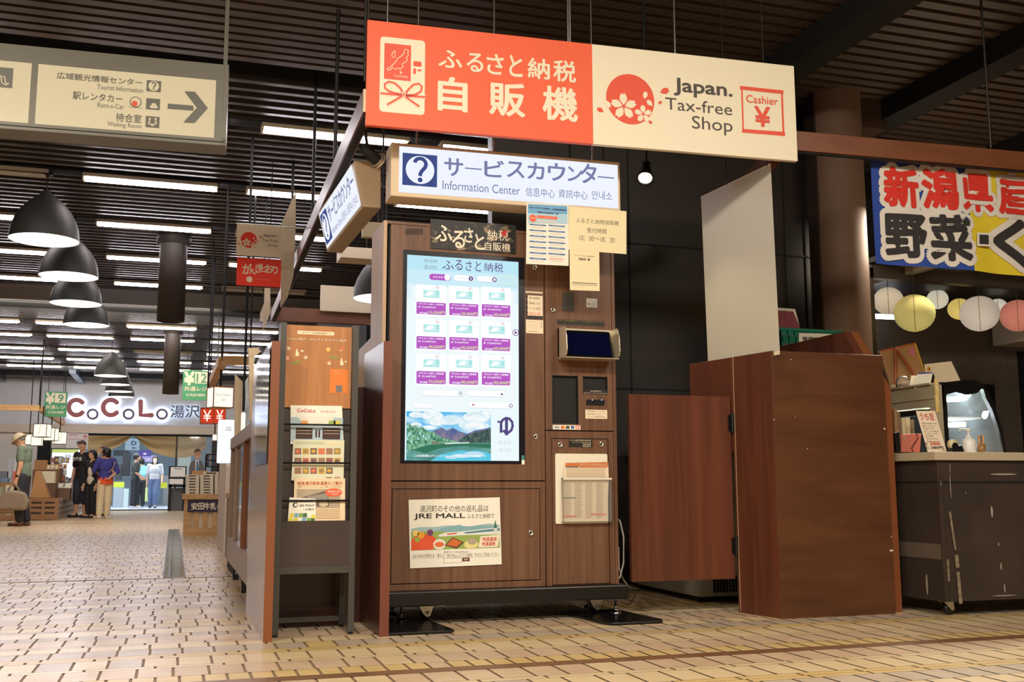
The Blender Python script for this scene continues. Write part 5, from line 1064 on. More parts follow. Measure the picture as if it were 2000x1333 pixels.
for px, py, rx, ry in ((1838, 950, 0.7, 9), (1855, 915, 0.6, 8), (1886, 963, 1.2, 1.2), (1937, 1000, 2.5, 9), (1950, 1064, 1.3, 3), (1955, 1107, 1.6, 6), (1962, 1150, 1.6, 7), (1962, 1164, 24, 1), (1960, 927, 26, 1.5), (1856, 950, 0.8, 20)): part('scuff_marks', m, r, 'pale scuff'); m = MB(); m.pdisc(FK, px, py, rx, SC_, 0.0008, ry=ry)
part('scuff_marks', m, r, 'pale scuff'); m = MB(); m.pdisc(FKs, 1811, 1142, 2, SC_, 0.002, ry=14); part('scuff_marks', m, r, 'pale scuff')
for x, y in ((ck0+0.07, 4.64), (5.4, 4.64), (ck0+0.07, 5.45)):
    m = MB(); m.box(x-0.035, x+0.035, y-0.03, y+0.03, 0.068, 0.075, CHROME); fr = Frame((x, y-0.018, 0), (1, 0, 0)); m.prism(fr, [(-0.03, 0.07), (0.03, 0.07), (0.035, 0.03), (0.02, 0.022)], -0.003, 0, CHROME); m.prism(fr, [(-0.03, 0.07), (0.03, 0.07), (0.035, 0.03), (0.02, 0.022)], -0.036, -0.033, CHROME); cst = part('caster', m, r)
    m = MB(); m.lathe((x+0.012, y+0.013, 0.031), [(0, 0), (0.031, 0), (0.031, 0.026), (0, 0.026)], BLACK, 20, (0, -1, 0)); part('wheel', m, cst)
# refrigerated showcase: end panel faces us, curved glass to the right
YSC = 5.25; FE = frameY(YSC); ZW = ztop
r = thing('glass_showcase', 'chilled display case with curved glass front on the stall counter', 'display case', (4.75, 5.9, ZW))
bx = FE.at(1843, 800)[0]; fx = FE.at(1972, 880)[0]
curve = [FE.at(*p) for p in ((1846, 747), (1880, 743), (1905, 743), (1920, 751), (1932, 768), (1945, 800), (1958, 838), (1968, 882))]
zsh = FE.at(1900, 883)[1]; curve[-1] = (curve[-1][0], ZW)
m = MB(); inner = [(u-0.028 if k > 3 else u, v-0.03 if k < 5 else v-0.004) for k, (u, v) in enumerate(curve)]
L2 = 5.95-YSC
def ext(mb, pts_a, pts_b, y0, y1, mat):
    for k in range(len(pts_a)-1):
        vs = [(p[0], y, p[1]) for y in (y0, y1) for p in (pts_a[k], pts_a[k+1], pts_b[k+1], pts_b[k])]
        mb.add(vs, [(0, 1, 2, 3), (7, 6, 5, 4), (0, 4, 5, 1), (1, 5, 6, 2), (2, 6, 7, 3), (3, 7, 4, 0)], mat)
ext(m, curve, inner, YSC+1.2, YSC+1.23, BLACK); part('end_frame', m, r); m = MB(); ext(m, curve, inner, YSC, YSC+0.03, BLACK)
m.poly(FE, [FE.at(*p) for p in ((1846, 748), (1905, 744), (1922, 756), (1910, 768), (1890, 772), (1868, 766), (1846, 772))], -0.005, BLACK)
m.box(bx-0.005, bx+0.028, YSC, YSC+0.03, ZW, curve[0][1], BLACK); part('end_frame', m, r)
m = MB(); vs = []
GLS = glass('case_glass', (220, 232, 230), 0.05)
for k, (u, v) in enumerate(curve[2:]): vs += [(u-0.006, YSC+0.03, v-0.004), (u-0.006, YSC+1.2, v-0.004)]
m.add(vs, [(2*k, 2*k+1, 2*k+3, 2*k+2) for k in range(len(curve)-3)], GLS, True); m.poly(FE, [(bx+0.02, ZW+0.01)] + [(bx+0.02, curve[0][1]-0.03)] + inner[1:-1] + [(fx-0.03, ZW+0.01)], -0.015, GLS); part('curved_glass', m, r)
m = MB(); SIL = M('case_silver', (190, 176, 146), 0.35, 0.3); top = FE.at(1840, 752)[1]; mid = FE.at(1840, 795)[1]
m.box(bx-0.06, bx+0.01, YSC, YSC+1.22, mid, top, SIL); m.box(bx-0.07, bx-0.058, YSC, YSC+1.22, mid+0.05, mid+0.07, SIL); m.box(bx-0.06, bx+0.0, YSC, YSC+0.05, ZW, mid, SIL); m.box(bx-0.06, bx+0.0, YSC+1.17, YSC+1.22, ZW, mid, SIL); m.box(bx-0.05, fx-0.02, YSC, YSC+1.22, ZW, ZW+0.02, SIL)
m.box(bx-0.05, bx+0.02, YSC+1.0, YSC+1.17, ZW, mid, SIL); part('rear_frame', m, r)
m = MB(); m.box(bx-0.045, bx-0.04, YSC+0.05, YSC+1.17, ZW+0.02, mid-0.04, GLS); m.box(bx-0.055, bx-0.035, YSC+0.05, YSC+1.17, mid-0.045, mid-0.01, DARKMETAL); part('sliding_door', m, r)
m = MB(); WI = M('case_liner', (226, 234, 232), 0.4); zc1, zc2 = FE.at(1900, 815)[1], FE.at(1900, 793)[1]
m.box(bx+0.03, fx-0.16, YSC+0.05, YSC+1.18, zc1-0.006, zc1+0.004, WI); m.box(bx+0.03, fx-0.05, YSC+1.16, YSC+1.19, ZW+0.02, top-0.06, WI); part('shelf', m, r)
for zz, dx in ((FE.at(1880, 776)[1], 0.10), (FE.at(1880, 828)[1], 0.10)):
    m = MB(); m.tube([(bx+0.05, YSC+0.35, zz), (bx+0.33, YSC+0.20, zz+0.01)], 0.016, M('case_tube', (226, 240, 255), emit=220), 10); part('lamp', m, r, 'bright tube lamp')
m = MB(); fr = Frame((bx-0.0, YSC-0.002, 0), (1, 0, 0)); m.pbox(frameY(YSC-0.003), (1824, 740, 1835, 806), 0, 0.003, noisy('taped_yellow', (196, 160, 70), (226, 206, 150), (40, 40, 30), 0.4)); part('tape_strip', m, r)
# small things on and in the stall
def stall(name, fn, label, cat, group=None):
    b = MB(); fn(b); return solo(name, b, label, cat, group)
LG = M('lime_plastic', (140, 214, 50), 0.4)
for px, w_ in ((1869, 0.026), (1883, 0.04)):
    q = FE.at(px, 813); b = MB(); b.lathe((q[0], YSC+0.3, zc1+0.0045), [(0, 0), (w_, 0), (w_*1.15, w_*0.8), (w_*0.8, w_*1.6), (w_*0.7, w_*1.6), (w_*1.0, w_*0.8), (0, 0.004)], LG, 20); solo('lime_bowl', b, 'larger lime green bowl on the showcase shelf' if w_ > 0.03 else 'smaller lime green bowl on the showcase shelf', 'bowl')
b = MB(); FPc = Frame((0, 4.88, ZW), (1, 0, 0), (0, 0.30, 1)); PC = [FPc.at(*p) for p in ((1789, 803), (1826, 803), (1850, 885), (1813, 886))]; b.prism(FPc, PC, -0.002, 0, M('price_card', (236, 214, 186), 0.6))
def card_line(x0, y0, x1, y1, t, mat, bd=0.0):
    sh = (y0-803)*0.29; b.ptext(FPc, (x0+sh, y0, x1+sh, y1), t, mat, 0.0015, bd)
RP = M('marker_red', (200, 52, 44), 0.6)
card_line(1793, 808, 1824, 821, 'うち豆', RP, 0.01)
for k, t in enumerate(('新潟の伝統食うち豆', '煮物、みそ汁にも', 'お豆腐のサラダに', 'だしの出る', 'ひたし豆、おつまみ', '戻さず煮る', 'やわらか', 'おいしい')): card_line(1793, 826+k*5, 1823-(k % 3)*4-(k > 4)*6, 829.5+k*5, t, GREYINK)
card_line(1797, 863, 1819, 870, '260', RP, 0.03); card_line(1797, 872, 1822, 878, '280円', INK, 0.03); card_line(1788, 864, 1794, 870, '税抜', INK); card_line(1786, 872, 1795, 878, '税込', INK)
solo('price_card', b, 'tilted cream price card with red and black marker writing, 260 and 280', 'price card')
def pump(b):
    q = FK.at(1892, 878); c = Vector((onY(1893, 878, 4.85).x, 4.85, ZW)); WP = M('bottle_white', (226, 222, 214), 0.35)
    b.lathe(c, [(0, 0), (0.037, 0), (0.038, 0.004), (0.038, 0.07), (0.03, 0.085), (0.016, 0.092), (0.016, 0.105), (0, 0.105)], WP, 24); b.tube([c+Vector((0, 0, 0.1)), c+Vector((0, 0, 0.135))], 0.006, WP, 10); b.lathe(c+Vector((0, 0, 0.128)), [(0, 0), (0.014, 0), (0.016, 0.016), (0, 0.018)], WP, 14); b.tube([c+Vector((0, 0, 0.14)), c+Vector((-0.055, 0, 0.142)), c+Vector((-0.06, 0, 0.128))], 0.005, WP, 8)
stall('pump_bottle', pump, 'white hand sanitiser pump bottle on the stall counter', 'bottle')
c = Vector((onY(1917, 880, 4.82).x, 4.82, ZW)); r = thing('pen_cup', 'small cup holding three pens beside the white pump bottle', 'pen cup', c)
b = MB(); b.lathe(c, [(0, 0), (0.02, 0), (0.024, 0.055), (0.021, 0.055), (0.018, 0.004), (0, 0.004)], M('cup_amber', (150, 110, 60), 0.3), 20); part('cup', b, r)
for dx, col in ((-0.01, (214, 140, 50)), (0.002, (90, 70, 50)), (0.012, (220, 150, 60))): b = MB(); b.tube([c+Vector((dx*0.5, 0, 0.006)), c+Vector((dx*1.6, 0, 0.105))], 0.004, M('pen_%d' % col[0], col, 0.4), 8); o = solo('pen', b, {214: 'orange pen leaning left in the cup', 90: 'brown pen in the middle of the cup', 220: 'yellow-orange pen leaning right in the cup'}[col[0]], 'pen')
def tape(b):
    c = Vector((onY(1864, 878, 4.8).x, 4.8, ZW)); fr = Frame((c.x, c.y, c.z), (1, 0, 0)); b.prism(fr, [(-0.03, 0), (0.045, 0), (0.047, 0.02), (0.035, 0.045), (0.015, 0.042), (0.0, 0.06), (-0.028, 0.05)], -0.02, 0.02, BLACK); b.lathe((c.x-0.008, c.y+0.015, c.z+0.05), [(0.012, 0), (0.028, 0), (0.028, 0.03), (0.012, 0.03)], M('tape_roll', (206, 190, 150), 0.3), 24, (0, -1, 0))
stall('tape_dispenser', tape, 'black tape dispenser on the stall counter beside the price card', 'tape dispenser')
r = thing('file_box', 'pink file box with dark strap beside the price card on the stall counter', 'file box', (onY(1785, 880, 4.95).x, 4.95, ZW)); b = MB(); FF2 = frameY(4.93); b.pprism(FF2, [(1762, 849), (1800, 847), (1797, 884), (1760, 884)], -0.10, 0, M('file_pink', (196, 110, 92), 0.5)); part('box', b, r, bev=0.003)
b = MB(); b.pline(FF2, [(1789, 847), (1793, 856), (1780, 876), (1784, 884)], 2.2, M('strap_dark', (92, 40, 34), 0.5), 0.002); b.prect(FF2, (1764, 853, 1768, 858), M('file_grey', (150, 140, 130), 0.4), 0.001); part('strap', b, r)
for k, (x0, x1, y0, col) in enumerate(((1746, 1752, 800, (150, 120, 84)), (1752, 1758, 806, (120, 96, 70)), (1761, 1768, 817, (196, 180, 146)), (1769, 1777, 816, (214, 200, 166)), (1779, 1785, 820, (150, 130, 96)))):
    b = MB(); Yk = 5.02+0.02*k; b.pprism(frameY(Yk), [(x0, y0), (x1, y0), (x1+4, 884), (x0+4, 884)], -0.16, 0, M('binder_%d' % k, col, 0.5)); solo('binder', b, ('tall tan binder at the left end behind the file box', 'tall brown binder second from the left behind the file box', 'narrow beige folder behind the pink file box', 'pale cream folder behind the pink file box', 'short olive folder right of the cream folder')[k], 'binder')
b = MB(); b.pprism(frameY(4.85), [(1748, 846), (1757, 843), (1760, 884), (1752, 884)], -0.03, 0, BLACK); solo('stapler', b, 'dark upright stapler at the booth edge of the stall counter', 'stapler', bev=0.004)
# things standing on the showcase roof
ZR = top; m = MB(); m.box(bx-0.08, bx+0.32, YSC+0.02, YSC+1.2, ZR+0.001, ZR+0.012, SIL); part('roof', m, bpy.data.objects['glass_showcase'])
ZR += 0.012
r = thing('easel_board', 'back of a tan framed board with orange easel legs on the showcase', 'easel', (bx-0.2, 5.9, ZR)); FEa = Frame((0, 5.76, ZR), (1, 0, 0), (0, -0.10, 1))
m = MB(); m.prism(FEa, [FEa.at(*p) for p in ((1718, 687), (1786, 672), (1812, 757), (1742, 757))], -0.015, 0, M('kraft_back', (172, 132, 92), 0.7)); part('board', m, r)
m = MB(); m.line(FEa, [FEa.at(1787, 671), FEa.at(1806, 730)], 0.012, M('yellow_frame', (214, 170, 60), 0.5), 0.002); part('frame_edge', m, r); m = MB(); m.line(FEa, [FEa.at(1718, 687), FEa.at(1787, 671)], 0.012, M('frame_orange', (176, 96, 50), 0.5), 0.002); part('frame_edge', m, r); m = MB()
fk = M('flower_pink', (206, 120, 150), 0.5)
for k in range(5): a = k*1.2566; m.pdisc(FEa, 1780+4*math.cos(a), 687+4*math.sin(a), 2.6, fk, 0.003+k*0.0002)
part('flower_print', m, r)
for e in ((1739, 757), (1781, 740)): m = MB(); t0 = FEa.pt(*FEa.at(1747, 680), 0.01); b0 = FEa.pt(*FEa.at(*e), 0.05); m.tube([t0, b0], 0.011, M('easel_wood', (160, 84, 44), 0.5), 4); part('leg', m, r)
r = thing('desk_calendar', 'small white desk calendar on the showcase roof', 'calendar', (bx-0.03, 5.45, ZR)); FC = Frame((0, 5.42, ZR), (1, 0, 0), (0, 0.35, 1))
m = MB(); m.prism(FC, [FC.at(*p) for p in ((1793, 728), (1822, 726), (1816, 758), (1786, 760))], -0.002, 0, WHITE); m.poly(FC, [FC.at(*p) for p in ((1793, 728), (1822, 726), (1821, 730), (1792, 732))], 0.001, M('calendar_violet', (96, 90, 150), 0.5))
for i_ in range(5):
    for j in range(7): q = FC.at(1795-i_*1.2+j*3.4, 736+i_*4.6-j*0.2); m.disc(FC, q[0], q[1], 0.0025, GREYINK, 0.001, n=6)
part('pages', m, r); m = MB(); m.prism(FC, [FC.at(*p) for p in ((1823, 727), (1826, 740), (1820, 759), (1817, 758))], -0.03, -0.001, BLACK); part('stand', m, r)
b = MB(); b.pprism(frameY(5.45), [(1806, 712), (1858, 706), (1882, 757), (1812, 757)], -0.004, 0, M('white_sheet', (206, 190, 164), 0.6)); fr = frameY(5.445); b.pdisc(fr, 1814, 721, 4, M('seal_yellow', (196, 150, 60), 0.5), 0.001); b.pdisc(fr, 1814, 721, 2, M('seal_red', (150, 70, 40), 0.5), 0.0015); solo('white_sheet', b, 'tall white sheet with round gold seal leaning on the showcase roof', 'sheet')
b = MB(); q = onY(1764, 755, 5.55); b.lathe((q.x, 5.55, ZR), [(0.045, 0), (0.045, 0.03), (0.04, 0.05), (0.025, 0.066), (0, 0.072)], glass('cloche_glass', (240, 240, 235), 0.12), 24); b.lathe((q.x, 5.55, ZR+0.002), [(0, 0), (0.03, 0), (0.028, 0.018), (0, 0.02)], M('cloche_cake', (110, 56, 36), 0.6), 16); solo('glass_cloche', b, 'small clear glass dome over a brown lump on the showcase roof', 'cloche')
b = MB(); b.box(bx-0.078, bx+0.04, 5.63, 5.70, ZR, ZR+0.022, SIL); solo('tray', b, 'low silver tray at the left end of the showcase roof', 'tray')
b = MB(); b.pprism(frameY(5.5), [(1780, 734), (1792, 734), (1784, 763), (1776, 763)], -0.004, 0, WHITE); solo('leaflet', b, 'white folded card standing left of the desk calendar', 'card')
b = MB(); b.pbox(frameY(5.52), (1821, 742, 1836, 757), -0.06, 0, M('small_box', (196, 170, 140), 0.5)); solo('small_box', b, 'small beige box right of the desk calendar', 'box', bev=0.003)
# blue and yellow vegetable banner
r = thing('vegetable_banner', 'blue and yellow cloth banner with big red and black characters', 'banner', onY(1900, 530, 4.66)); TB = 3.0; FV = frameY(4.70, TB, 4.0)
BLU = M('banner_blue', (34, 66, 148), 0.8); YEL = M('banner_yellow', (214, 190, 40), 0.8)
def wav(u, v): return 0.014*math.sin(u*7.0+0.6)*(1.2-(v-1.7)) + 0.006*math.sin(u*19+v*5)
def cloth(mb, u0, u1, z0f, z1f, mat, n=24, mrows=14):
    vs = []
    for j in range(mrows+1):
        for i_ in range(n+1):
            u = u0+(u1-u0)*i_/n; z = z0f(u)+(z1f(u)-z0f(u))*j/mrows; vs.append(FV.pt(u, z, wav(u, z)))
    mb.add(vs, [(j*(n+1)+i_, j*(n+1)+i_+1, (j+1)*(n+1)+i_+1, (j+1)*(n+1)+i_) for j in range(mrows) for i_ in range(n)], mat, True)
ub0 = FV.at(1707, 400)[0]; ubm = FV.at(1893, 420)[0]; ub1 = ub0+1.55
zt1 = FV.at(1703, 304)[1]; zb1 = FV.at(1712, 514)[1]; ztm = FV.at(1888, 321)[1]; zbm = FV.at(1898, 530)[1]
f0 = lambda u: zb1+(zbm-zb1)*(u-ub0)/(ubm-ub0); f1 = lambda u: zt1+(ztm-zt1)*(u-ub0)/(ubm-ub0)
m = MB(); cloth(m, ub0, ubm, f0, f1, BLU); cloth(m, ubm, ub1, f0, f1, YEL)
def vtext(x0, y0, x1, y1, t, mat, d, grow=0.0, bold=0.06):
    (u0, v1_), (u1, v0_) = FV.at(x0, y0), FV.at(x1, y1); u0 -= grow; u1 += grow; v0_ -= grow; v1_ += grow
    b_ = MB(); b_.text(FV, u0, v0_, u1, v1_, t, mat, 0, bold)
    for k, v in enumerate(b_.v):
        q = v-FV.o; uu, vv, ex = q.dot(FV.u), q.dot(FV.v), q.dot(FV.n); b_.v[k] = FV.pt(uu, vv, wav(uu, vv)+d+ex)
    m.add(b_.v, b_.f, mat)
BWH = M('banner_outline', (214, 206, 196), 0.8); BRD = M('banner_red2', (206, 44, 28), 0.8); BBK = M('banner_black', (44, 38, 38), 0.8)
for t, x0, y0, x1, y1, c in (('新', 1727, 328, 1793, 405, BRD), ('潟', 1800, 332, 1867, 410, BRD), ('県', 1876, 341, 1938, 414, BRD), ('産', 1948, 345, 2014, 420, BRD), ('野', 1730, 419, 1808, 503, BBK), ('菜', 1814, 422, 1893, 510, BBK), ('く', 1942, 428, 2010, 520, BBK)):
    vtext(x0, y0, x1, y1, t, BWH, 0.004, 0.004, 0.24)
    vtext(x0, y0, x1, y1, t, c, 0.0075, 0, 0.07)
for rc, mt_, dd_ in (((1904, 456, 1930, 482), BWH, 0.019), ((1908, 460, 1926, 478), BBK, 0.022)):
    m.ppoly(FV, [(rc[0], rc[1]), (rc[2], rc[1]+1), (rc[2], rc[3]+1), (rc[0], rc[3])], mt_, dd_)
part('cloth', m, r)
for px in (1699, 1845): m = MB(); m.ppoly(FV, [(px, 302+ (px > 1800)*13), (px+11, 303+(px > 1800)*13), (px+7, 318+(px > 1800)*12), (px-1+3, 316+(px > 1800)*12)], M('white_tape', (206, 196, 176), 0.5), 0.03); part('tape', m, r)
# paper lanterns
def lantern(px, py, R_px, Y, col, glow, label):
    c = onY(px, py, Y); e = onY(px+R_px, py, Y); R = (e-c).length*0.97
    r = thing('paper_lantern', label, 'paper lantern', c, 'round paper lanterns over the stall')
    name = 'lantern_%d_%d_%d' % col
    if name not in _mats:
        mm = M(name, col, 0.8); b_ = mm.node_tree.nodes['Principled BSDF']; b_.inputs['Emission Color'].default_value = (*lin(col), 1); b_.inputs['Emission Strength'].default_value = glow
    b = MB(); prof = []
    for k in range(25):
        t = math.pi*(0.03+0.94*k/24); prof.append((R*math.sin(t)*(1.0+0.008*(-1)**k), -R*0.94*math.cos(t)))
    b.lathe(c, prof, _mats[name], 32); part('shade', b, r)
    b = MB(); dv = Vector((-c.x, -c.y, 0)).normalized(); b.tube([c+dv*R*1.012*math.sin(math.pi*k/16)+Vector((0, 0, R*0.945*math.cos(math.pi*k/16))) for k in range(1, 16)], 0.0022, M('lantern_seam', (150, 128, 96), 0.7), 5); part('seam', b, r)
    b = MB(); b.tube([c+Vector((0, 0, R*0.9)), (c.x, c.y, 2.36)], 0.003, DARKMETAL, 6); part('cord', b, r)
for a in ((1735, 588, 24.5, 6.75, (238, 222, 196), 0.32, 'round cream paper lantern at the left end beside the steel frame'), (1786, 612, 33, 6.35, (232, 222, 140), 0.28, 'big round pale yellow-green paper lantern'), (1831, 585, 17, 7.4, (244, 236, 216), 0.5, 'small round white paper lantern right of the yellow-green one'),
          (1874, 604, 18.5, 7.1, (250, 222, 120), 0.5, 'small round bright yellow paper lantern'), (1913, 613, 30.5, 6.5, (226, 212, 196), 0.34, 'big round white paper lantern in front of the yellow one'), (1949, 601, 15, 7.4, (244, 238, 216), 0.5, 'small round white paper lantern behind the big white one'),
          (1988, 617, 27, 6.6, (226, 140, 120), 0.32, 'round pink paper lantern at the right end')): lantern(*a)
m = MB(); q0, q1 = onY(1707, 618, 7.7), onY(1748, 620, 7.7); m.tube([q0, q1], 0.022, M('stall_tube', (240, 244, 255), emit=8), 10); m.box(q0.x, q1.x, 7.70, 7.76, q0.z+0.02, 2.36, MATBLACK); solo('tube_lamp', m, 'short bright tube lamp below the cream lantern', 'lamp')
# ================================================================ halo-lit shop letters on the far fascia
LRED = M('letter_red', (158, 62, 64), 0.4); LVIO = M('letter_violet', (92, 72, 104), 0.4); LCH = M('letter_slate', (66, 72, 92), 0.4); HALO = M('halo_led', (196, 224, 255), emit=20)
def arc(cx, cy, rx, ry, a0, a1, n=22): return [(cx+rx*math.cos(math.radians(a0+(a1-a0)*k/n)), cy-ry*math.sin(math.radians(a0+(a1-a0)*k/n))) for k in range(n+1)]
def stroke_solid(mb, fr, pts, w, d0, d1, mat, closed=False):
    k = abs(fr.at(pts[0][0]+1, pts[0][1])[0]-fr.at(*pts[0])[0]); w *= k; P = [Vector(fr.at(*p)) for p in pts]; n = len(P); L, R = [], []
    for i in range(n):
        a = P[i-1] if (i or closed) else P[i]; b = P[(i+1) % n] if (i < n-1 or closed) else P[i]; t = (b-a).normalized(); q = Vector((-t.y, t.x))*w/2; L.append(P[i]+q); R.append(P[i]-q)
    if not closed:
        for end, s_, src in ((0, -1, P[0]-P[1]), (n-1, 1, P[-1]-P[-2])): pass
    vs = []
    for i in range(n): vs += [fr.pt(*L[i], d0), fr.pt(*R[i], d0), fr.pt(*L[i], d1), fr.pt(*R[i], d1)]
    fs = []
    for i in range(n if closed else n-1):
        a, b = 4*i, 4*((i+1) % n); fs += [(a+2, a+3, b+3, b+2), (a, b, b+1, a+1), (a, a+2, b+2, b), (a+1, b+1, b+3, a+3)]
    mb.add(vs, fs, mat)
    if not closed: 
        for p in (P[0], P[-1]): mb.prism(fr, [(p.x+w/2*math.cos(a*math.pi/8), p.y+w/2*math.sin(a*math.pi/8)) for a in range(16)], d0, d1-0.004, mat)
r = thing('shop_lettering', 'big halo-lit CoCoLo letters and two kanji on the far fascia', 'shop sign', FW.pt(-1.5, 2.6))
def letter(nm, lab, strokes, mat, halo_w):
    m = MB()
    for pts, w, cl in strokes: stroke_solid(m, FW, pts, w, 0.07, 0.13, mat, cl)
    o = part('letter', m, r); m = MB()
    for pts, w, cl in strokes: stroke_solid(m, FW, pts, w*halo_w, 0.05, 0.06, HALO, cl)
    part('halo_strip', m, o)
for cx in (150, 217): letter('C', '', [(arc(cx, 797, 15, 14.8, 42, 318), 9.6, False)], LRED, 0.9)
letter('L', '', [([(275, 785.5), (275, 812), (296, 812)], 10.0, False)], LRED, 0.9)
for cx in (181.5, 251.5, 316.5): letter('o', '', [(arc(cx, 810, 9.5, 8.8, 0, 345, 24), 4.8, True)], LVIO, 0.9)
for t, rect in (('湯', (334, 793, 359, 817)), ('沢', (363, 793, 389, 817))):
    m = MB(); m.ptext(FW, rect, t, LCH, 0.13, 0.035, 0.0); o = part('letter', m, r); m = MB(); m.ptext(FW, rect, t, M('halo_soft', (196, 224, 255), emit=6), 0.05); part('halo_strip', m, o)
# ================================================================ cashier signs, timber frames, lantern boxes
def cashier(px0, y0, px1, y1, Y, num, label):
    fr = frameY(Y); s = (px1-px0)/48.0; X = lambda x: px0+x*s; Yy = lambda y: y0+y*(y1-y0)/60.0
    r = thing('cashier_sign', label, 'sign', onY((px0+px1)/2, y1, Y)); GRN_ = M('cashier_green', (70, 150, 104), 0.6); CRN = M('cashier_cream', (230, 218, 190), 0.6)
    m = MB(); m.pbox(fr, (px0, y0, px1, y1), -0.02, 0, GRN_); d = 0.003
    m.ptext(fr, (X(3), Yy(4), X(20), Yy(29)), '¥', CRN, d, 0.08); m.prect(fr, (X(23), Yy(4), X(46), Yy(27)), CRN, d); m.ptext(fr, (X(30) if len(num) == 1 else X(26), Yy(7), X(41) if len(num) == 1 else X(44), Yy(25)), num, GRN_, d*2, 0.03)
    m.ptext(fr, (X(2), Yy(32), X(45), Yy(42)), '共通レジ', CRN, d, 0.03); m.ptext(fr, (X(6), Yy(46), X(42), Yy(52)), 'CASHIER', CRN, d, 0.04); m.prect(fr, (X(0), Yy(56), X(47), Yy(57)), CRN, d); part('board', m, r)
    for x in (8, 42): m = MB(); q = onY(X(x), y0, Y); m.tube([(q.x, Y-0.0, q.z), (q.x, Y, ZC)], 0.006, MATBLACK, 6); part('hanger_wire', m, r)
cashier(88, 765, 129.5, 815, 23.0, '9', 'green hanging cashier sign with number 9 left of the halo-lit letters')
cashier(358, 723, 407, 783, 19.4, '12', 'green hanging cashier sign with number 12 beside the lantern boxes')
def beamY(p, q, Y0, Y1, h, label, w_=0.08):
    a, b = onY(p[0], p[1], Y0), onY(q[0], q[1], Y1); m = MB(); t = (b-a); s = Vector((-t.y, t.x, 0)).normalized()*w_/2; zz = Vector((0, 0, h))
    vs = [a-s, a+s, b+s, b-s, a-s+zz, a+s+zz, b+s+zz, b-s+zz]; m.add(vs, [(0, 1, 2, 3), (7, 6, 5, 4), (0, 4, 5, 1), (1, 5, 6, 2), (2, 6, 7, 3), (3, 7, 4, 0)], PINE)
    m.tube([(b.x, b.y, b.z+h*0.5), (b.x, b.y, ZC)], 0.01, MATBLACK, 6); m.tube([(a.x, a.y, a.z+h*0.5), (a.x, a.y, ZC)], 0.01, MATBLACK, 6); solo('pine_beam', m, label, 'beam')
beamY((-40, 801), (77, 803), 22.4, 22.4, 0.11, 'pale pine beam hung across the left-hand food stall')
beamY((78, 804), (124, 832), 22.5, 26.8, 0.11, 'pine beam receding from the left stall towards the halo-lit letters')
beamY((434, 713), (488, 714), 10.2, 10.2, 0.085, 'short pine beam above the white lantern box on the right-hand stalls')
beamY((434, 714), (410, 762), 10.3, 13.6, 0.085, 'pine beam receding behind the white lantern box')
PAPER = M('lantern_paper', (255, 246, 222), emit=1.25); PAPERR = M('lantern_red', (226, 70, 44), emit=0.8); LFR = M('lantern_frame', (150, 92, 50), 0.5); LFD = M('lantern_dark_frame', (92, 66, 46), 0.5)
def boxlamp(px0, y0, px1, y1, Y, label, text=None, tm=None, face=PAPER, fmat=LFD, rot=0.0, ztop=None, tmat=None):
    a, b = onY(px0, y1, Y), onY(px1, y0, Y); W, H_ = b.x-a.x, b.z-a.z; c = Vector(((a.x+b.x)/2, Y+W/2, a.z)); t = math.radians(rot); W = W/(math.cos(t)+abs(math.sin(t)))
    fr = Frame((c.x, c.y, c.z), (math.cos(t), math.sin(t), 0)); r = thing('box_lantern', label, 'lantern', c)
    m = MB(); h = W/2
    m.fbox(fr, -h, h, 0.015, H_-0.015, -h, h, face); part('paper_box', m, r)
    m = MB(); e = W*0.045
    for u in (-h-e/2, h-e/2):
        for d in (-h-e/2, h-e/2): m.fbox(fr, u, u+e, 0, H_, d, d+e, fmat)
    for v in (0, H_-e):
        for u0, u1, d0, d1 in ((-h, h, h-e/2, h+e/2), (-h, h, -h-e/2, -h+e/2), (-h-e/2, -h+e/2, -h, h), (h-e/2, h+e/2, -h, h)): m.fbox(fr, u0, u1, v, v+e, d0, d1, fmat)
    m.fbox(fr, -h, h, H_-0.004, H_, -h, h, fmat); part('frame', m, r)
    if text:
        m = MB(); TM = tmat or M('lantern_ink', (150, 140, 128), 0.7)
        for k, (t_, u0, v0, u1, v1) in enumerate(text): m.text(fr, u0*W, v0*H_, u1*W, v1*H_, t_, TM, h+0.004)
        part('print', m, r)
    m = MB(); m.tube([(c.x, c.y, c.z+H_), (c.x, c.y, ztop or c.z+H_+0.35)], 0.012, MATBLACK, 6); part('cord', m, r)
GA = lambda: [('が', -0.05, 0.68, 0.2, 0.9), ('ん', -0.12, 0.45, 0.1, 0.66), ('ぎ', -0.2, 0.2, 0.02, 0.42)]
boxlamp(64, 828, 98, 854, 22.3, 'white box lantern nearest on the left stall, largest of five', GA(), rot=-14)
boxlamp(84, 836, 113, 861, 23.8, 'white box lantern second on the left stall, half behind the largest', GA(), rot=-14)
boxlamp(100, 844, 130, 868, 25.2, 'white box lantern at the right end of the left stall row', GA(), rot=14)
boxlamp(49, 848.5, 64, 869, 26.2, 'narrow white box lantern above the capped man, leftmost of the row', None, rot=0, ztop=ZC)
boxlamp(60, 852, 82, 871, 25.6, 'white box lantern low in the left stall row behind the capped man', None, ztop=ZC)
boxlamp(405, 755, 457, 796, 10.7, 'big white box lantern with shop name on the right-hand stalls', [('CoCoLo', -0.38, 0.55, 0.36, 0.66), ('湯沢', -0.1, 0.3, 0.12, 0.42)], face=PAPER, fmat=LFR, rot=16, ztop=ZC)
boxlamp(391, 797, 418, 828, 12.6, 'red and white yen lantern box on the left below the big white lantern', [('¥', -0.3, 0.15, 0.3, 0.85)], face=PAPERR, fmat=LFR, tmat=PAPER, ztop=ZC)
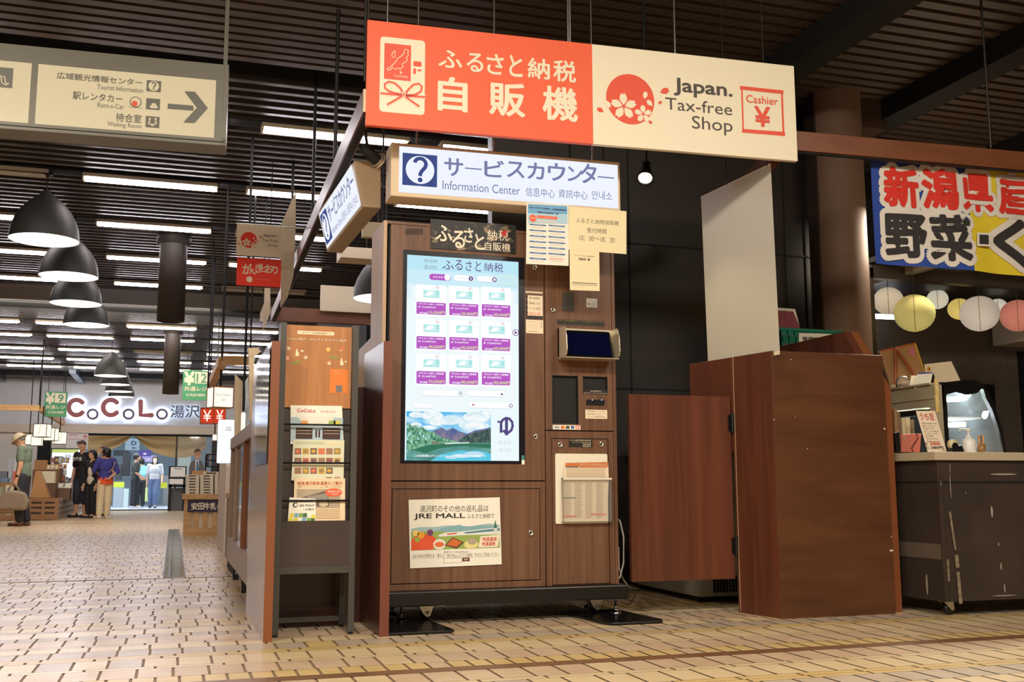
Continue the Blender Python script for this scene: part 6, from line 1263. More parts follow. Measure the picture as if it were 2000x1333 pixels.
boxlamp(417, 797, 441, 828, 12.7, 'red and white yen lantern box on the right below the big white lantern', [('¥', -0.3, 0.15, 0.3, 0.85)], face=PAPERR, fmat=LFR, tmat=PAPER, ztop=ZC)
boxlamp(470, 803, 480, 845, 8.6, 'slim white box lantern behind the pale pointed board', None, fmat=LFR, ztop=ZC)
boxlamp(415, 848, 424, 862, 18, 'tiny glowing box lantern above the milk stall', None, fmat=LFR, ztop=ZC)
# right-hand stalls along the aisle
r = thing('glass_counter', 'low taupe glass-fronted counter running back from the booth end panel', 'counter', (0.45, 7.1, 0)); TAUP = M('taupe_rail', (160, 134, 116), 0.35)
m = MB(); m.box(0.43, 0.50, 5.94, 8.2, 0.14, 1.0, noisy('counter_inside', (70, 56, 50), (92, 76, 66), (4, 4, 4), 0.3)); part('body', m, r)
m = MB(); m.box(0.40, 0.52, 5.94, 8.2, 0.95, 1.03, TAUP); m.box(0.40, 0.45, 5.94, 8.2, 0.14, 0.30, TAUP); part('rail', m, r)
for y0, y1, mt in ((6.62, 6.72, EDGEWOOD), (7.55, 7.62, TAUP), (8.12, 8.2, TAUP)): m = MB(); m.box(0.405, 0.44, y0, y1, 0.30, 0.95, mt); part('post', m, r)
m = MB(); m.box(0.424, 0.429, 5.95, 6.62, 0.3, 0.95, M('smoked_glass', (84, 66, 60), 0.1)); m.box(0.424, 0.429, 6.72, 8.15, 0.3, 0.95, M('smoked_glass')); part('glass_front', m, r)
for y in (6.1, 7.0, 8.0): m = MB(); m.box(0.44, 0.48, y-0.02, y+0.02, 0, 0.14, MATBLACK); m.box(0.40, 0.44, y-0.05, y+0.01, 0.12, 0.13, CHROME) if y < 7.5 and y > 6.5 else None; part('foot', m, r)
m = MB(); m.box(0.44, 0.52, 8.3, 9.3, 0.08, 0.58, noisy('slat_wood', (120, 92, 66), (150, 118, 84), (3, 60, 3), 0.5)); m.box(0.43, 0.54, 8.28, 9.32, 0.58, 0.62, PINE); m.box(0.46, 0.53, 8.3, 9.3, 0, 0.08, MATBLACK); solo('low_cabinet', m, 'low slatted wooden cabinet between glass counter and red panel', 'cabinet')
r = thing('red_white_divider', 'tall white panel with a red border standing on the aisle past the glass counter', 'panel', (0.52, 10.6, 0)); m = MB(); m.box(0.50, 0.56, 9.8, 12.6, 0, 1.02, M('panel_white', (224, 206, 190), 0.5)); part('board', m, r)
m = MB(); m.box(0.494, 0.50, 9.8, 10.25, 0, 1.03, M('panel_red', (196, 66, 50), 0.5)); m.box(0.493, 0.502, 10.22, 10.27, 0.0, 1.03, M('panel_red')); part('border', m, r)
r = thing('stall_lightbox', 'glowing white upright box sign in front of the red and white panel', 'sign', (0.5, 9.56, 0)); m = MB(); f9 = frameY(9.5); m.pbox(f9, (427, 820, 457, 905), -0.12, 0, M('white_box_glow', (244, 248, 255), emit=1.1)); part('body', m, r, bev=0.01); m = MB(); [m.prect(f9, (441, y_, 452, y_+1), M('lantern_ink'), 0.002) for y_ in (835, 838, 841)]; part('print', m, r); m = MB(); q = onY(449, 905, 9.56); m.box(q.x-0.03, q.x+0.03, 9.54, 9.6, 0, q.z, M('panel_white')); part('post', m, r)
m = MB(); m.box(0.565, 1.0, 10.6, 12.5, 0.99, 1.04, TAUP); m.box(0.9, 0.98, 10.7, 12.4, 0, 0.99, TAUP); solo('stall_ledge', m, 'taupe ledge behind the red and white panel', 'shelf')
m = MB(); fr = frameY(8.9); m.pprism(fr, [(457, 962), (459, 731), (474, 746), (472, 790), (470, 962)], -0.03, 0, BEIGE); solo('pointed_board', m, 'pale pointed board standing on the stall counter beside the slim lantern', 'board')
r = thing('stall_post', 'cream upright post with bracket at the far edge of the booth panel', 'post', (0.47, 6.3, 1.03)); m = MB(); fr = frameY(6.05); m.pprism(fr, [(486, 682), (497, 684), (494, 822), (488, 822)], -0.05, 0, BEIGE); part('board', m, r); m = MB(); m.pprism(fr, [(485, 680), (506, 680), (506, 690), (494, 697), (486, 697)], -0.06, 0.004, BEIGE); part('bracket', m, r)
m = MB(); m.pprism(frameY(7.6), [(479, 745), (485, 735), (487, 845), (480, 845)], -0.02, 0, noisy('silver_pack', (150, 160, 176), (214, 218, 224), (30, 30, 9), 0.25)); solo('foil_pack', m, 'tall silvery wrapped pack behind the cream post', 'package')
# milk-cake stall
YK = 15.1; FY = frameY(YK)
r = thing('slatted_stall_table', 'pine slatted stall table with a dark purple banner, boxes stacked on top', 'table', (0.45, 15.6, 0)); kx0, kx1 = FY.at(360, 1000)[0], 1.15; kz = FY.at(390, 966)[1]
m = MB(); m.box(kx0-0.03, kx1, YK-0.03, 16.0, kz-0.07, kz, PINE); part('table_top', m, r)
m = MB(); m.box(kx0+0.03, kx1, YK+0.05, 15.9, 0.06, kz-0.07, M('stall_inner', (226, 206, 170), 0.6)); m.box(kx0, kx1, YK, 15.95, 0, 0.10, PINE); part('body', m, r)
for k in range(8): m = MB(); x = kx0+k*0.125; m.box(x, x+(0.06 if k else 0.09), YK, YK+0.05, 0.1, kz-0.07, PINE); part('slat', m, r)
m = MB(); m.box(kx0, kx0+0.03, YK+0.05, 15.95, 0.1, kz-0.07, PINE); part('side_board', m, r)
m = MB(); MBN = M('banner_purple', (62, 48, 72), 0.7); m.pbox(frameY(YK-0.004), (367, 971, 470, 1000), 0, 0.006, MBN); f2 = frameY(YK-0.011)
for ch, x0, x1 in (('安', 374, 386), ('田', 388, 398), ('牛', 399, 410), ('乳', 411, 422), ('ケ', 424, 435), ('ー', 436, 447), ('キ', 448, 458)): m.ptext(f2, (x0, 983 if ch != 'ー' else 988, x1, 996 if ch != 'ー' else 990), ch, CREAM, 0.001, 0.05)
m.ptext(f2, (404, 973.5, 440, 977), '新潟県阿賀野市', GREYINK, 0.001); part('banner', m, r)
BX = M('cake_box', (232, 220, 190), 0.5); BXI = M('cake_box_print', (90, 70, 56), 0.6); first = None
cols = ((363, 389), (390.5, 417), (418.5, 444)); 
for c, (x0, x1) in enumerate(cols):
    for k in range(7):
        y1 = 959.5-k*5.1; a, b = FY.at(x0, y1), FY.at(x1, y1-5.0); z0 = kz+k*0.0385
        lab = f"white cake box, {('bottom','second from the bottom','third from the bottom','fourth from the bottom','fifth from the bottom','sixth from the bottom','top')[k]} of the {('left','middle','right')[c]} stack on the milk stall"
        if first is None:
            m = MB(); m.box(a[0], b[0], YK+0.03, YK+0.40, z0, z0+0.038, BX); rt = thing('cake_box', lab, 'box', (a[0], YK+0.03, z0), 'cake boxes on the milk stall'); part('carton', m, rt)
            m = MB(); w_ = b[0]-a[0]; m.box(a[0]+w_*0.25, a[0]+w_*0.75, YK+0.027, YK+0.03, z0+0.011, z0+0.027, BXI); part('label_print', m, rt); first = rt; f0 = Vector(rt.location)
        else: dup(first, (a[0]-f0.x+0.004*((k*3+c) % 3), 0, z0-f0.z), lab)
m = MB(); q = onY(412, 921, YK+0.2); m.box(q.x-0.1, q.x+0.1, YK+0.1, YK+0.3, kz+0.271, kz+0.31, BX); m.box(q.x-0.07, q.x+0.07, YK+0.097, YK+0.1, kz+0.28, kz+0.30, BXI); solo('cake_box', m, 'single white cake box lying across the top of the milk stall stacks', 'box')
m = MB(); m.box(kx0+0.09, kx0+0.3, YK+0.45, YK+0.7, kz, kz+0.33, PINE); solo('wooden_crate', m, 'plain pine crate behind the cake boxes', 'crate')
r = thing('souvenir_rack', 'dark wire rack of small souvenirs behind the cake boxes', 'rack', (0.75, 17.2, 0)); f3 = frameY(17.0)
m = MB(); 
for x in (402, 426): q = onY(x, 900, 17.0); m.tube([(q.x, 17.0, 0), (q.x, 17.0, 1.15)], 0.012, MATBLACK, 6)
for y in (888, 900, 912): a, b = onY(402, y, 17), onY(426, y, 17); m.tube([a, b], 0.01, MATBLACK, 6)
part('frame', m, r)
for k in range(8):
    x, y = 403+(k % 4)*5.6, 889+(k//4)*13; m = MB(); m.pbox(f3, (x, y, x+4.6, y+10), -0.05, 0, M('souvenir_%d' % (k % 4), ((70, 66, 80), (150, 140, 130), (60, 80, 110), (110, 70, 60))[k % 4], 0.6)); part('hanging_pack', m, r)
# ================================================================ left-hand food stall
YL = 22.9; F5 = frameY(YL); lx1 = F5.at(113, 1000)[0]; lz = F5.at(60, 974)[1]
r = thing('slatted_crate_stand', 'long low wooden slatted crate stand of the left-hand stall', 'stand', (-3.4, 24, 0)); m = MB(); m.box(-6, lx1-0.62, YL+0.05, 26.5, 0.0, lz-0.05, M('stand_inner', (216, 196, 160), 0.7)); part('body', m, r)
CW = noisy('crate_wood', (128, 88, 54), (156, 112, 72), (3, 3, 30), 0.6)
for y0, y1 in ((974, 981), (985, 990.5), (995, 1001), (1006, 1016)): m = MB(); za, zb5 = F5.at(60, y1)[1], F5.at(60, y0)[1]; m.box(-6, lx1, YL, YL+0.05, max(0, za), zb5, CW); part('slat', m, r)
for px in (8, 28, 58, 84, 110): m = MB(); q = F5.at(px, 990)[0]; m.box(q-0.03, q+0.03, YL+0.002, YL+0.06, 0, lz, CW); part('post', m, r)
m = MB(); m.box(-6, lx1-0.55, YL, 26.5, lz-0.05, lz, CW); part('table_top', m, r)
r = thing('lattice_basket', 'grey lattice-sided basket bin at the end of the left stall', 'basket', (lx1+0.3, 25, 0)); WK = M('wicker_grey', (168, 150, 140), 0.6); WKD = M('wicker_hole', (70, 60, 64), 0.7)
a_, b_ = Vector((lx1, 22.98, 0)), onZ(160, 1000); FBK = Frame(a_, b_-a_); LB_ = (b_-a_).length; hB = 0.43
m = MB(); m.fbox(FBK, 0, LB_, 0, hB, -0.5, 0, WK); part('bin', m, r)
m = MB()
for j in range(3):
    for k in range(22): u = 0.12+k*(LB_-0.2)/22; m.fbox(FBK, u, u+0.09, 0.09+j*0.11, 0.15+j*0.11, 0, 0.004, WKD)
part('lattice', m, r)
def prod(name, rect, Y, col, label, cat, dep=0.25, shape='box', rough=0.5, group=None):
    fr = frameY(Y); m = MB(); mt = M('%s_%d_%d_%d' % ((name,)+col), col, rough)
    if shape == 'box': m.pbox(fr, rect, -dep, 0, mt)
    elif shape == 'wedge':
        u0, v0, u1, v1 = m.uvr(fr, rect); m.prism(fr, [(u0, v0), (u1, v0), ((u0+u1)/2-(u1-u0)*0.12, v1), ((u0+u1)/2-(u1-u0)*0.3, v1)], -dep, 0, mt)
    elif shape == 'bag':
        u0, v0, u1, v1 = m.uvr(fr, rect); w_, h_ = u1-u0, v1-v0; k_ = (rect[0]*7+rect[1]*3) % 1.0-0.5; q_ = [(u0+k_*.2*w_, v0), (u1+k_*.1*w_, v0+abs(k_)*.1*h_), (u1-.06*w_, v0+.5*h_), (u1-k_*.2*w_, v1-.05*h_), (u0+.1*w_, v1), (u0+.06*w_, v0+.5*h_)]
        m.prism(fr, q_, -dep, 0, mt); m.prism(fr, [((a-u0-w_/2)*.5+u0+w_/2, (b-v0-h_/2)*.5+v0+h_/2) for a, b in q_], 0, 0.004, M('pack_print_%d' % int(abs(k_)*8), ((220, 210, 190), (190, 80, 60), (230, 190, 80), (90, 110, 80), (240, 236, 226))[int(abs(k_)*8) % 5], 0.4))
    return solo(name, m, label, cat, group)
prod('tan_display_board', (62, 920, 97, 973), 22.95, (176, 128, 78), 'tan triangular display board beside the capped man\'s hip', 'display', 0.4, 'wedge')
prod('display_riser', (64, 918, 114, 974), 24.5, (120, 84, 54), 'brown riser box under the open carton', 'riser', 0.5)
prod('carton', (68, 899, 90, 918), 24.6, (182, 132, 80), 'open brown carton behind the tan triangular board', 'carton', 0.3)
prod('display_riser', (77, 944, 107, 974), 23.3, (92, 62, 42), 'dark riser under the pale boxed sweets', 'riser', 0.5)
prod('gift_box', (79, 921, 106, 944), 23.4, (220, 210, 176), 'pale boxed sweets stacked beside the tan triangular board', 'box', 0.3)
prod('snack_shelf', (97, 892, 138, 977), 25.0, (110, 82, 70), 'sloping dark shelf unit crowded with snack packs', 'shelf', 0.3, 'wedge')
prod('display_riser', (112, 955, 136, 976), 23.98, (104, 72, 48), 'low dark riser under the snack shelf', 'shelf', 0.4)
rs = random.Random(11); SN = ((150, 126, 120), (206, 180, 150), (92, 76, 84), (226, 150, 70), (190, 200, 196), (170, 100, 84), (120, 130, 140), (214, 206, 190))
WH = ('top', 'upper', 'middle', 'lower', 'bottom')
for j in range(5):
    for k in range(5):
        x = 99+j*1.8+k*7.2+rs.uniform(-1, 1); y = 894+j*12+rs.uniform(-1, 1)
        if x > 129: continue
        prod('snack_pack', (x, y, x+6.4, y+10.5), 24.99-0.004*j, SN[(j*3+k*2) % 8], f"small snack pack, {('first','second','third','fourth','fifth')[k]} from the left in the {WH[j]} row of the snack shelf", 'snack', 0.07, 'bag', 0.3, 'snack packs on the sloping shelf')
for k, (x, y, w_, col) in enumerate(((91, 908, 8, (226, 190, 130)), (99, 908, 8, (236, 216, 190)), (106, 908, 8, (232, 200, 110)), (112, 944, 12, (216, 206, 186)), (126, 944, 14, (226, 222, 206)))):
    prod('sweets_bag', (x, y, x+w_, y+10), 24.55 if k < 3 else 24.0, col, ('tan bag of sweets beside the brown carton, left of three', 'cream bag of sweets beside the brown carton, middle of three', 'yellow bag of sweets beside the brown carton, right of three', 'grey-cream bag left on the dark riser', 'white bag right on the dark riser')[k], 'bag', 0.2, 'bag', 0.3)
for k, (rect, col, lab) in enumerate((((16, 897, 26, 943), (196, 200, 206), 'clear tall plastic case behind the capped man'), ((27, 899, 36, 921), (206, 206, 204), 'clear plastic case against the capped man\'s back'), ((26, 921, 36, 943), (226, 110, 84), 'coral red bin behind the capped man'), ((0, 921, 15, 943), (120, 126, 130), 'grey plastic tub at the left picture edge'), ((3, 934, 15, 943), (110, 140, 170), 'blue tray in front of the grey tub'), ((0, 952, 9, 974), (170, 170, 140), 'olive packet at the left edge of the crate stand'), ((11, 948, 30, 974), (226, 212, 180), 'cream price board on the crate stand'))):
    prod('plastic_case' if k < 2 else ('bin', 'tub', 'tray', 'packet', 'price_board')[k-2], rect, (24.0, 23.95, 23.9, 24.0, 23.65, 23.4, 23.3)[k], col, lab, ('case', 'case', 'bin', 'tub', 'tray', 'packet', 'board')[k], 0.25)
prod('counter_block', (0, 943, 36, 975), 23.6, (168, 120, 74), 'tan wooden block behind the cream price board', 'block', 0.8)
for pts, lab, c in (((102, 878, 152, 946), 'big lit white screen with a green top band on the far wall', 1),):
    r = thing('wall_screen', lab, 'screen', onY(127, 946, 30.2)); fr = frameY(30.3); m = MB(); m.pbox(fr, (100, 876, 154, 947), -0.1, 0, MATBLACK); part('frame', m, r); m = MB(); m.prect(fr, (102, 878, 153, 945), M('screen_white', (226, 240, 250), emit=1.0), 0.003); m.prect(fr, (102, 878, 153, 885), M('screen_green', (206, 220, 130), emit=0.9), 0.006); m.ptext(fr, (127, 888, 152, 899), '総合', M('screen_ink', (110, 130, 140), emit=0.5), 0.006); m.prect(fr, (106, 892, 124, 894), M('screen_ink'), 0.006); m.prect(fr, (102, 934, 153, 945), M('screen_blue', (60, 84, 120), emit=0.6), 0.006); part('display', m, r)
m = MB(); fr = frameY(30.9); m.prect(fr, (130, 847, 171, 878), M('wall_poster', (226, 216, 212), 0.6), 0.0); m.prect(fr, (135, 849, 152, 851), M('poster_pink', (206, 130, 140), 0.6), 0.004); m.prect(fr, (163, 850, 170, 856), M('poster_pink'), 0.004); m.prect(fr, (130, 857.5, 171, 859), M('poster_pink'), 0.004); m.prect(fr, (150, 862, 160, 869), GREYINK, 0.004); solo('wall_poster', m, 'white notice with pink headings on the far wall beside the draped curtain', 'poster')
# ================================================================ inside the far shop
CUR = M('drape_cloth', (190, 162, 116), 0.8)
def drape(edge, top0, top1, Y, label):
    fr = frameY(Y); m = MB(); n = len(edge); vs = []; rowsn = 8
    for i_, (x, yb) in enumerate(edge):
        t = i_/(n-1); xt = top0[0]+(top1[0]-top0[0])*t; yt = top0[1]+(top1[1]-top0[1])*t
        for j in range(rowsn+1):
            s_ = j/rowsn; u, v = fr.at(xt+(x-xt)*s_, yt+(yb-yt)*s_); vs.append(fr.pt(u, v, 0.06*math.sin(s_*13+t*2.5)))
    m.add(vs, [(i_*(rowsn+1)+j, i_*(rowsn+1)+j+1, (i_+1)*(rowsn+1)+j+1, (i_+1)*(rowsn+1)+j) for i_ in range(n-1) for j in range(rowsn)], CUR, True); solo('swag_curtain', m, label, 'curtain')
drape([(172, 893), (195, 888), (215, 881), (235, 871), (250, 860), (258, 852)], (172, 849), (258, 849), 31.6, 'beige swag curtain on the left of the far shop entrance')
drape([(262, 852), (272, 862), (285, 874), (300, 884), (318, 891), (340, 895), (365, 894), (385, 888), (402, 876)], (262, 849), (405, 849), 31.7, 'beige swag curtain on the right of the far shop entrance')
def inner(name, rect, Y, mat, label, cat, dep=0.05, extra=None):
    fr = frameY(Y); m = MB(); m.pbox(fr, rect, -dep, 0, mat)
    if extra: extra(m, fr)
    return solo(name, m, label, cat)
inner('direction_sign', (245, 857, 272, 880), 36, M('pale_blue_sign', (176, 204, 226), emit=0.7), 'pale blue hanging sign with an arrow inside the far shop', 'sign', 0.05, lambda m, fr: (m.ptext(fr, (257, 862, 266, 870), 'D', M('sign_navy', (70, 80, 130), emit=0.6), 0.005, 0.05), m.pline(fr, [(266, 875.5), (258, 875.5)], 1.4, M('sign_navy'), 0.005), m.pline(fr, [(261, 873), (258, 875.5), (261, 878)], 1.2, M('sign_navy'), 0.006)))
inner('violet_sign', (271, 880, 295, 892), 37, M('violet_sign', (110, 100, 186), emit=0.8), 'violet hanging sign inside the far shop, upper of two', 'sign', 0.05, lambda m, fr: m.prect(fr, (280, 885, 286, 889), M('sign_white', (230, 230, 250), emit=0.8), 0.004))
inner('violet_sign', (278, 890, 302, 903), 37.6, M('lilac_sign', (186, 180, 240), emit=0.9), 'paler violet hanging sign inside the far shop, lower of two', 'sign', 0.05, lambda m, fr: m.prect(fr, (286, 896, 293, 900), M('sign_white'), 0.004))
for k, (rect, col, Y, lab) in enumerate((((222, 942, 241, 952.5), (190, 206, 60), 35.25, 'lime green case on the counter behind the woman in violet'), ((222, 953, 240, 993), (150, 160, 168), 35.2, 'grey patterned counter behind the woman in violet'), ((241.5, 955, 249, 993), (180, 196, 196), 35.2, 'pale counter end left of the man in black'), ((284, 952, 292, 980), (170, 180, 120), 36, 'olive suitcase behind the man in black'), ((294, 958, 303, 984), (60, 60, 66), 36.8, 'dark suitcase behind the walking woman'), ((240, 884, 252, 930), (40, 40, 44), 38, 'black clothes rack left of the man in black'), ((226, 908, 236, 938), (44, 46, 50), 37, 'dark jackets hanging behind the woman in violet'), ((222, 880, 250, 890), (36, 40, 52), 39, 'black ceiling spotlight box inside the far shop'), ((320, 930, 345, 990), (110, 110, 112), 37.5, 'grey striped shelving behind the shop glass'), ((348, 885, 372, 930), (150, 160, 150), 39, 'pale shelving far behind the shop glass'))):
    inner(('lime_case', 'patterned_counter', 'pale_counter', 'suitcase', 'suitcase', 'clothes_rack', 'jacket_rack', 'lamp_box', 'shelving', 'shelving')[k], rect, Y, M('shop_item_%d' % k, col, 0.6), lab, ('case', 'counter', 'counter', 'suitcase', 'suitcase', 'rack', 'rack', 'lamp', 'shelf', 'shelf')[k], 0.5)
inner('yellow_bag', (314, 943, 326, 954), 33.5, M('yellow_bag', (214, 220, 60), 0.5), 'yellow bag at knee height right of the walking woman', 'bag', 0.1)
r = thing('notice_stand', 'black notice stand with two white sheets in front of the shop glass', 'stand', onZ(345, 1001)); fr = frameY(30.0); m = MB(); m.pbox(fr, (330, 911, 364, 937), -0.04, 0, MATBLACK); m.pbox(fr, (330, 935, 333, 1001), -0.04, 0, MATBLACK); m.pbox(fr, (358, 935, 361, 1001), -0.04, 0, MATBLACK); m.pbox(fr, (329, 947, 362, 952), -0.03, 0.0, MATBLACK); part('frame', m, r)
for rect in ((333.5, 913, 361.5, 932), (331, 936, 357.5, 946)): m = MB(); m.prect(fr, rect, M('notice_white', (228, 224, 216), 0.6), 0.004); m.prect(fr, (rect[0]+7, rect[1]+2.5, rect[2]-5, rect[1]+4), GREYINK, 0.007) if rect[0] > 333 else None; part('sheet', m, r)
inner('wire_bin', (333, 954, 358, 999.5), 30.3, M('wire_bin', (96, 96, 98), 0.5, 0.3), 'grey wire bin below the black notice stand', 'bin', 0.3)
r = thing('person_standee', 'cardboard standee of a smiling man in a grey suit behind the milk stall', 'standee', onY(384, 990, 27)); fr = frameY(27.0); m = MB(); SU = M('standee_suit', (104, 96, 96), 0.6); m.pprism(fr, [(369, 1003), (369, 914), (373, 903), (380, 899), (390, 899), (396, 904), (399, 914), (399, 1003)], -0.02, 0, SU); m.ppoly(fr, [(381, 899), (389, 899), (388, 925), (384, 930), (381, 925)], M('standee_shirt', (214, 206, 196), 0.6), 0.004); m.ppoly(fr, [(384, 902), (387, 902), (389, 922), (386, 927), (383, 922)], M('standee_tie', (60, 120, 150), 0.6), 0.007); part('body', m, r)
m = MB(); fr2 = frameY(26.985); m.pdisc(fr2, 386, 889, 6, M('standee_skin', (196, 140, 106), 0.6), 0.004, ry=8.5); m.ppoly(fr2, [(379.5, 888), (380, 880), (385, 876.5), (391, 878), (393, 887), (391, 883), (383, 883)], M('standee_hair', (92, 66, 50), 0.6), 0.008); m.pline(fr2, [(383, 893), (386, 894.5), (389, 893)], 1, M('standee_smile', (240, 230, 220), 0.6), 0.010)
for x in (383.5, 388.5): m.pdisc(fr2, x, 887.5, 0.7, INK, 0.010)
part('head', m, r)
# ================================================================ people in the hall
SKIN = M('skin', (206, 156, 124), 0.5, spec=0.3); SKINP = M('skin_pale', (220, 180, 154), 0.5, spec=0.3)
def soft(o, vox, it=4):
    r = o.modifiers.new('remesh', 'REMESH'); r.mode = 'VOXEL'; r.voxel_size = vox; r.use_smooth_shade = True
    s = o.modifiers.new('smooth', 'SMOOTH'); s.factor = 0.5; s.iterations = it
class Fig:
    """A standing person. Local axes: x to the person's right, y forward, z up; unit = standing height."""
    def __init__(s, label, foot, h, yaw, skin=SKIN):
        s.h = h; s.M = Matrix.Translation(foot) @ Matrix.Rotation(math.radians(yaw), 4, 'Z') @ Matrix.Scale(h, 4); s.skin = skin
        s.root = thing('person', label, 'person', foot)
        s.J = dict(pel=(0, 0, .53), wai=(0, 0, .615), che=(0, .004, .725), nek=(0, .004, .835), hed=(0, .016, .925))
        for k, sg in (('r', 1), ('l', -1)):
            s.J.update({'sh'+k: (sg*.108, 0, .808), 'el'+k: (sg*.135, -.01, .63), 'wr'+k: (sg*.14, .03, .475), 'hi'+k: (sg*.05, 0, .515), 'kn'+k: (sg*.055, .012, .28), 'an'+k: (sg*.055, -.01, .045), 'to'+k: (sg*.065, .075, .018)})
    def emit(s, name, mb, vox=0.010, label=None, it=4):
        mb.v = [s.M @ v for v in mb.v]; o = part(name, mb, s.root, label); soft(o, vox, it); return o
    def lim(s, mb, a, b, ra, rb, mat):
        mb.limb(s.J[a] if isinstance(a, str) else a, s.J[b] if isinstance(b, str) else b, ra, rb, mat, 12)
    def body(s, head_down=0.0, head_turn=0.0):
        m = MB(); J = s.J; mt = s.skin
        m.ball(J['pel'], (.082, .058, .06), mt); m.ball(J['wai'], (.07, .052, .07), mt); m.ball(J['che'], (.092, .06, .10), mt); s.lim(m, (0, .004, .79), 'nek', .05, .031, mt)
        m.limb((-.085, 0, .80), (.085, 0, .80), .038, .038, mt)
        m.limb(J['nek'], Vector(J['hed'])+Vector((0, -.004, -.03)), .03, .03, mt)
        R = Matrix.Rotation(math.radians(-head_down), 3, 'X'); Z = Matrix.Rotation(math.radians(head_turn), 3, 'Z'); R = Z @ R; s.R = R; c = Vector(J['hed'])
        m.ball(c, (.044, .055, .064), mt, 20, 14, R); m.ball(c+R @ Vector((0, .018, -.032)), (.033, .036, .036), mt, 16, 10, R)
        m.limb(c+R @ Vector((0, .05, .004)), c+R @ Vector((0, .066, -.016)), .006, .0085, mt)     # nose
        m.ball(c+R @ Vector((0, .05, -.042)), (.014, .010, .006), mt, 10, 6, R)                        # lips
        for sg in (1, -1): m.ball(c+R @ Vector((sg*.046, -.004, -.006)), (.006, .012, .018), mt, 10, 6, R); m.ball(c+R @ Vector((sg*.018, .046, .012)), (.012, .010, .006), mt, 10, 6, R)
        for k, sg in (('r', 1), ('l', -1)):
            s.lim(m, 'sh'+k, 'el'+k, .034, .026, mt); s.lim(m, 'el'+k, 'wr'+k, .026, .017, mt); s.hand(m, k, sg)
            s.lim(m, 'hi'+k, 'kn'+k, .056, .036, mt); s.lim(m, 'kn'+k, 'an'+k, .035, .022, mt); s.lim(m, 'an'+k, 'to'+k, .024, .018, mt)
            a, b = Vector(J['kn'+k]), Vector(J['an'+k]); m.ball(a.lerp(b, .3)+Vector((0, -.008, 0)), (.034, .036, .07), mt)
        s.emit('body', m, 0.0075, it=3)
        for sg in (1, -1):
            e = MB(); e.ball(c+R @ Vector((sg*.018, .052, .004)), (.006, .004, .0045), M('eye_dark', (34, 24, 20), 0.3), 8, 6); e.v = [s.M @ v for v in e.v]; part('eye', e, s.root)
    def hand(s, m, k, sg):
        w, e = Vector(s.J['wr'+k]), Vector(s.J['el'+k]); d = (w-e).normalized(); side = Vector((sg, 0, 0)); side = (side-d*side.dot(d)).normalized(); f = d.cross(side).normalized()
        if f.y < 0: f = -f
        pc = w+d*.03; m.limb(w, pc+d*.012, .015, .019, s.skin, 10); mt = s.skin
        for q, (o, L) in enumerate(((.018, .036), (.006, .041), (-.006, .038), (-.017, .030))):
            b = pc+d*.018+f*o; m.limb(b, b+d*L*.55+side*-.004, .0062, .0058, mt, 8); m.limb(b+d*L*.55+side*-.004, b+d*L-side*.016, .0058, .005, mt, 8)
        b = w+d*.014+f*.014; m.limb(b, b+f*.016+d*.018, .0068, .006, mt, 8); m.limb(b+f*.016+d*.018, b+f*.02+d*.036-side*.006, .006, .005, mt, 8)
    def shirt(s, mat, sleeve=.62, low=.50, name='shirt', grow=.014, vox=0.010, label=None):
        m = MB(); J = s.J
        m.ball(J['che'], (.092+grow, .06+grow, .105), mat); m.ball(J['wai'], (.078+grow, .056+grow, .09), mat); m.limb((-.085, 0, .797), (.085, 0, .797), .045, .045, mat)
        b = MB(); c = Vector((0, 0, low+.03)); m.lathe(c, [(.0, -.03), (.088+grow*.5, -.03), (.09+grow*.5, .05), (.05, .09), (0, .09)], mat, 24)
        for i in range(len(m.v)-24*5, len(m.v)): m.v[i].y *= .74
        for k in 'rl':
            a, e, w = Vector(J['sh'+k]), Vector(J['el'+k]), Vector(J['wr'+k])
            if sleeve <= 1: m.limb(a, a.lerp(e, sleeve), .042, .040, mat, 12)
            else: m.limb(a, e, .042, .034, mat, 12); m.limb(e, e.lerp(w, sleeve-1), .034, .028, mat, 12)
        return s.emit(name, m, vox, label)
    def trousers(s, mat, to=.93, wide=1.0, name='trousers'):
        m = MB(); J = s.J; m.ball((0, 0, .54), (.092, .068, .055), mat)
        for k in 'rl':
            h, n, a = Vector(J['hi'+k]), Vector(J['kn'+k]), Vector(J['an'+k])
            if to <= 0.5: m.limb(h, h.lerp(n, to*2), .062, .056*wide, mat, 14)
            else: m.limb(h, n, .062, .046*wide, mat, 14); m.limb(n, n.lerp(a, (to-.5)*2), .046*wide, .036*wide, mat, 14)
        return s.emit(name, m, 0.010)
    def shoes(s, mat):
        for k in 'rl':
            m = MB(); a, t = Vector(s.J['an'+k]), Vector(s.J['to'+k]); d = (t-a); d.z = 0; d.normalize(); z0 = a.z-.045
            m.limb(Vector((a.x, a.y, z0+.022))-d*.012, Vector((t.x, t.y, z0+.018))+d*.012, .026, .02, mat, 12); m.limb(Vector((a.x, a.y, z0+.022)), Vector((a.x, a.y, z0+.05)), .027, .025, mat, 12)
            s.emit('shoe', m, 0.008)
    def hair(s, mat, length=.05, vol=1.0, name='hair', label=None):
        m = MB(); c = Vector(s.J['hed']); R = s.R; m.ball(c+R @ Vector((0, -.012, .014)), (.051*vol, .056*vol, .060*vol), mat, 20, 12, R)
        m.ball(c+R @ Vector((0, .028, .046)), (.036, .022, .018), mat, 14, 8, R)
        if length > .03:
            for x in (-.036, -.012, .012, .036): m.limb(c+R @ Vector((x, -.034, .0)), c+R @ Vector((x*.9, -.04, -length)), .020*vol, .014*vol, mat, 10)
            for sg in (1, -1): m.limb(c+R @ Vector((sg*.043, -.006, .01)), c+R @ Vector((sg*.043, .002, -length*.85)), .013, .010, mat, 10)
        return s.emit(name, m, 0.008, label)
def foot_at(px, py): return onZ(px, py, 0.0)
HB = M('hair_black', (24, 20, 20), 0.45)
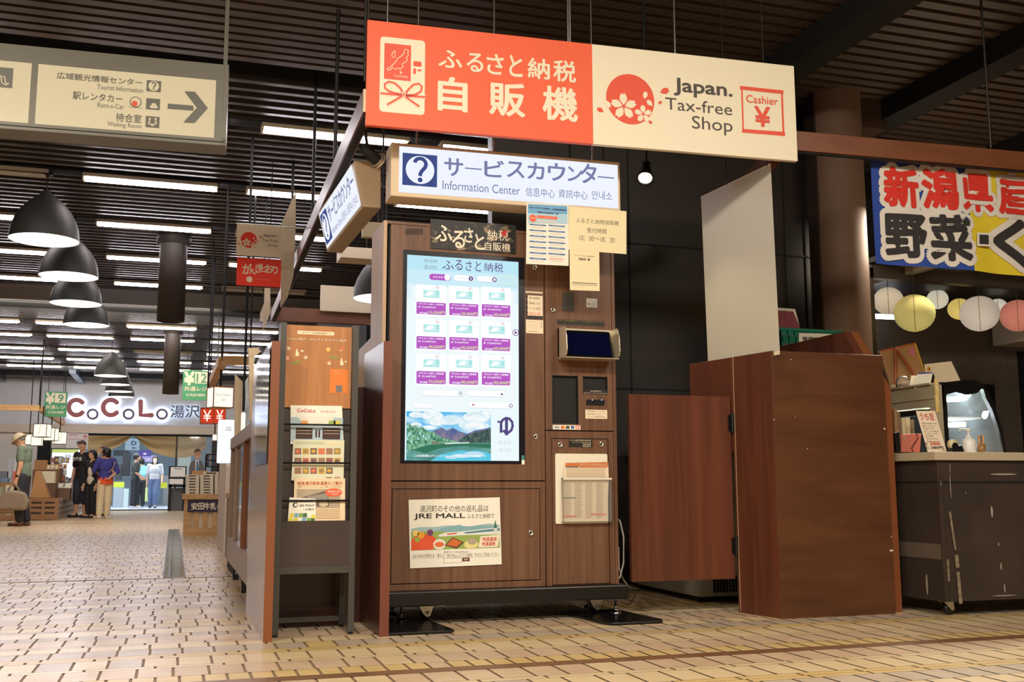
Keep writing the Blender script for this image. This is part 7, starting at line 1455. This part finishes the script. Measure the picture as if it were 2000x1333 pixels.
# 1 the man in the cap, in profile, carrying a bag
f = Fig('man in beige cap and grey-green tee looking down, holding a big taupe bag', Vector((-2.47, 19.8, 0)), 1.62, 78)
f.J.update(hed=(0, .062, .905), nek=(0, .022, .83), che=(0, .006, .72), ell=(-.13, -.01, .635), wrl=(-.13, .02, .49), elr=(.135, .01, .63), wrr=(.12, .085, .50), knl=(-.052, .02, .28), knr=(.05, .0, .28), anr=(.05, -.05, .045), tor=(.055, .035, .018))
f.body(head_down=34); f.shirt(M('tee_sage', (112, 126, 108), 0.8), .62, .52); f.trousers(M('trousers_charcoal', (44, 44, 50), 0.8), .95, 1.15); f.shoes(M('shoe_brown', (104, 68, 50), 0.6)); f.hair(M('hair_grey', (120, 112, 104), 0.6), .02)
m = MB(); c = Vector(f.J['hed']); R = f.R; CAP = M('cap_beige', (196, 178, 146), 0.8); m.ball(c+R @ Vector((0, -.004, .03)), (.056, .066, .052), CAP, 20, 12, R); m.lathe(c+R @ Vector((0, -.002, .018)), [(0, .012), (.075, .006), (.092, -.008), (.09, -.014), (.07, -.004), (0, .0)], CAP, 28, R @ Vector((0, .06, 1))); f.emit('cap', m, 0.008)
m = MB(); m.limb((-.130, .014, .53), (-.130, .015, .522), .021, .021, MATBLACK, 14); f.emit('wristwatch', m, 0.006)
BAG = noisy('bag_taupe', (126, 108, 90), (142, 122, 102), (9, 9, 9), 0.7); gp = f.M @ Vector((-.155, .03, .43)); r = thing('duffel_bag', 'large taupe holdall hanging from the capped man\'s hand', 'bag', gp-Vector((0, 0, .5)))
m = MB(); FBg = Frame(gp, (1, 0, 0)); prof = [(-.22, -.42), (.21, -.43), (.25, -.28), (.18, -.13), (.06, -.09), (-.10, -.09), (-.18, -.17), (-.25, -.31)]; m.prism(FBg, prof, -.11, .11, BAG); o = part('bag_body', m, r); bevel(o, 0.05, 4)
for d in (-.05, .05):
    m = MB(); pts = [FBg.pt(-.10+0.02*k*0, -.09, d)] + [FBg.pt(-.10+.18*t, -.09+.105*math.sin(math.pi*t), d*(1-math.sin(math.pi*t)*.8)) for t in (0.1, .25, .4, .5, .6, .75, .9)] + [FBg.pt(.08, -.09, d)]; m.tube(pts, .011, BAG, 8); part('handle', m, r)
# 2 man in black tee
f = Fig('shaven-headed man in black tee with white chest print and dark shorts', Vector((-1.90, 24.68, 0)), 1.68, 142)
f.J.update(hed=(0, .035, .925), wrl=(-.13, .03, .475), anr=(.06, .02, .045), tor=(.085, .10, .018))
f.body(head_down=24, head_turn=6); f.shirt(M('tee_black', (22, 22, 26), 0.8), .75, .50, grow=.02); f.trousers(M('shorts_navy', (38, 42, 54), 0.8), .66, 1.35, 'shorts'); f.shoes(M('shoe_black', (22, 22, 24), 0.5)); f.hair(M('hair_shaven', (64, 46, 38), 0.7), .0, .93)
m = MB(); FF_ = Frame(f.M @ Vector((0, .1, .752)), f.M.to_3x3() @ Vector((-1, 0, 0))); m.text(FF_, -.14, -.04, .12, .04, '北千住', WHITE, .006, .05); part('chest_print', m, f.root, 'white chest lettering')
# 3 woman in black cardigan
f = Fig('woman with black bob, dark cardigan over a cream floral top, facing left', Vector((-1.67, 24.25, 0)), 1.46, 132)
f.body(head_down=4, head_turn=8); f.shirt(M('cardigan_black', (30, 28, 32), 0.8), 1.7, .47, 'cardigan', grow=.016); f.trousers(M('slacks_black', (28, 28, 32), 0.8), .95, 1.1); f.shoes(M('shoe_dark', (40, 34, 32), 0.5)); f.hair(HB, .055, 1.08)
m = MB(); CR = M('top_cream', (220, 206, 178), 0.8); m.ball((-.02, .034, .68), (.05, .052, .11), CR); m.ball((-.02, .034, .55), (.06, .058, .08), CR); f.emit('blouse', m, 0.01)
# 4 person behind
f = Fig('person with brown hair half hidden between the two women', Vector((-1.55, 25.9, 0)), 1.60, 150); f.body(head_turn=-5); f.shirt(M('tee_brownish', (120, 84, 90), 0.8), .7); f.trousers(M('shorts_dark', (50, 46, 50), 0.8), .6, 1.2, 'shorts'); f.shoes(M('shoe_dark')); f.hair(M('hair_brown', (56, 36, 28), 0.5), .02)
# 5 woman in violet-blue top with orange hem, from behind
f = Fig('woman seen from behind in violet top with orange hem and cream trousers', Vector((-1.38, 23.9, 0)), 1.50, 30)
f.J.update(elr=(.15, -.05, .655), wrr=(.03, -.085, .575), ell=(-.16, .03, .66), wrl=(-.06, .12, .63), anl=(-.085, -.03, .045), tol=(-.10, .06, .018), anr=(.05, .02, .045), hed=(0, .025, .925))
f.body(head_turn=25); f.shirt(M('tunic_violet', (56, 54, 128), 0.8), 1.25, .53, 'tunic', grow=.018, vox=.009); f.trousers(M('trousers_cream', (216, 196, 156), 0.8), .96, 1.2); f.shoes(M('shoe_cream', (226, 216, 196), 0.5)); f.hair(HB, .06, 1.1)
m = MB(); OR = M('hem_orange', (232, 84, 30), 0.8); prof = []
n = 40; vs = []
for k in range(n):
    a = 2*math.pi*k/n; cx, cy = .108*math.cos(a), .084*math.sin(a); vs += [(cx, cy, .475), (cx*.99, cy*.99, .535+(.05 if k % 8 in (0, 4) else .0 if k % 2 == 0 else .02))]
m.add(vs, [(2*k, 2*((k+1) % n), 2*((k+1) % n)+1, 2*k+1) for k in range(n)], OR); m.v = [f.M @ v for v in m.v]; part('hem', m, f.root, 'jagged orange hem')
m = MB(); m.tube([(.085, .02, .835), (.10, -.06, .78), (.06, -.085, .70), (.0, -.088, .64)], .006, M('strap_tan', (190, 160, 110), 0.6), 8); m.v = [f.M @ v for v in m.v]; part('bag_strap', m, f.root)
# 6 man in black inside the shop, 7 companion with blue backpack, 8 walking woman
f = Fig('man in dark shirt and black trousers standing inside the far shop, facing right', foot_at(261, 993), 1.68, -70); f.J.update(elr=(.13, -.02, .64), wrr=(.09, .10, .56), ell=(-.13, .0, .64), wrl=(-.08, .10, .56)); f.body(head_turn=-8); f.shirt(M('shirt_olive_black', (46, 48, 44), 0.8), .8, .49, grow=.018); f.trousers(M('slacks_black'), .96, 1.2); f.shoes(M('shoe_white', (226, 224, 220), 0.5)); f.hair(HB, .03, 1.08)
f = Fig('dark-clothed person behind the man in the shop with a light blue backpack', foot_at(273, 990), 1.60, 20); f.body(); f.shirt(M('shirt_slate', (44, 54, 66), 0.8), 1.4, .48); f.trousers(M('slacks_black'), .96, 1.1); f.shoes(M('shoe_dark')); f.hair(HB, .04)
bp = f.M @ Vector((0, -.12, .70)); r = thing('backpack', 'light blue backpack on the person behind the man in the shop', 'backpack', bp-Vector((0, 0, .22))); m = MB(); m.ball(bp, (.17, .11, .24), M('backpack_blue', (110, 166, 196), 0.7), 18, 12); m.ball(bp+Vector((0, -.08, -.07)), (.11, .07, .10), M('backpack_blue'), 14, 10); o = part('pack', m, r); soft(o, .02)
f = Fig('woman with long dark hair in white blouse and wide jeans walking forward', foot_at(299, 993), 1.60, 172, SKINP); f.J.update(knl=(-.05, .05, .29), anl=(-.045, .055, .05), tol=(-.05, .13, .03), knr=(.055, -.01, .28), anr=(.06, -.06, .055), tor=(.065, .02, .012), wrr=(.14, -.02, .47), wrl=(-.15, .05, .49)); f.body(head_turn=6); f.shirt(M('blouse_white', (190, 192, 200), 0.8), .8, .55, grow=.018); f.trousers(M('jeans_blue', (86, 104, 140), 0.8), .95, 1.35, 'jeans'); f.shoes(M('shoe_navy', (44, 46, 60), 0.5)); f.hair(HB, .12, 1.05)
m = MB(); c = Vector(f.J['hed']); m.ball(c+f.R @ Vector((0, .036, -.036)), (.032, .026, .028), M('mask_white', (232, 230, 228), 0.7), 14, 8, f.R); f.emit('face_mask', m, 0.008)
